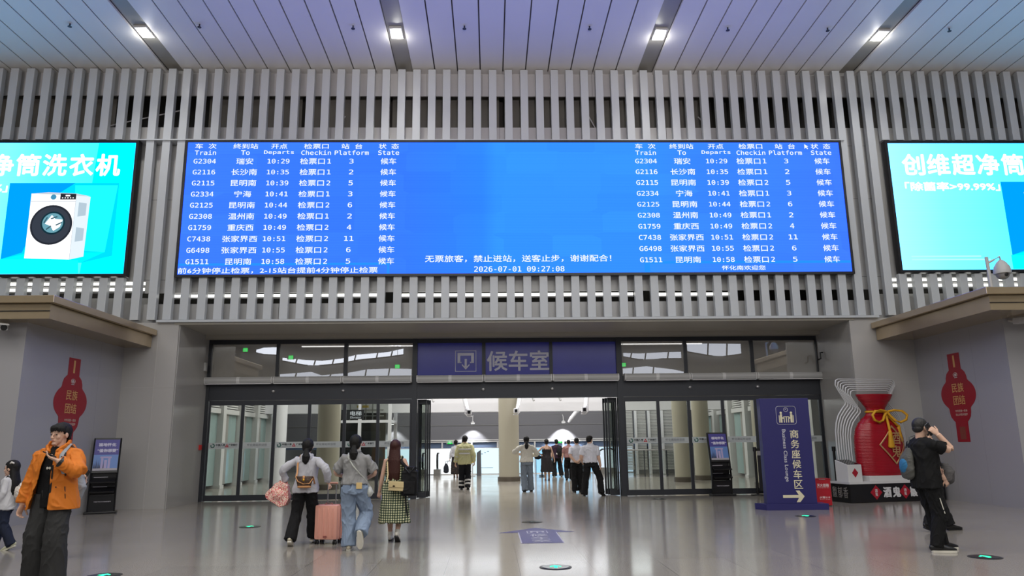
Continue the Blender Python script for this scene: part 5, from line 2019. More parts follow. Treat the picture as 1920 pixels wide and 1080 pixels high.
class Body:
    """a person: body skin, clothes and hair as parts under one empty. Local frame: +Y is where the person faces, z up."""

    def __init__(s, label, x, y, yaw, h, sex='f', near=True, feet=None, hands=None, poles=None, lean=(0, 0), head=(0, 0), hs=1.0, wide=1.0, curl=35, tilt=0.0, hand_dirs=None, palms=None, cat='person'):
        s.t = thing('person', label, cat, (x, y, 0), R(yaw))
        k = s.k = h / 1.70
        s.sex = sex
        s.near = near
        s.vox = 0.0055 if near else 0.009
        s.cvox = 0.009 if near else 0.012
        s.lean = V((lean[0], lean[1], 0))
        s.wide = wide
        s.tab = TORSO_M if sex == 'm' else TORSO_F
        sw = (0.185 if sex == 'm' else 0.158) * wide
        P = s.P = {}
        P['hipL'], P['hipR'] = V((-.088, 0, .90)) * k, V((.088, 0, .90)) * k
        P['shL'], P['shR'] = V((-sw, -.01, 1.36)) * k + s.lean, V((sw, -.01, 1.36)) * k + s.lean
        feet = feet or ((-.10, 0, 0, 0, 8), (.10, 0, 0, 0, -8))
        s.foot = {}
        for n, f in zip('LR', feet):
            fx, fy, lift, pitch, toe = f
            M = Matrix.Translation((fx, fy, lift)) @ Matrix.Rotation(R(toe), 4, 'Z') @ Matrix.Translation((0, 0.12 * k, 0)) @ Matrix.Rotation(R(-pitch), 4, 'X') @ Matrix.Translation((0, -0.12 * k, 0))
            s.foot[n] = M
            P['ank' + n] = M @ V((0, 0.0, .085 * k))
            fwd = V((math.sin(R(-toe)), math.cos(R(toe)), 0))
            P['kn' + n], P['ank' + n] = ik(P['hip' + n], P['ank' + n], .425 * k, .405 * k, fwd)
        hands = hands or ((-.25, .02, .80), (.25, .02, .80))
        poles = poles or ((-.3, -1, 0), (.3, -1, 0))
        for n, w, po in zip('LR', hands, poles):
            P['el' + n], P['wr' + n] = ik(P['sh' + n], V(w) * k, .285 * k, .255 * k, po)
        s.hdM = Matrix.Translation(V((0, .015, 1.575)) * k + s.lean) @ Matrix.Rotation(R(head[0]), 4, 'Z') @ Matrix.Rotation(R(head[1]), 4, 'X') @ Matrix.Rotation(R(tilt), 4, 'Y') @ Matrix.Scale(hs * (k ** 0.6), 4)
        s.curl = curl
        s.hand_dirs = hand_dirs or (None, None)
        s.palms = palms or ((1, 0, 0), (-1, 0, 0))
        s.skin()

    # torso section at height z (unit person), with ease
    def sec(s, z):
        T = s.tab
        if z <= T[0][0]:
            return T[0][1:]
        for a, b in zip(T, T[1:]):
            if z <= b[0]:
                f = (z - a[0]) / (b[0] - a[0])
                return tuple(p + (q - p) * f for p, q in zip(a[1:], b[1:]))
        return T[-1][1:]

    def shift(s, z):
        return s.lean * max(0.0, min(1.0, (z - .95) / .45))

    def torso(s, bm, z0, z1, ease=0.0, flare=0.0, n=9, hem=None):
        k = s.k
        pts, rad = [], []
        for i in range(n):
            z = z0 + (z1 - z0) * i / (n - 1)
            rx, ry, yo = s.sec(max(z, .84))
            e = ease + flare * (1 - i / (n - 1)) ** 1.5
            if z > 1.37:
                e *= max(0.25, 1 - (z - 1.37) / 0.09)
            pts.append(V((0, yo, z)) * k + s.shift(z))
            rad.append(((rx * s.wide + e) * k, (ry + e) * k))
        tube(bm, pts, rad, side=(1, 0, 0), n=28, cap=False)

    def arm(s, bm, n, r0, r1, r2, upto=1.0, r3=None):
        """upto: 0.5 = elbow, 1 = wrist"""
        P, k = s.P, s.k
        a, e, w = P['sh' + n], P['el' + n], P['wr' + n]
        inn = V((-.05 if n == 'R' else .05, 0, 0.0)) * k
        pts = [a + inn, a, a.lerp(e, .5), e]
        rad = [r0, r0, (r0 + r1) / 2, r1]
        if upto > .5:
            f = (upto - .5) * 2
            pts = pts[:-1] + [a.lerp(e, .86), e.lerp(a.lerp(w, .5), .12), e.lerp(w, .16)]
            rad = rad[:-1] + [r1 * 1.03, r1, r1 * .99]
            pts += [e.lerp(w, .55 * f), e.lerp(w, f)]
            rad += [r1 + (r2 - r1) * .5, r2]
        else:
            f = upto * 2
            pts = [a + inn, a, a.lerp(e, f * .6), a.lerp(e, f)]
            rad = [r0, r0, r0 + (r1 - r0) * .6, r1]
        tube(bm, pts, [(x * k, x * k) for x in rad], side=(0, 1, 0), n=18, cap=False)

    def leg(s, bm, n, r0, r1, r2, upto=1.0, hem=None, calf=None):
        P, k = s.P, s.k
        a, kn, w = P['hip' + n], P['kn' + n], P['ank' + n]
        pts = [a + V((0, 0, .03 * k)), a.lerp(kn, .3), a.lerp(kn, .7), a.lerp(kn, .93), kn.lerp(w, .08)]
        rad = [r0, r0 * .98, r0 + (r1 - r0) * .7, r1, r1]
        f = (upto - .5) * 2
        if f > 0:
            pts += [kn.lerp(w, .35 * f), kn.lerp(w, .75 * f), kn.lerp(w, f)]
            rad += [calf or (r1 + (r2 - r1) * .3), r1 + (r2 - r1) * .75, r2]
        if hem:
            d = (w - kn).normalized()
            pts.append(w + d * hem * k)
            rad.append(r2)
        tube(bm, pts, [(x * k, x * k) for x in rad], side=(1, 0, 0), n=20, cap=False)

    def skin(s):
        k, P = s.k, s.P
        bm = nb()
        s.torso(bm, .84, 1.44, -0.012)
        # neck and head
        hM = s.hdM
        neck = V((0, -.012, 1.42)) * k + s.lean
        tube(bm, [neck, hM @ V((0, -.02, -.05))], [(.058 * k if s.sex == 'm' else .047 * k,) * 2] * 2, n=18)
        ell(bm, (0, -.012, .028), (.076, .094, .088), M=hM, n=28, m=18)
        tube(bm, [hM @ V(p) for p in ((0, .005, .02), (0, .02, -.03), (0, .038, -.075), (0, .052, -.098))], [(.066, .078), (.062, .068), (.048, .048), (.026, .028)], side=hM.to_3x3() @ V((1, 0, 0)), n=20)
        ell(bm, (0, .076, .020), (.045, .012, .028), M=hM)            # brow
        tube(bm, [hM @ V((0, .088, .008)), hM @ V((0, .099, -.018)), hM @ V((0, .104, -.034))], [.007, .009, .0115], n=10)   # nose
        for sx in (-1, 1):
            ell(bm, (sx * .012, .096, -.036), (.008, .008, .007), M=hM)      # nostrils
            ell(bm, (sx * .034, .058, -.024), (.022, .020, .026), M=hM)      # cheeks
            ell(bm, (sx * .079, -.012, -.006), (.010, .019, .031), M=hM)     # ears
            ell(bm, (sx * .083, -.006, -.002), (.006, .022, .026), M=hM)
        ell(bm, (0, .085, -.062), (.024, .012, .012), M=hM)                  # lips
        ell(bm, (0, .072, -.096), (.022, .018, .016), M=hM)                  # chin
        fem = s.sex != 'm'
        ar = (.042, .036, .027) if fem else (.053, .047, .034)
        for n in 'LR':
            s.arm(bm, n, *ar)
            s.hand(bm, n)
            s.leg(bm, n, .082, .056, .036, calf=.056)
            M = s.foot[n]
            tube(bm, [M @ V((0, y * k, z * k)) for y, z in ((-.045, .05), (0, .06), (.08, .05), (.15, .032), (.19, .026))], [(.028 * k, .035 * k), (.032 * k, .045 * k), (.036 * k, .036 * k), (.038 * k, .022 * k), (.03 * k, .018 * k)], side=M.to_3x3() @ V((1, 0, 0)), n=12)
        me = solidify_remesh(bm, s.vox, 2)
        s.body = link('body', me, M_skin, s.t)
        for sx in (-1, 1):
            bm = nb()
            ell(bm, (sx * .032, .081, .000), (.0115, .008, .0048), M=hM)
            obj('eye', bm, M_eye, s.t, True)
            bm = nb()
            tube(bm, [hM @ V((sx * .016, .093, .024)), hM @ V((sx * .034, .090, .029)), hM @ V((sx * .052, .080, .023))], .0022, n=6)
            obj('eyebrow', bm, M_hair, s.t, True)
        bm = nb()
        ell(bm, (0, .090, -.060), (.021, .0085, .0045), M=hM)
        ell(bm, (0, .089, -.067), (.018, .009, .005), M=hM)
        obj('lips', bm, M_lips, s.t, True)

    def hand(s, bm, n):
        P, k = s.P, s.k
        i = 'LR'.index(n)
        w = P['wr' + n]
        d = V(s.hand_dirs[i]) if s.hand_dirs[i] else (w - P['el' + n])
        d.normalize()
        pn = V(s.palms[i])
        pn = (pn - d * pn.dot(d)).normalized()          # palm faces pn
        sd = d.cross(pn)
        if n == 'R':
            sd = -sd                                     # sd points to the thumb side for either hand
        g = k * (1.0 if s.sex == 'm' else .92)
        tube(bm, [w - d * .03 * g, w, w + d * .045 * g, w + d * .088 * g], [(.026 * g, .022 * g), (.029 * g, .021 * g), (.040 * g, .017 * g), (.041 * g, .014 * g)], side=sd, n=14)
        cu = s.curl[i] if isinstance(s.curl, (tuple, list)) else s.curl
        for off, ln in ((.031, .070), (.0105, .080), (-.0105, .075), (-.031, .058)):
            p = w + d * .085 * g + sd * off * g
            pts = [p - d * .02 * g, p]
            a = 0.0
            q = p
            for seg, fr in enumerate((.45, .32, .23)):
                a += R(cu) * (0.7, 1.0, 0.8)[seg]
                dirn = d * math.cos(a) + pn * math.sin(a) + sd * off * 1.5
                q = q + dirn.normalized() * ln * fr * g
                pts.append(q)
            tube(bm, pts, [.0095 * g, .0095 * g, .0088 * g, .008 * g, .0072 * g], side=sd, n=10)
        p = w + d * .022 * g + sd * .026 * g
        td = (d * .62 + sd * .70 + pn * .35).normalized()
        p2 = p + td * .042 * g
        t2 = (td * .7 + d * .5 + pn * .3 * (cu / 40)).normalized()
        tube(bm, [p - td * .01 * g, p, p2, p2 + t2 * .034 * g, p2 + t2 * .055 * g], [.012 * g, .013 * g, .0115 * g, .0105 * g, .009 * g], n=10)
        s.P['grip' + n] = w + d * .09 * g + pn * .022 * g
        s.P['palm' + n] = (d, pn, sd)

    # ---------------------------------------------------------------- clothes
    def shirt(s, m, hem=.86, sleeve=.34, ease=.014, name='shirt', flare=0.006, fold=.005, r=None, hood=False, neck=1.445, cut=None, collar=False):
        bm = nb()
        s.torso(bm, hem, neck, ease, flare)
        f = s.sex != 'm'
        r = r or ((.056, .054, .042) if f else (.066, .064, .05))
        for n in 'LR':
            s.arm(bm, n, *r, upto=sleeve)
        k = s.k
        if hood:
            c = V((0, -.075, 1.41)) * k + s.lean
            ell(bm, c, (.105 * k, .055 * k, .075 * k))
            ell(bm, c + V((0, -.01, -.06)) * k, (.075 * k, .05 * k, .08 * k))
            tube(bm, [V((a * .085, -.01 + .06 * b, 1.438 - .012 * b)) * k + s.lean for a, b in ((math.cos(R(q)), math.sin(R(q))) for q in range(0, 360, 24))], .017 * k, n=8, closed=True, side=(0, 0, 1))
        if collar:
            tube(bm, [V((a * .066, -.012 + .06 * b, 1.462)) * k + s.lean for a, b in ((math.cos(R(q)), math.sin(R(q))) for q in range(0, 360, 24))], .017 * k, n=8, closed=True, side=(0, 0, 1))
        me = solidify_remesh(bm, s.cvox, 2, (fold, (7, 7, 4)), cut, 0.008)
        o = link(name, me, m, s.t)
        return o

    def trousers(s, m, r=(.098, .085, .085), hem=.04, waist=1.0, name='trousers', fold=.007, upto=1.0):
        bm = nb()
        s.torso(bm, .83, waist, .008, 0, 5)
        for n in 'LR':
            s.leg(bm, n, *r, upto=upto, hem=hem)
        me = solidify_remesh(bm, s.cvox, 2, (fold, (9, 9, 3.0)))
        return link(name, me, m, s.t)

    def dress(s, m, hem=.40, top=1.36, ease=.012, flare=.12, name='dress', fold=.012, straps=True, sweep=(0, 0)):
        k = s.k
        bm = nb()
        s.torso(bm, .86, top, ease)
        pts, rad = [], []
        for i in range(6):
            f = i / 5
            z = .95 + (hem - .95) * f
            rx, ry, yo = s.sec(.88)
            pts.append(V((sweep[0] * f, yo + sweep[1] * f, z)) * k)
            rad.append(((rx + ease + flare * f) * k, (ry + ease + flare * .9 * f) * k))
        tube(bm, pts, rad, side=(1, 0, 0), n=36, cap=False)
        if straps:
            for sx in (-1, 1):
                tube(bm, [V((sx * .085, -.085, top - .04)) * k + s.lean, V((sx * .105, -.03, 1.41)) * k + s.lean, V((sx * .10, .03, 1.40)) * k + s.lean, V((sx * .085, .10, top - .05)) * k + s.lean], (.022 if straps == 2 else .010) * k, n=8)
        me = solidify_remesh(bm, s.cvox, 2, (fold, (11, 11, 1.6)))
        return link(name, me, m, s.t)

    def shoes(s, m, ms, boot=False, size=1.0, sock=None):
        k = s.k
        g = k * size
        for n in 'LR':
            M = s.foot[n]
            bm = nb()
            sd = M.to_3x3() @ V((1, 0, 0))
            tube(bm, [M @ V((0, y * g, z * g)) for y, z in ((-.062, .055), (-.04, .058), (0, .062), (.06, .058), (.11, .047), (.17, .038), (.205, .034))], [(.028 * g, .035 * g), (.037 * g, .045 * g), (.040 * g, .050 * g), (.042 * g, .043 * g), (.047 * g, .033 * g), (.044 * g, .026 * g), (.03 * g, .018 * g)], side=sd, n=18)
            if boot:
                tube(bm, [M @ V((0, -.012 * g, .07 * g)), M @ V((0, -.02 * g, .13 * g))], [(.044 * g, .05 * g)] * 2, side=sd, n=16)
            o = obj('shoe', bm, m, s.t, True)
            bm = nb()
            out = [(-.055, -.030), (-.066, 0), (-.055, .030), (0, .038), (.06, .042), (.12, .050), (.18, .044), (.215, .022), (.222, 0), (.215, -.022), (.18, -.042), (.12, -.047), (.06, -.038), (0, -.036)]
            prism(bm, [(x * g, y * g, 0.0) for y, x in out], (0, 0, .028 * g), M=M)
            obj('sole', bm, ms, o, bevel=.003)
            if sock:
                bm = nb()
                tube(bm, [M @ V((0, -.005 * g, .07 * g)), s.P['ank' + n].lerp(s.P['kn' + n], .14)], [(.043 * g, .046 * g), (.044 * k, .044 * k)], side=sd, n=14)
                obj('sock', bm, sock, s.t, True)

    # ---------------------------------------------------------------- hair
    def hair(s, kind, m, length=0.0):
        hM = s.hdM
        bm = nb()
        g = 1.0
        if kind == 'crop':
            ell(bm, (0, -.014, .034), (.0795, .098, .090), M=hM, n=28, m=18)
            ell(bm, (0, -.055, -.012), (.066, .055, .055), M=hM)
        elif kind == 'mop':
            ell(bm, (0, -.034, .040), (.090, .096, .098), M=hM, n=28, m=18)
            ell(bm, (0, -.055, -.005), (.082, .064, .080), M=hM)
        else:
            ell(bm, (0, -.018, .036), (.092, .110, .102), M=hM, n=28, m=18)
            ell(bm, (0, -.050, -.010), (.084, .068, .080), M=hM)
        if kind == 'mop':                       # thick short hair with a fringe
            for q in range(13):
                a = R(-78 + 13 * q)
                p = V((.062 * math.sin(a), .070 * math.cos(a) + .006, .082))
                e = V((.086 * math.sin(a), .099 * math.cos(a) - .006, .040 - .0045 * ((q * 5) % 4) - .016 * (abs(q - 6) / 6) ** 2))
                tube(bm, [hM @ p, hM @ (p.lerp(e, .5) + V((0, .009, .014))), hM @ e], [.022, .0135, .004], n=8)
            ell(bm, (0, -.012, .080), (.076, .088, .050), M=hM)
            ell(bm, (0, -.06, -.02), (.078, .06, .07), M=hM)
        if kind == 'pony':
            c = V((0, -.105, -.045 + length * 0))
            for i, (r_, n_) in enumerate(((.034, 3),)):
                b = hM @ c
                dn = V((0, -.02, -1))
                L_ = .20 + length
                tube(bm, [b + V((0, .03, .02)), b, b + V((0, -.03, -.03)), b + V((.004, -.045, -L_ * .45)), b + V((-.004, -.035, -L_ * .8)), b + V((0, -.02, -L_))], [(.036, .03), (.030, .026), (.040, .032), (.064, .044), (.048, .034), (.012, .010)], side=s.hdM.to_3x3() @ V((1, 0, 0)), n=16)
        if kind == 'bun':
            ell(bm, (0, -.10, .05), (.04, .04, .04), M=hM)
        if kind == 'long':
            b = hM @ V((0, -.045, 0.0))
            L_ = .25 + length
            pts = [b + V((0, .0, .03)), b + V((0, -.015, -.08)), b + V((0, -.045, -.20)), b + V((0, -.055, -.20 - L_ * .4)), b + V((.01, -.045, -.20 - L_ * .8)), b + V((.02, -.035, -.20 - L_))]
            tube(bm, pts, [(.082, .055), (.090, .058), (.102, .05), (.10, .042), (.075, .03), (.03, .015)], side=s.hdM.to_3x3() @ V((1, 0, 0)), n=24)

        def face(c, nrm):
            p = hM.inverted() @ c
            if kind in ('long', 'pony', 'bun', 'crop', 'short', 'mop'):
                zlim = {'crop': .058, 'short': .05, 'mop': .040, 'pony': .062, 'long': .06, 'bun': .06}[kind]
                if kind == 'mop':
                    return (p.y > -.050 and p.z < .004 and abs(p.x) > .05)
                if kind == 'long':
                    return p.y > .03 and p.z < zlim
                return (p.y > .012 and p.z < zlim) or (p.y > -.03 and p.z < .01 and abs(p.x) > .055)
            return False
        me = solidify_remesh(bm, .006 if s.near else .009, 1, (.0022 if kind not in ('crop', 'long') else .0012, (38, 38, 7)), face, .006)
        return link('hair', me, m, s.t)

    # point on the back (side=-1) or front (+1) of the clothes, unit coordinates
    def on(s, x, z, side=-1, off=.035):
        rx, ry, yo = s.sec(z)
        rx = rx * s.wide + off
        ry = ry + off
        xx = max(-.98, min(.98, x / rx))
        return V((x, yo + side * ry * math.sqrt(1 - xx * xx), z)) * s.k + s.shift(z)

    def world(s, p):
        return Matrix.Translation(s.t.location) @ Matrix.Rotation(s.t.rotation_euler.z, 4, 'Z') @ V(p)


M_skin = mat('skin', (206, 168, 146), 0.5, spec=0.35, var=(9, 0.05))
M_eye = mat('eye_dark', (24, 18, 16), 0.2)
M_lips = mat('lips', (176, 112, 100), 0.45)
M_hair = mat('hair_black', (20, 18, 18), 0.6, spec=0.3, bump=(180, 0.3))
M_hairb = mat('hair_auburn', (58, 28, 22), 0.5, spec=0.3, bump=(180, 0.3))
def node_material(name, rough, build):
    m = bpy.data.materials.new(name)
    m.use_nodes = True
    nt = m.node_tree
    b = nt.nodes['Principled BSDF']
    b.inputs['Roughness'].default_value = rough
    nt.links.new(build(nt), b.inputs['Base Color'])
    return m


def _plaid(nt):
    N, L = nt.nodes, nt.links
    tc = N.new('ShaderNodeTexCoord')
    sp = N.new('ShaderNodeSeparateXYZ')
    L.new(tc.outputs['Object'], sp.inputs[0])

    def band(out, freq, duty, ph=0.0):
        a = N.new('ShaderNodeMath')
        a.operation = 'MULTIPLY_ADD'
        a.inputs[1].default_value = freq
        a.inputs[2].default_value = ph
        L.new(out, a.inputs[0])
        f = N.new('ShaderNodeMath')
        f.operation = 'FRACT'
        L.new(a.outputs[0], f.inputs[0])
        g = N.new('ShaderNodeMath')
        g.operation = 'LESS_THAN'
        g.inputs[1].default_value = duty
        L.new(f.outputs[0], g.inputs[0])
        return g.outputs[0]
    s = N.new('ShaderNodeMath')
    s.operation = 'ADD'
    L.new(band(sp.outputs['X'], 27, 0.52), s.inputs[0])
    L.new(band(sp.outputs['Z'], 27, 0.52), s.inputs[1])
    h = N.new('ShaderNodeMath')
    h.operation = 'MULTIPLY'
    h.inputs[1].default_value = 0.5
    L.new(s.outputs[0], h.inputs[0])
    rp = N.new('ShaderNodeValToRGB')
    rp.color_ramp.interpolation = 'CONSTANT'
    e = rp.color_ramp.elements
    e[0].position, e[0].color = 0.0, (*lin((222, 214, 178)), 1)
    e[1].position, e[1].color = 0.4, (*lin((96, 112, 80)), 1)
    e.new(0.9).color = (*lin((34, 40, 36)), 1)
    L.new(h.outputs[0], rp.inputs['Fac'])
    return rp.outputs['Color']


def _speck(cols, scale, rnd=1.0):
    def f(nt):
        N, L = nt.nodes, nt.links
        tc = N.new('ShaderNodeTexCoord')
        vo = N.new('ShaderNodeTexVoronoi')
        vo.inputs['Scale'].default_value = scale
        vo.inputs['Randomness'].default_value = rnd
        L.new(tc.outputs['Object'], vo.inputs['Vector'])
        sc = N.new('ShaderNodeSeparateColor')
        L.new(vo.outputs['Color'], sc.inputs[0])
        rp = N.new('ShaderNodeValToRGB')
        rp.color_ramp.interpolation = 'CONSTANT'
        el = rp.color_ramp.elements
        while len(el) < len(cols):
            el.new(0.5)
        for i, c in enumerate(cols):
            el[i].position = i / len(cols)
            el[i].color = (*lin(c), 1)
        L.new(sc.outputs[0], rp.inputs['Fac'])
        return rp.outputs['Color']
    return f


M_plaid = node_material('green_cream_plaid', 0.8, _plaid)
M_floral = node_material('floral_print', 0.8, _speck([(226, 204, 186), (206, 90, 100), (226, 160, 150), (176, 64, 76), (234, 214, 198), (202, 140, 110), (218, 112, 118), (238, 224, 210), (230, 200, 180)], 95))
M_pattern = node_material('dark_floral_skirt', 0.8, _speck([(30, 26, 28), (36, 30, 32), (70, 54, 46), (28, 26, 30), (54, 44, 42), (32, 28, 30)], 26))
M_monogram = node_material('brown_monogram', 0.5, _speck([(62, 44, 34), (70, 50, 38), (94, 72, 48), (60, 42, 34)], 60))


def cloth(name, c, rough=0.85):
    return mat(name, c, rough, spec=0.25, var=(14, 0.07), bump=(220, 0.15))


def denim(name, c):
    return mat(name, c, 0.85, spec=0.2, var=(4, 0.16), bump=(300, 0.2))


W_ = cloth('white_rubber', (216, 212, 200), 0.6)


def carried(name, label, cat, who, base):
    """a thing carried by a person: its own top-level empty at `base` (person's local frame); returns it and a shift for building in that frame"""
    base = V(base)
    t = thing(name, label, cat, who.world(base), who.t.rotation_euler.z)
    return t, -base


def cobj(nm, bm, m, t, off, smooth=True, bevel=0.0):
    bmesh.ops.translate(bm, verts=bm.verts[:], vec=off)
    return obj(nm, bm, m, t, smooth, bevel)


def soft(nm, bm, m, t, off, vox=0.008, fold=(0.004, (9, 9, 9))):
    bmesh.ops.translate(bm, verts=bm.verts[:], vec=off)
    return link(nm, solidify_remesh(bm, vox, 3, fold), m, t)


# ------------------------------------------------ 1 girl with rabbit backpack
p = Body('small girl in white hoodie and navy trousers walking left at the left edge', -7.46, 12.1, 90, 1.30, 'f', True, feet=((-.07, -.20, .0, 24, 0), (.07, .18, 0, 0, 0)),
         hands=((-.22, .12, .86), (.22, .06, .84)), hs=1.16, wide=.92)
p.trousers(denim('navy_cotton', (34, 40, 56)), (.098, .088, .088), hem=.03)
p.shirt(cloth('white_hoodie', (196, 196, 200)), hem=.78, sleeve=.97, ease=.046, hood=True, name='hoodie')
p.shoes(cloth('cream_canvas', (186, 186, 160)), cloth('cream_sole', (200, 198, 180)), size=1.08)
h = p.hair('long', M_hair, .02)
bm = nb()
tube(bm, [p.hdM @ V((-.085, -.03, .085)), p.hdM @ V((-.10, -.05, .10)), p.hdM @ V((-.085, -.075, .085))], .014, n=8)
obj('hair_clip', bm, cloth('white_bow', (214, 210, 204)), h, True)
t, o = carried('backpack', 'fluffy white backpack with rabbit ears on the back of the small girl', 'backpack', p, (0, -.22, .78))
M_fluff = mat('white_plush', (222, 214, 206), 0.95, bump=(90, 0.8))
bm = nb()
ell(bm, (0, -.21, .84), (.15, .10, .15))
ell(bm, (0, -.23, .92), (.12, .08, .09))
body = soft('body', bm, M_fluff, t, o, fold=(.006, (22, 22, 22)))
for s in (-1, 1):
    bm = nb()
    tube(bm, [(s * .05, -.24, .99), (s * .07, -.32, .99), (s * .08, -.37, .90), (s * .08, -.36, .76)], [(.02, .02), (.035, .03), (.045, .03), (.04, .03)], n=12)
    soft('rabbit_ear', bm, M_fluff, t, o, fold=(.005, (22, 22, 22)))
    bm = nb()
    tube(bm, [p.on(s * .09, 1.10, -1, .05), p.on(s * .10, 1.36, -1, .035), V((s * .10, 0, 1.44)) * p.k, p.on(s * .10, 1.30, 1, .04), p.on(s * .13, 1.05, 1, .04)], [(.018, .006)] * 5, n=8)
    cobj('strap', bm, M_black, t, o)

# ------------------------------------------------ 2 man in the orange jacket
M_orange = cloth('orange_shell', (208, 118, 38), 0.6)
p = Body('young man in an orange jacket and wide charcoal trousers talking into his phone', -5.04, 9.0, 181, 1.79, 'm', True, feet=((-.12, .06, 0, 0, 10), (.13, -.04, 0, 0, -12)),
         hands=((-.125, .235, 1.30), (.30, .06, .80)), poles=((-1, -.1, -.9), (.5, -1, 0)), head=(-14, 1), curl=(26, 38), hand_dirs=((.85, .32, .42), None), palms=((-.3, -.25, .92), (-1, 0.2, 0)), hs=1.05, wide=1.0)
p.trousers(cloth('charcoal_trousers', (52, 52, 52)), (.106, .112, .126), hem=.05, fold=.006)
p.shirt(cloth('black_tee', (20, 20, 22)), hem=.80, sleeve=.3, ease=.014, name='tee_shirt')


def open_front(c, nrm):
    q = c / p.k
    lo, hi = -.035 - .02 * (1.40 - q.z), .055 + .24 * max(0.0, 1.38 - q.z) ** 1.15
    return (q.y > .0 and lo < q.x < hi and .5 < q.z < 1.47) or (q.z < .785)


jk = p.shirt(M_orange, hem=.775, sleeve=.96, ease=.050, flare=.050, name='jacket', r=(.078, .074, .064), fold=.008, cut=open_front)
tag(jk, 'open orange hooded jacket')
k = p.k
bm = nb()
ell(bm, V((0, -.115, 1.42)) * k, (.135 * k, .06 * k, .07 * k))
tube(bm, [V((.05, .10, 1.385)) * k, V((.095, .05, 1.435)) * k, V((.10, -.02, 1.475)) * k, V((.06, -.09, 1.49)) * k, V((0, -.11, 1.495)) * k, V((-.06, -.09, 1.49)) * k, V((-.10, -.02, 1.475)) * k, V((-.095, .05, 1.435)) * k, V((-.04, .10, 1.385)) * k], [(.016 * k, .040 * k)] * 9, side=(1, 0, 0), n=12)
link('hood', solidify_remesh(bm, .007, 2, (.005, (9, 9, 9))), M_orange, p.t)
bm = nb()
for x in (-.045,):
    tube(bm, [p.on(x - .005, z, 1, .066 + .02 * (1.3 - z)) for z in (.80, .95, 1.1, 1.25)], [(.011, .003)] * 4, n=6)
obj('zip_placket', bm, M_black, jk)
bm = nb()
for z, x in ((.82, -.10), (1.02, -.10), (1.34, -.12)):
    ell(bm, p.on(x, z, 1, .074), (.008, .006, .008))
tube(bm, [p.on(-.17, 1.02, 1, .07), p.on(-.185, .90, 1, .075)], .006, n=6)
obj('snap', bm, M_black, jk, True)
bm = nb()
w, e = p.P['wrL'], p.P['elL']
d = (w - e).normalized()
tube(bm, [w - d * .055, w - d * .02], [(.070, .068)] * 2, side=(0, 1, 0), n=18, cap=False)
obj('cuff_tab', bm, M_black, jk)
bm = nb()
put_text(bm, 'M', .05, .035, Matrix.Translation(p.on(.01, 1.22, 1, .026)) @ Matrix.Rotation(R(180), 4, 'Z') @ Matrix.Rotation(R(90), 4, 'X'), 0.02)
obj_text('chest_print', bm, W_, p.t)
p.shoes(cloth('black_shoe', (26, 26, 28), 0.5), W_)
p.hair('mop', M_hair)
t, o = carried('phone', 'black phone held up to the mouth of the man in orange', 'phone', p, p.P['gripL'])
d, pn, sd = p.P['palmL']
bm = nb()
Mx = Matrix((d, sd, -pn)).transposed().to_4x4()
vs = box(bm, -.074, .074, -.036, .036, -.005, .005, M=Matrix.Translation(p.P['gripL'] + d * .012 + pn * .004) @ Mx)
cobj('body', bm, M_black, t, o, False, .002)
bm = nb()
box(bm, -.07, .07, -.033, .033, -.0056, -.0052, M=Matrix.Translation(p.P['gripL'] + d * .012 + pn * .004) @ Mx)
cobj('screen', bm, mat('phone_glass', (14, 16, 20), 0.1), t, o, False)
t, o = carried('shoulder_bag', 'pale grey backpack slung behind the man in orange', 'backpack', p, V((-.16, -.22, .92)) * k)
M_pale = cloth('pale_grey_canvas', (150, 154, 160))
bm = nb()
ell(bm, V((-.07, -.225, 1.06)) * k, (.125 * k, .09 * k, .18 * k))
tube(bm, [V((-.13, -.22, 1.08)) * k, V((-.16, -.21, 1.00)) * k, V((-.14, -.22, .90)) * k], [.06 * k, .07 * k, .05 * k], n=14)
soft('body', bm, M_pale, t, o)
bm = nb()
tube(bm, [p.on(-.115, 1.20, -1, .08), p.on(-.12, 1.38, -1, .075), V((-.115, 0, 1.475)) * k, p.on(-.115, 1.36, 1, .075), p.on(-.125, 1.25, 1, .075), p.on(-.15, 1.16, 1, .07)], [(.026, .007)] * 6, n=8)
cobj('strap', bm, M_pale, t, o)
bm = nb()
tube(bm, [p.on(-.145, 1.38, 1, .078), p.on(-.150, 1.25, 1, .078), p.on(-.17, 1.14, 1, .075)], [(.008, .008)] * 3, n=8)
cobj('strap_edge', bm, M_black, t, o)

# ------------------------------------------------ hidden person behind him
p = Body('person in dark grey mostly hidden behind the orange jacket, holding up a phone', -6.12, 11.0, 196, 1.55, 'm', False, hands=((-.41, .20, 1.14), (.2, .05, .8)), poles=((-.4, -.6, -1), (.3, -1, 0)), hand_dirs=((-.3, .5, .8), None))
p.trousers(cloth('dark_grey_trousers', (50, 49, 50)))
p.shirt(cloth('dark_grey_jacket', (62, 61, 62)), hem=.78, sleeve=.95, ease=.03, name='jacket')
p.shoes(M_black, M_black)
p.hair('short', M_hair)
t, o = carried('phone', 'phone held up by the hidden person beside the left brochure stand', 'phone', p, p.P['gripL'])
bm = nb()
box(bm, -.036, .036, -.005, .005, -.07, .08, M=Matrix.Translation(p.P['gripL'] + V((0, .02, .02))) @ Matrix.Rotation(R(-30), 4, 'Y'))
cobj('body', bm, M_black, t, o, False, .002)
bm = nb()
box(bm, -.033, .033, -.0058, -.005, -.066, .076, M=Matrix.Translation(p.P['gripL'] + V((0, .02, .02))) @ Matrix.Rotation(R(-30), 4, 'Y'))
cobj('screen', bm, mat('phone_lit', (170, 174, 180), 0.2), t, o, False)

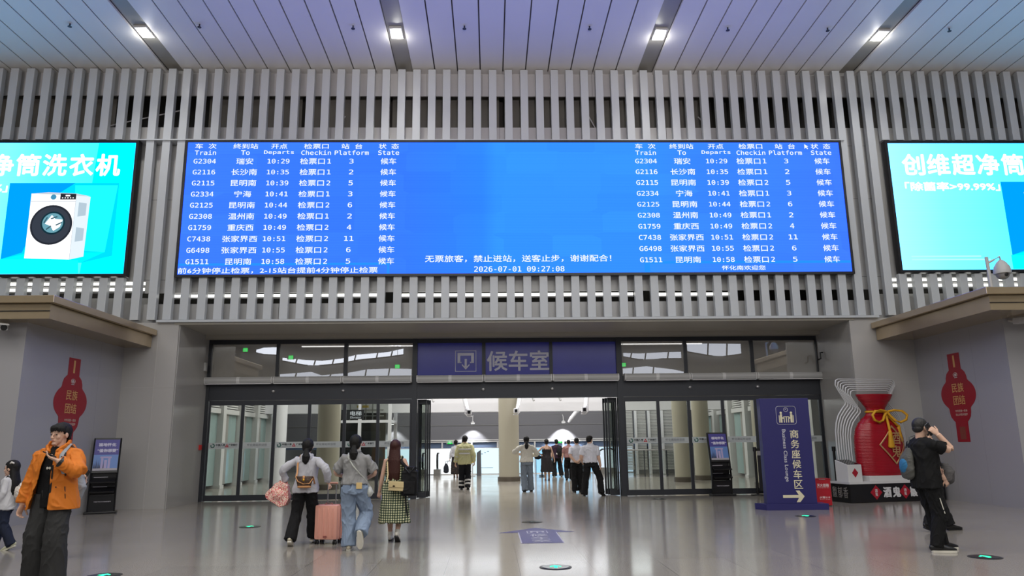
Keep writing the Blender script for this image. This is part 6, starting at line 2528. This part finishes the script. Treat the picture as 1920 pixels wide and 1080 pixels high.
# ------------------------------------------------ 3 woman with floral bag and suitcase
p = Body('woman in a light grey hoodie and black trousers pulling a pink suitcase', -2.90, 12.1, 0, 1.60, 'f', True, feet=((-.16, -.22, .0, 26, 6), (.07, .28, 0.0, 8, -8)),
         hands=((-.345, .06, 1.00), (.375, -.03, .985)), poles=((-1, -.7, .3), (.8, -1, .2)), curl=(70, 75), palms=((1, .2, 0), (-.2, .2, -1)), hand_dirs=((-.1, .2, -1), (.5, .3, -.8)), head=(4, 2))
p.trousers(cloth('black_trousers', (24, 24, 26)), (.102, .092, .094), hem=.03, fold=.006)
p.shirt(cloth('light_grey_hoodie', (184, 184, 190)), hem=.84, sleeve=.95, ease=.032, flare=.012, hood=True, name='hoodie', r=(.058, .060, .050), fold=.007)
p.shoes(cloth('cream_trainer', (206, 198, 176)), W_)
p.hair('pony', M_hair, .02)
k = p.k
t, o = carried('floral_bag', 'soft red and cream floral bag in the left hand of the suitcase woman', 'bag', p, (-.42, .03, .62))
bm = nb()
g = p.P['gripL']
prism(bm, [(-.38, -.06, .96), (-.46, -.06, .93), (-.62, -.06, .77), (-.59, -.06, .70), (-.38, -.06, .575), (-.29, -.06, .60), (-.245, -.06, .70), (-.28, -.06, .90)], (0, .16, 0))
ell(bm, (-.42, .02, .76), (.14, .12, .13))
soft('body', bm, M_floral, t, o, fold=(.0045, (9, 9, 6)))
bm = nb()
tube(bm, [(-.45, .02, .91), (-.42, .03, .97), g + V((0, 0, .01)), (-.31, .03, .97), (-.31, .02, .90)], [(.016, .006)] * 5, n=8)
cobj('handle', bm, M_floral, t, o)
t, o = carried('crossbody_bag', 'small brown monogram bag on the back of the suitcase woman', 'bag', p, (.03, -.19, .92))
M_tan = mat('tan_leather', (196, 140, 88), 0.45)
bm = nb()
tube(bm, [(.02, -.20, .88), (.02, -.205, .98), (.02, -.20, 1.04)], [(.10, .045), (.13, .05), (.135, .045)], n=20, cap=False)
b = soft('body', bm, M_monogram, t, o, .006, (.001, (9, 9, 9)))
bm = nb()
tube(bm, [(.02, -.20, .868), (.02, -.20, .900)], [(.104, .050)] * 2, n=20, cap=False)
cobj('base_trim', bm, M_tan, t, o)
bm = nb()
tube(bm, [(-.11, -.235, 1.035), (-.07, -.252, .965), (.02, -.258, .925), (.11, -.250, .935), (.15, -.23, 1.0)], .008, n=8)
box(bm, .005, .035, -.262, -.25, .98, 1.05)
cobj('flap_trim', bm, M_tan, t, o)
bm = nb()
ell(bm, (.02, -.264, .985), (.018, .006, .018))
cobj('clasp', bm, mat('brass', (220, 170, 60), 0.3, metal=0.9), t, o)
bm = nb()
tube(bm, [V((-.11, -.20, 1.03)), p.on(-.128, 1.16, -1, .055), p.on(-.125, 1.30, -1, .05), V((-.105, -.01, 1.445)) * k, p.on(-.06, 1.34, 1, .05), p.on(.06, 1.15, 1, .05), p.on(.15, 1.02, 1, .04), p.on(.16, .98, -1, .045), V((.15, -.20, 1.03))], [(.014, .005)] * 9, n=8)
cobj('strap', bm, M_tan, t, o)

# pink suitcase
t = thing('suitcase', 'pink hard shell suitcase on four wheels beside the woman in jeans', 'suitcase', (-2.545, 12.22, 0), R(-14))
M_pink = mat('pink_shell', (230, 166, 148), 0.35)
bm = nb()
box(bm, -.19, .19, -.125, .125, .07, .59)
obj('shell', bm, M_pink, t, 'auto', .035)
bm = nb()
for x in (-.12, -.04, .04, .12):
    tube(bm, [(x, -.128, .12), (x, -.128, .54)], [(.012, .008)] * 2, n=8)
for y in (-.06, .06):
    for s in (-1, 1):
        tube(bm, [(s * .192, y, .12), (s * .192, y, .54)], [(.008, .012)] * 2, n=8)
obj('rib', bm, M_pink, t, True)
bm = nb()
box(bm, -.194, .194, -.006, .006, .066, .594)
obj('seam_zip', bm, mat('pink_dark', (150, 88, 80), 0.5), t)
M_alu = mat('brushed_aluminium', (176, 176, 180), 0.3, metal=0.8)
for x in (-.07, .07):
    bm = nb()
    cyl(bm, (x, .07, .58), (x, .07, .91), .010, 12)
    obj('handle_tube', bm, M_alu, t, 'auto')
bm = nb()
tube(bm, [(-.085, .07, .915), (.085, .07, .915)], [(.016, .016)] * 2, side=(0, 1, 0), n=10)
obj('handle_grip', bm, mat('pink_grip', (206, 150, 130), 0.5), t, True)
bm = nb()
tube(bm, [(-.06, -.02, .592), (-.05, -.02, .612), (.05, -.02, .612), (.06, -.02, .592)], .010, n=8)
obj('top_handle', bm, mat('pink_dark', (150, 88, 80), 0.5), t, True)
bm = nb()
box(bm, -.025, .025, -.138, -.128, .10, .13)
obj('badge', bm, mat('pink_dark', (150, 88, 80), 0.5), t)
for x in (-.15, .15):
    for y in (-.09, .09):
        bm = nb()
        box(bm, x - .02, x + .02, y - .02, y + .02, .05, .08)
        f = obj('wheel_fork', bm, M_black, t)
        bm = nb()
        for s in (-1, 1):
            cyl(bm, (x + s * .010, y, .03), (x + s * .026, y, .03), .03, 18)
        obj('wheel', bm, M_black, f, 'auto')

# ------------------------------------------------ 4 woman in grey tee and jeans
p = Body('woman in a grey tee and blue jeans with a low ponytail', -2.02, 11.4, 0, 1.645, 'f', True, feet=((-.06, .02, 0, 0, 6), (.10, -.24, .12, 74, -10)),
         hands=((-.15, .22, 1.06), (.15, .22, 1.04)), poles=((-1, -.55, -.2), (1, -.55, -.2)), curl=45, wide=1.02, head=(-4, 2))
jn = p.trousers(denim('blue_denim', (134, 150, 172)), (.112, .104, .104), hem=.02, fold=.0075, waist=1.03)
p.shirt(cloth('grey_tee', (142, 142, 142)), hem=.965, sleeve=.42, ease=.034, name='tee_shirt', r=(.060, .066, .06), fold=.010, collar=True)
p.shoes(cloth('cream_trainer', (206, 198, 176)), W_)
p.hair('pony', M_hair, .0)
k = p.k
for s in (-1, 1):
    bm = nb()
    c = p.on(s * .095, .905, -1, .028)
    prism(bm, [c + V((-.055, -.003, .055)), c + V((.055, -.003, .055)), c + V((.052, -.003, -.04)), c + V((0, -.003, -.065)), c + V((-.052, -.003, -.04))], (0, .004, 0))
    pk = obj('back_pocket', bm, denim('blue_denim_pocket', (126, 142, 165)), jn)
    if s > 0:
        bm = nb()
        box(bm, c.x - .042, c.x + .042, c.y - .016, c.y - .004, c.z + .0, c.z + .09)
        tag(obj('pocket_card', bm, mat('straw_card', (208, 180, 124), 0.6), jn, bevel=.003), 'straw yellow card in the pocket')
t, o = carried('crossbody_bag', 'small pale bag at the right hip of the woman in jeans', 'bag', p, (.20, .08, .76))
bm = nb()
ell(bm, (.215, .06, .82), (.05, .08, .075))
soft('body', bm, cloth('pale_bag', (190, 192, 186)), t, o, .007)
bm = nb()
tube(bm, [V((.205, .05, .88)), p.on(.18, 1.02, -1, .035), p.on(.10, 1.12, -1, .05), p.on(-.01, 1.25, -1, .05), p.on(-.09, 1.37, -1, .038), V((-.105, -.0, 1.435)) * k, p.on(-.08, 1.34, 1, .05), p.on(.05, 1.15, 1, .055), p.on(.17, 1.0, 1, .05), V((.225, .09, .88))], [(.010, .004)] * 10, n=8)
cobj('strap', bm, cloth('pale_bag', (190, 192, 186)), t, o)

# ------------------------------------------------ 5 woman in the plaid dress
p = Body('woman in a sleeveless green plaid dress with very long auburn hair', -1.54, 12.3, -2, 1.57, 'f', True, feet=((-.08, .17, 0, 0, 4), (.06, -.12, .0, 34, -2)),
         hands=((-.27, .02, .80), (.17, .19, 1.10)), poles=((-.4, -1, 0), (.6, -1, -.4)), curl=(50, 60), palms=((.4, .9, 0), (-1, 0, 0)), head=(-3, 0))
p.dress(M_plaid, hem=.325, top=1.33, ease=.020, flare=.070, fold=.012, straps=2, sweep=(0.01, -.03))
p.shoes(W_, mat('dark_sole', (40, 40, 42), 0.6), boot=False, sock=W_)
p.hair('long', M_hairb, .24)
k = p.k
t, o = carried('backpack', 'black backpack hanging from the right shoulder of the plaid dress woman', 'backpack', p, (.25, -.10, .72))
M_bp = cloth('black_nylon', (22, 22, 24), 0.7)
bm = nb()
box(bm, .145, .385, -.215, -.05, .715, 1.09)
box(bm, .175, .355, -.20, -.07, 1.06, 1.155)
body = soft('body', bm, M_bp, t, o, fold=(.004, (8, 8, 6)))
bm = nb()
box(bm, .175, .355, -.262, -.20, .74, .93)
soft('front_pocket', bm, M_bp, t, o, fold=(.003, (8, 8, 6)))
bm = nb()
tube(bm, [(.20, -.21, 1.135), (.265, -.245, 1.06), (.33, -.21, 1.135)], .012, n=8)
cobj('top_zip', bm, M_dark, body, o)
bm = nb()
tube(bm, [(.20, -.09, 1.14), p.on(.115, 1.34, -1, .03), V((.115, -.01, 1.43)) * k, p.on(.115, 1.32, 1, .035), V((.20, .02, 1.05)), V((.24, -.04, .80))], [(.026, .009)] * 6, n=8)
cobj('strap', bm, M_bp, t, o)
bm = nb()
tube(bm, [(.19, -.14, .72), (.21, -.15, .58), (.23, -.155, .42), (.235, -.155, .40)], [(.011, .004)] * 4, n=8)
cobj('loose_strap', bm, M_bp, t, o)
t, o = carried('crossbody_bag', 'small beige flap bag on the back of the plaid dress woman', 'bag', p, (.02, -.20, .80))
M_bei = mat('beige_leather', (206, 186, 138), 0.45)
bm = nb()
box(bm, -.10, .135, -.255, -.195, .795, .93, M=Matrix.Rotation(R(3), 4, 'Y'))
cobj('body', bm, M_bei, t, o, False, .008)
bm = nb()
box(bm, -.103, .138, -.262, -.19, .845, .938, M=Matrix.Rotation(R(3), 4, 'Y'))
cobj('flap', bm, M_bei, t, o, False, .008)
bm = nb()
ell(bm, (.03, -.266, .868), (.020, .006, .012))
cobj('clasp', bm, mat('dark_clasp', (70, 58, 40), 0.3, metal=0.8), t, o)
bm = nb()
tube(bm, [V((-.095, -.22, .93)), p.on(-.10, 1.12, -1, .05), p.on(-.115, 1.30, -1, .04), V((-.118, -.01, 1.425)) * k, p.on(-.10, 1.30, 1, .04), p.on(.05, 1.10, 1, .045), p.on(.155, .98, 1, .05), V((.14, -.21, .92))], [(.010, .004)] * 8, n=8)
cobj('strap', bm, M_bei, t, o)
t, o = carried('cup', 'pale lilac cup in the left hand of the plaid dress woman', 'cup', p, p.P['gripL'] + V((.05, .03, -.06)))
c = p.P['gripL'] + V((.065, -.01, -.035))
bm = nb()
lathe(bm, [(.034, -.05), (.044, .05), (.041, .05), (.032, -.045)], c=c, n=24)
cobj('body', bm, mat('lilac_plastic', (176, 172, 214), 0.3), t, o, 'auto')
bm = nb()
lathe(bm, [(.047, .05), (.047, .058), (.02, .064)], c=c, n=24)
cobj('lid', bm, mat('lilac_lid', (196, 194, 224), 0.3), t, o, 'auto')

# ------------------------------------------------ 6 hi-vis worker
M_hv = cloth('hi_vis_yellow', (208, 205, 156), 0.7)
M_refl = mat('reflective_tape', (206, 204, 200), 0.35)
p = Body('worker in a pale yellow hi-vis jacket seen from behind in the doorway', -0.88, 25.8, 0, 1.78, 'm', False, feet=((-.11, .10, 0, 0, 6), (.10, -.06, .0, 18, -4)), hands=((-.30, .02, .84), (.30, .04, .86)), wide=1.05)
p.trousers(cloth('black_work_trousers', (24, 25, 30)), (.105, .095, .09), hem=.04)
p.shirt(M_hv, hem=.80, sleeve=.96, ease=.045, name='jacket', r=(.08, .075, .06), fold=.010, collar=True)
for z in (1.13, 1.27):
    bm = nb()
    p.torso(bm, z - .024, z + .024, .068, 0, 2)
    obj('reflective_band', bm, M_refl, p.t, True)
for n in 'LR':
    bm = nb()
    a, b = p.P['el' + n], p.P['wr' + n]
    for f in (.15, .62):
        q = a.lerp(b, f)
        d = (b - a).normalized()
        tube(bm, [q - d * .02, q + d * .02], [(.080 - .014 * f,) * 2] * 2, side=(0, 1, 0), n=18, cap=False)
    obj('sleeve_band', bm, M_refl, p.t, True)
    bm = nb()
    a, b = p.P['kn' + n], p.P['ank' + n]
    for f in (.58, .86):
        q = a.lerp(b, f)
        d = (b - a).normalized()
        tube(bm, [q - d * .028, q + d * .028], [(.103, .103)] * 2, side=(1, 0, 0), n=18, cap=False)
    obj('trouser_band', bm, M_refl, p.t, True)
p.shoes(M_black, M_black)
p.hair('short', M_hair)

# ------------------------------------------------ 7 far walkers on the left
p = Body('distant woman in a pale long sleeved top and dark patterned skirt', -1.62, 35.2, 0, 1.68, 'f', False, feet=((-.07, .08, 0, 0, 0), (.07, -.06, 0, 15, 0)), hands=((-.27, .0, .84), (.2, .1, .9)))
p.dress(M_pattern, hem=.16, top=1.02, ease=.012, flare=.03, name='skirt', straps=False)
p.shirt(cloth('pale_blouse', (206, 206, 212)), hem=.92, sleeve=.95, ease=.022, name='blouse')
p.shoes(cloth('nude_shoe', (150, 120, 110)), cloth('nude_shoe', (150, 120, 110)), size=.9)
p.hair('bun', M_hair)
t, o = carried('handbag', 'small dark rounded bag left of the distant woman in the pale top', 'bag', p, (-.46, .0, .30))
bm = nb()
tube(bm, [(-.44, 0, .26), (-.44, 0, .45), (-.44, 0, .60)], [(.12, .07), (.12, .07), (.06, .04)], n=16)
soft('body', bm, cloth('dark_bag', (44, 46, 54)), t, o, .012)
bm = nb()
tube(bm, [(-.48, 0, .60), (-.46, 0, .72), p.P['gripL'], (-.36, 0, .72), (-.40, 0, .60)], .010, n=6)
cobj('handle', bm, cloth('dark_bag', (44, 46, 54)), t, o)
p = Body('distant man in a light shirt and grey cap, head showing beside the worker', -1.30, 36.6, 0, 1.74, 'm', False)
p.trousers(cloth('taupe_trousers', (92, 84, 78)))
p.shirt(cloth('pale_pink_shirt', (196, 180, 176)), hem=.84, sleeve=.35, ease=.02)
p.shoes(M_black, M_black)
p.hair('short', mat('hair_greying', (66, 66, 70), 0.5))
bm = nb()
ell(bm, (0, -.01, .085), (.095, .11, .055), M=p.hdM)
obj('cap', bm, cloth('grey_cap', (112, 114, 120)), p.t, True)

# ------------------------------------------------ 8 woman in the cream hoodie
p = Body('woman in a cream hoodie and blue jeans right of the round column', 1.14, 24.2, 0, 1.72, 'f', False, feet=((-.07, -.06, 0, 4, 6), (.13, .22, 0, 6, -10)), hands=((-.24, .26, 1.16), (.20, .26, 1.10)), poles=((-1, -.5, -.1), (1, -.6, -.3)), wide=1.08)
p.trousers(denim('mid_denim', (116, 126, 138)), (.104, .094, .10), hem=.05)
p.shirt(cloth('cream_hoodie', (206, 202, 190)), hem=.90, sleeve=.95, ease=.035, hood=True, name='hoodie', r=(.078, .072, .056), fold=.009)
p.shoes(cloth('dark_trainer', (52, 48, 50)), cloth('dark_trainer', (52, 48, 50)))
p.hair('pony', M_hair, .05)

# ------------------------------------------------ 9..11 group in the middle distance
p = Body('woman in a dark strappy long dress walking away', 2.30, 31.2, 0, 1.66, 'f', False, feet=((-.06, .02, 0, 0, 0), (.09, .14, 0, 4, 0)), hands=((-.24, .22, 1.06), (.33, .10, .84)), poles=((-1, -.4, -.3), (.4, -1, 0)), wide=1.10)
p.dress(cloth('charcoal_dress', (44, 40, 42)), hem=.36, top=1.27, ease=.02, flare=.07)
p.shoes(cloth('nude_shoe', (150, 120, 110)), cloth('nude_shoe', (150, 120, 110)), size=.9)
p.hair('bun', M_hair)
t, o = carried('handbag', 'black handbag on the left arm of the strappy dress woman', 'bag', p, (-.34, .1, .86))
bm = nb()
ell(bm, (-.36, .08, .93), (.15, .08, .09))
soft('body', bm, cloth('black_bag', (24, 24, 28)), t, o, .012)
bm = nb()
tube(bm, [(-.42, .08, .98), (-.38, .10, 1.06), (-.30, .10, 1.07), (-.28, .08, .98)], .010, n=6)
cobj('handle', bm, cloth('black_bag', (24, 24, 28)), t, o)
p = Body('person in a dark purple shirt carrying a black backpack', 2.98, 34.3, 0, 1.66, 'm', False, feet=((-.12, .0, 0, 0, 6), (.20, .06, 0, 8, -8)))
p.trousers(cloth('black_wide_trousers', (26, 26, 28)), (.105, .10, .11), hem=.04)
p.shirt(cloth('dark_purple', (56, 40, 56)), hem=.84, sleeve=.4, ease=.02)
p.shoes(W_, W_)
p.hair('short', M_hair)
t, o = carried('backpack', 'black backpack on the right shoulder of the person in purple', 'backpack', p, (.14, -.2, 1.0))
bm = nb()
ell(bm, (.14, -.20, 1.12), (.16, .10, .22))
soft('body', bm, M_bp, t, o, .012)
bm = nb()
tube(bm, [(.18, -.14, 1.25), p.on(.15, 1.36, -1, .03), V((.15, 0, 1.42)) * p.k, p.on(.15, 1.28, 1, .04)], [(.02, .008)] * 4, n=8)
cobj('strap', bm, M_bp, t, o)
bm = nb()
ell(bm, (.0, -.22, 1.02), (.035, .02, .045))
cobj('tag', bm, W_, t, o)
p = Body('man in a dusty red polo shirt and black trousers', 3.22, 31.3, 0, 1.63, 'm', False, feet=((-.10, -.10, 0, 24, 4), (.10, .10, 0, 0, -4)), hands=((-.29, .02, .82), (.29, .04, .80)), wide=1.08)
p.trousers(cloth('black_trousers', (24, 24, 26)), (.10, .092, .086))
p.shirt(cloth('dusty_red', (150, 112, 108)), hem=.94, sleeve=.42, ease=.03, name='polo_shirt', collar=True)
p.shoes(M_black, M_black)
p.hair('crop', M_hair)

# ------------------------------------------------ 12, 13 men in white shirts
M_ws = cloth('white_uniform_shirt', (208, 208, 216))
p = Body('man in a white shirt holding his hands behind his back, half hidden', 2.68, 23.6, 0, 1.66, 'm', False, feet=((-.09, .0, 0, 0, 4), (.10, .12, 0, 0, -4)), hands=((-.06, -.19, .93), (.02, -.20, .96)), poles=((-1, -.4, .0), (1, -.4, .0)), hand_dirs=((.8, -.1, -.3), (-.8, -.1, -.3)), wide=1.03)
p.trousers(cloth('black_trousers', (24, 24, 26)), (.10, .09, .085))
p.shirt(M_ws, hem=.92, sleeve=.40, ease=.03, name='shirt', collar=True)
p.shoes(M_black, M_black)
p.hair('crop', M_hair)
p = Body('man in a white uniform shirt striding through the right side of the doorway', 2.88, 21.95, -8, 1.70, 'm', False, feet=((-.20, -.02, 0, 0, 6), (.25, -.04, .0, 24, -42)), hands=((-.22, .14, .92), (.29, .04, .80)), poles=((-.5, -1, 0), (.4, -1, 0)), head=(-34, -8), wide=1.03)
p.trousers(cloth('black_trousers', (24, 24, 26)), (.105, .095, .088), fold=.009)
p.shirt(M_ws, hem=.93, sleeve=.40, ease=.034, name='shirt', collar=True, fold=.009)
for s in (-1, 1):
    bm = nb()
    box(bm, -.022, .022, -.05, .05, -.004, .004, M=Matrix.Translation(V((s * .150, -.01, 1.452)) * p.k) @ Matrix.Rotation(s * R(24), 4, 'Y') @ Matrix.Rotation(R(90), 4, 'Z'))
    obj('epaulette', bm, M_black, p.t)
p.shoes(M_black, M_black)
p.hair('short', M_hair)

# ------------------------------------------------ 14 man in black on the phone
p = Body('man in a black tee and black trousers holding a phone to his ear', 6.01, 10.4, -86, 1.78, 'm', True, feet=((-.12, .20, 0, 0, 8), (.10, -.03, 0, 0, -12)),
         hands=((-.16, .22, 1.02), (.175, .125, 1.485)), poles=((-.7, -1, -.3), (.35, 1, -1.3)), curl=(45, 52), hand_dirs=(None, (-.30, -.62, .72)), palms=((1, 0, 0), (-.9, .1, -.1)), head=(14, -3), hs=1.10, wide=1.04)
p.trousers(cloth('black_track_trousers', (22, 22, 23)), (.108, .092, .078), hem=.012, fold=.009)
p.shirt(cloth('black_cotton_tee', (21, 21, 22)), hem=.80, sleeve=.30, ease=.036, flare=.014, name='tee_shirt', r=(.076, .080, .07), fold=.008)
p.shoes(M_black, W_, size=1.08)
p.hair('crop', mat('hair_cropped', (30, 28, 28), 0.6))
k = p.k
bm = nb()
a, b = p.P['hipR'], p.P['knR']
prism(bm, [a.lerp(b, .52) + V((.113, -.02, 0)), a.lerp(b, .52) + V((.113, -.008, 0)), a.lerp(b, .98) + V((.100, .012, 0)), a.lerp(b, .98) + V((.100, .0, 0))], (.004, 0, 0))
obj('side_flash', bm, W_, p.t)
t, o = carried('phone', 'phone pressed to the right ear of the man in black', 'phone', p, p.hdM @ V((.10, .01, -.01)))
bm = nb()
Mp = p.hdM @ Matrix.Translation((.102, .022, -.016)) @ Matrix.Rotation(R(36), 4, 'X')
box(bm, -.005, .005, -.038, .038, -.08, .075, M=Mp)
cobj('body', bm, mat('phone_steel', (120, 122, 126), 0.25, metal=0.6), t, o, False, .003)
bm = nb()
box(bm, .005, .0065, -.034, .034, -.076, .071, M=Mp)
cobj('back_cover', bm, M_black, t, o, False)
bm = nb()
for yy, zz in ((-.016, .05), (.016, .05), (0, .022)):
    cyl(bm, Mp @ V((.0065, yy, zz)), Mp @ V((.010, yy, zz)), .011, 14)
cobj('camera_lens', bm, M_dark, t, o, False)
t, o = carried('backpack', 'blue and grey backpack on the back of the man in black', 'backpack', p, V((-.08, -.22, .95)) * k)
bm = nb()
tube(bm, [V((-.08, -.185, .95)) * k, V((-.08, -.195, 1.04)) * k, V((-.08, -.18, 1.18)) * k, V((-.08, -.14, 1.29)) * k], [(.12, .055), (.14, .07), (.125, .055), (.07, .03)], n=24)
soft('body', bm, cloth('slate_canvas', (88, 88, 84)), t, o)
bm = nb()
ell(bm, V((-.08, -.235, 1.08)) * k, (.09, .04, .10))
soft('pocket', bm, cloth('blue_canvas', (52, 110, 152)), t, o)
for s in (-1,):
    bm = nb()
    tube(bm, [V((s * .10 - .04, -.13, 1.27)) * k, V((s * .125, -.08, 1.455)) * k, V((s * .13, 0.0, 1.475)) * k, p.on(s * .13, 1.36, 1, .07), p.on(s * .15, 1.15, 1, .06)], [(.020, .006)] * 5, n=8)
    cobj('strap', bm, cloth('slate_canvas', (88, 88, 84)), t, o)

# ------------------------------------------------ 15 person walking behind him
p = Body('person in dark clothes with a grey bag walking right behind the man in black', 7.36, 12.6, -84, 1.64, 'm', True, feet=((-.07, .30, 0, 0, 0), (.08, -.24, .0, 22, 0)), hands=((-.22, .10, .90), (.17, .14, .86)), poles=((-.4, -1, 0), (.2, -1, 0)), head=(0, 4))
p.trousers(cloth('dark_trousers', (28, 28, 30)), (.10, .09, .082), hem=.03, fold=.009)
p.shirt(cloth('dark_grey_top', (40, 40, 42)), hem=.84, sleeve=.42, ease=.024)
p.shoes(mat('dark_leather', (26, 25, 26), 0.35), M_black)
p.hair('crop', M_hair)
t, o = carried('shoulder_bag', 'dark grey bag at the front of the person walking behind the man in black', 'bag', p, (.10, .26, .86))
bm = nb()
tube(bm, [(.08, .24, .84), (.08, .25, .96), (.08, .22, 1.06)], [(.13, .10), (.14, .11), (.08, .06)], n=20)
soft('body', bm, cloth('dark_grey_bag', (84, 82, 82)), t, o)
bm = nb()
tube(bm, [V((.08, .18, 1.05)), p.on(.05, 1.25, 1, .04), V((-.10, 0, 1.45)) * p.k, p.on(-.05, 1.25, -1, .04), p.on(.12, 1.0, -1, .05), V((.17, .16, 1.0))], [(.018, .005)] * 6, n=8)
cobj('strap', bm, cloth('dark_grey_bag', (84, 82, 82)), t, o)
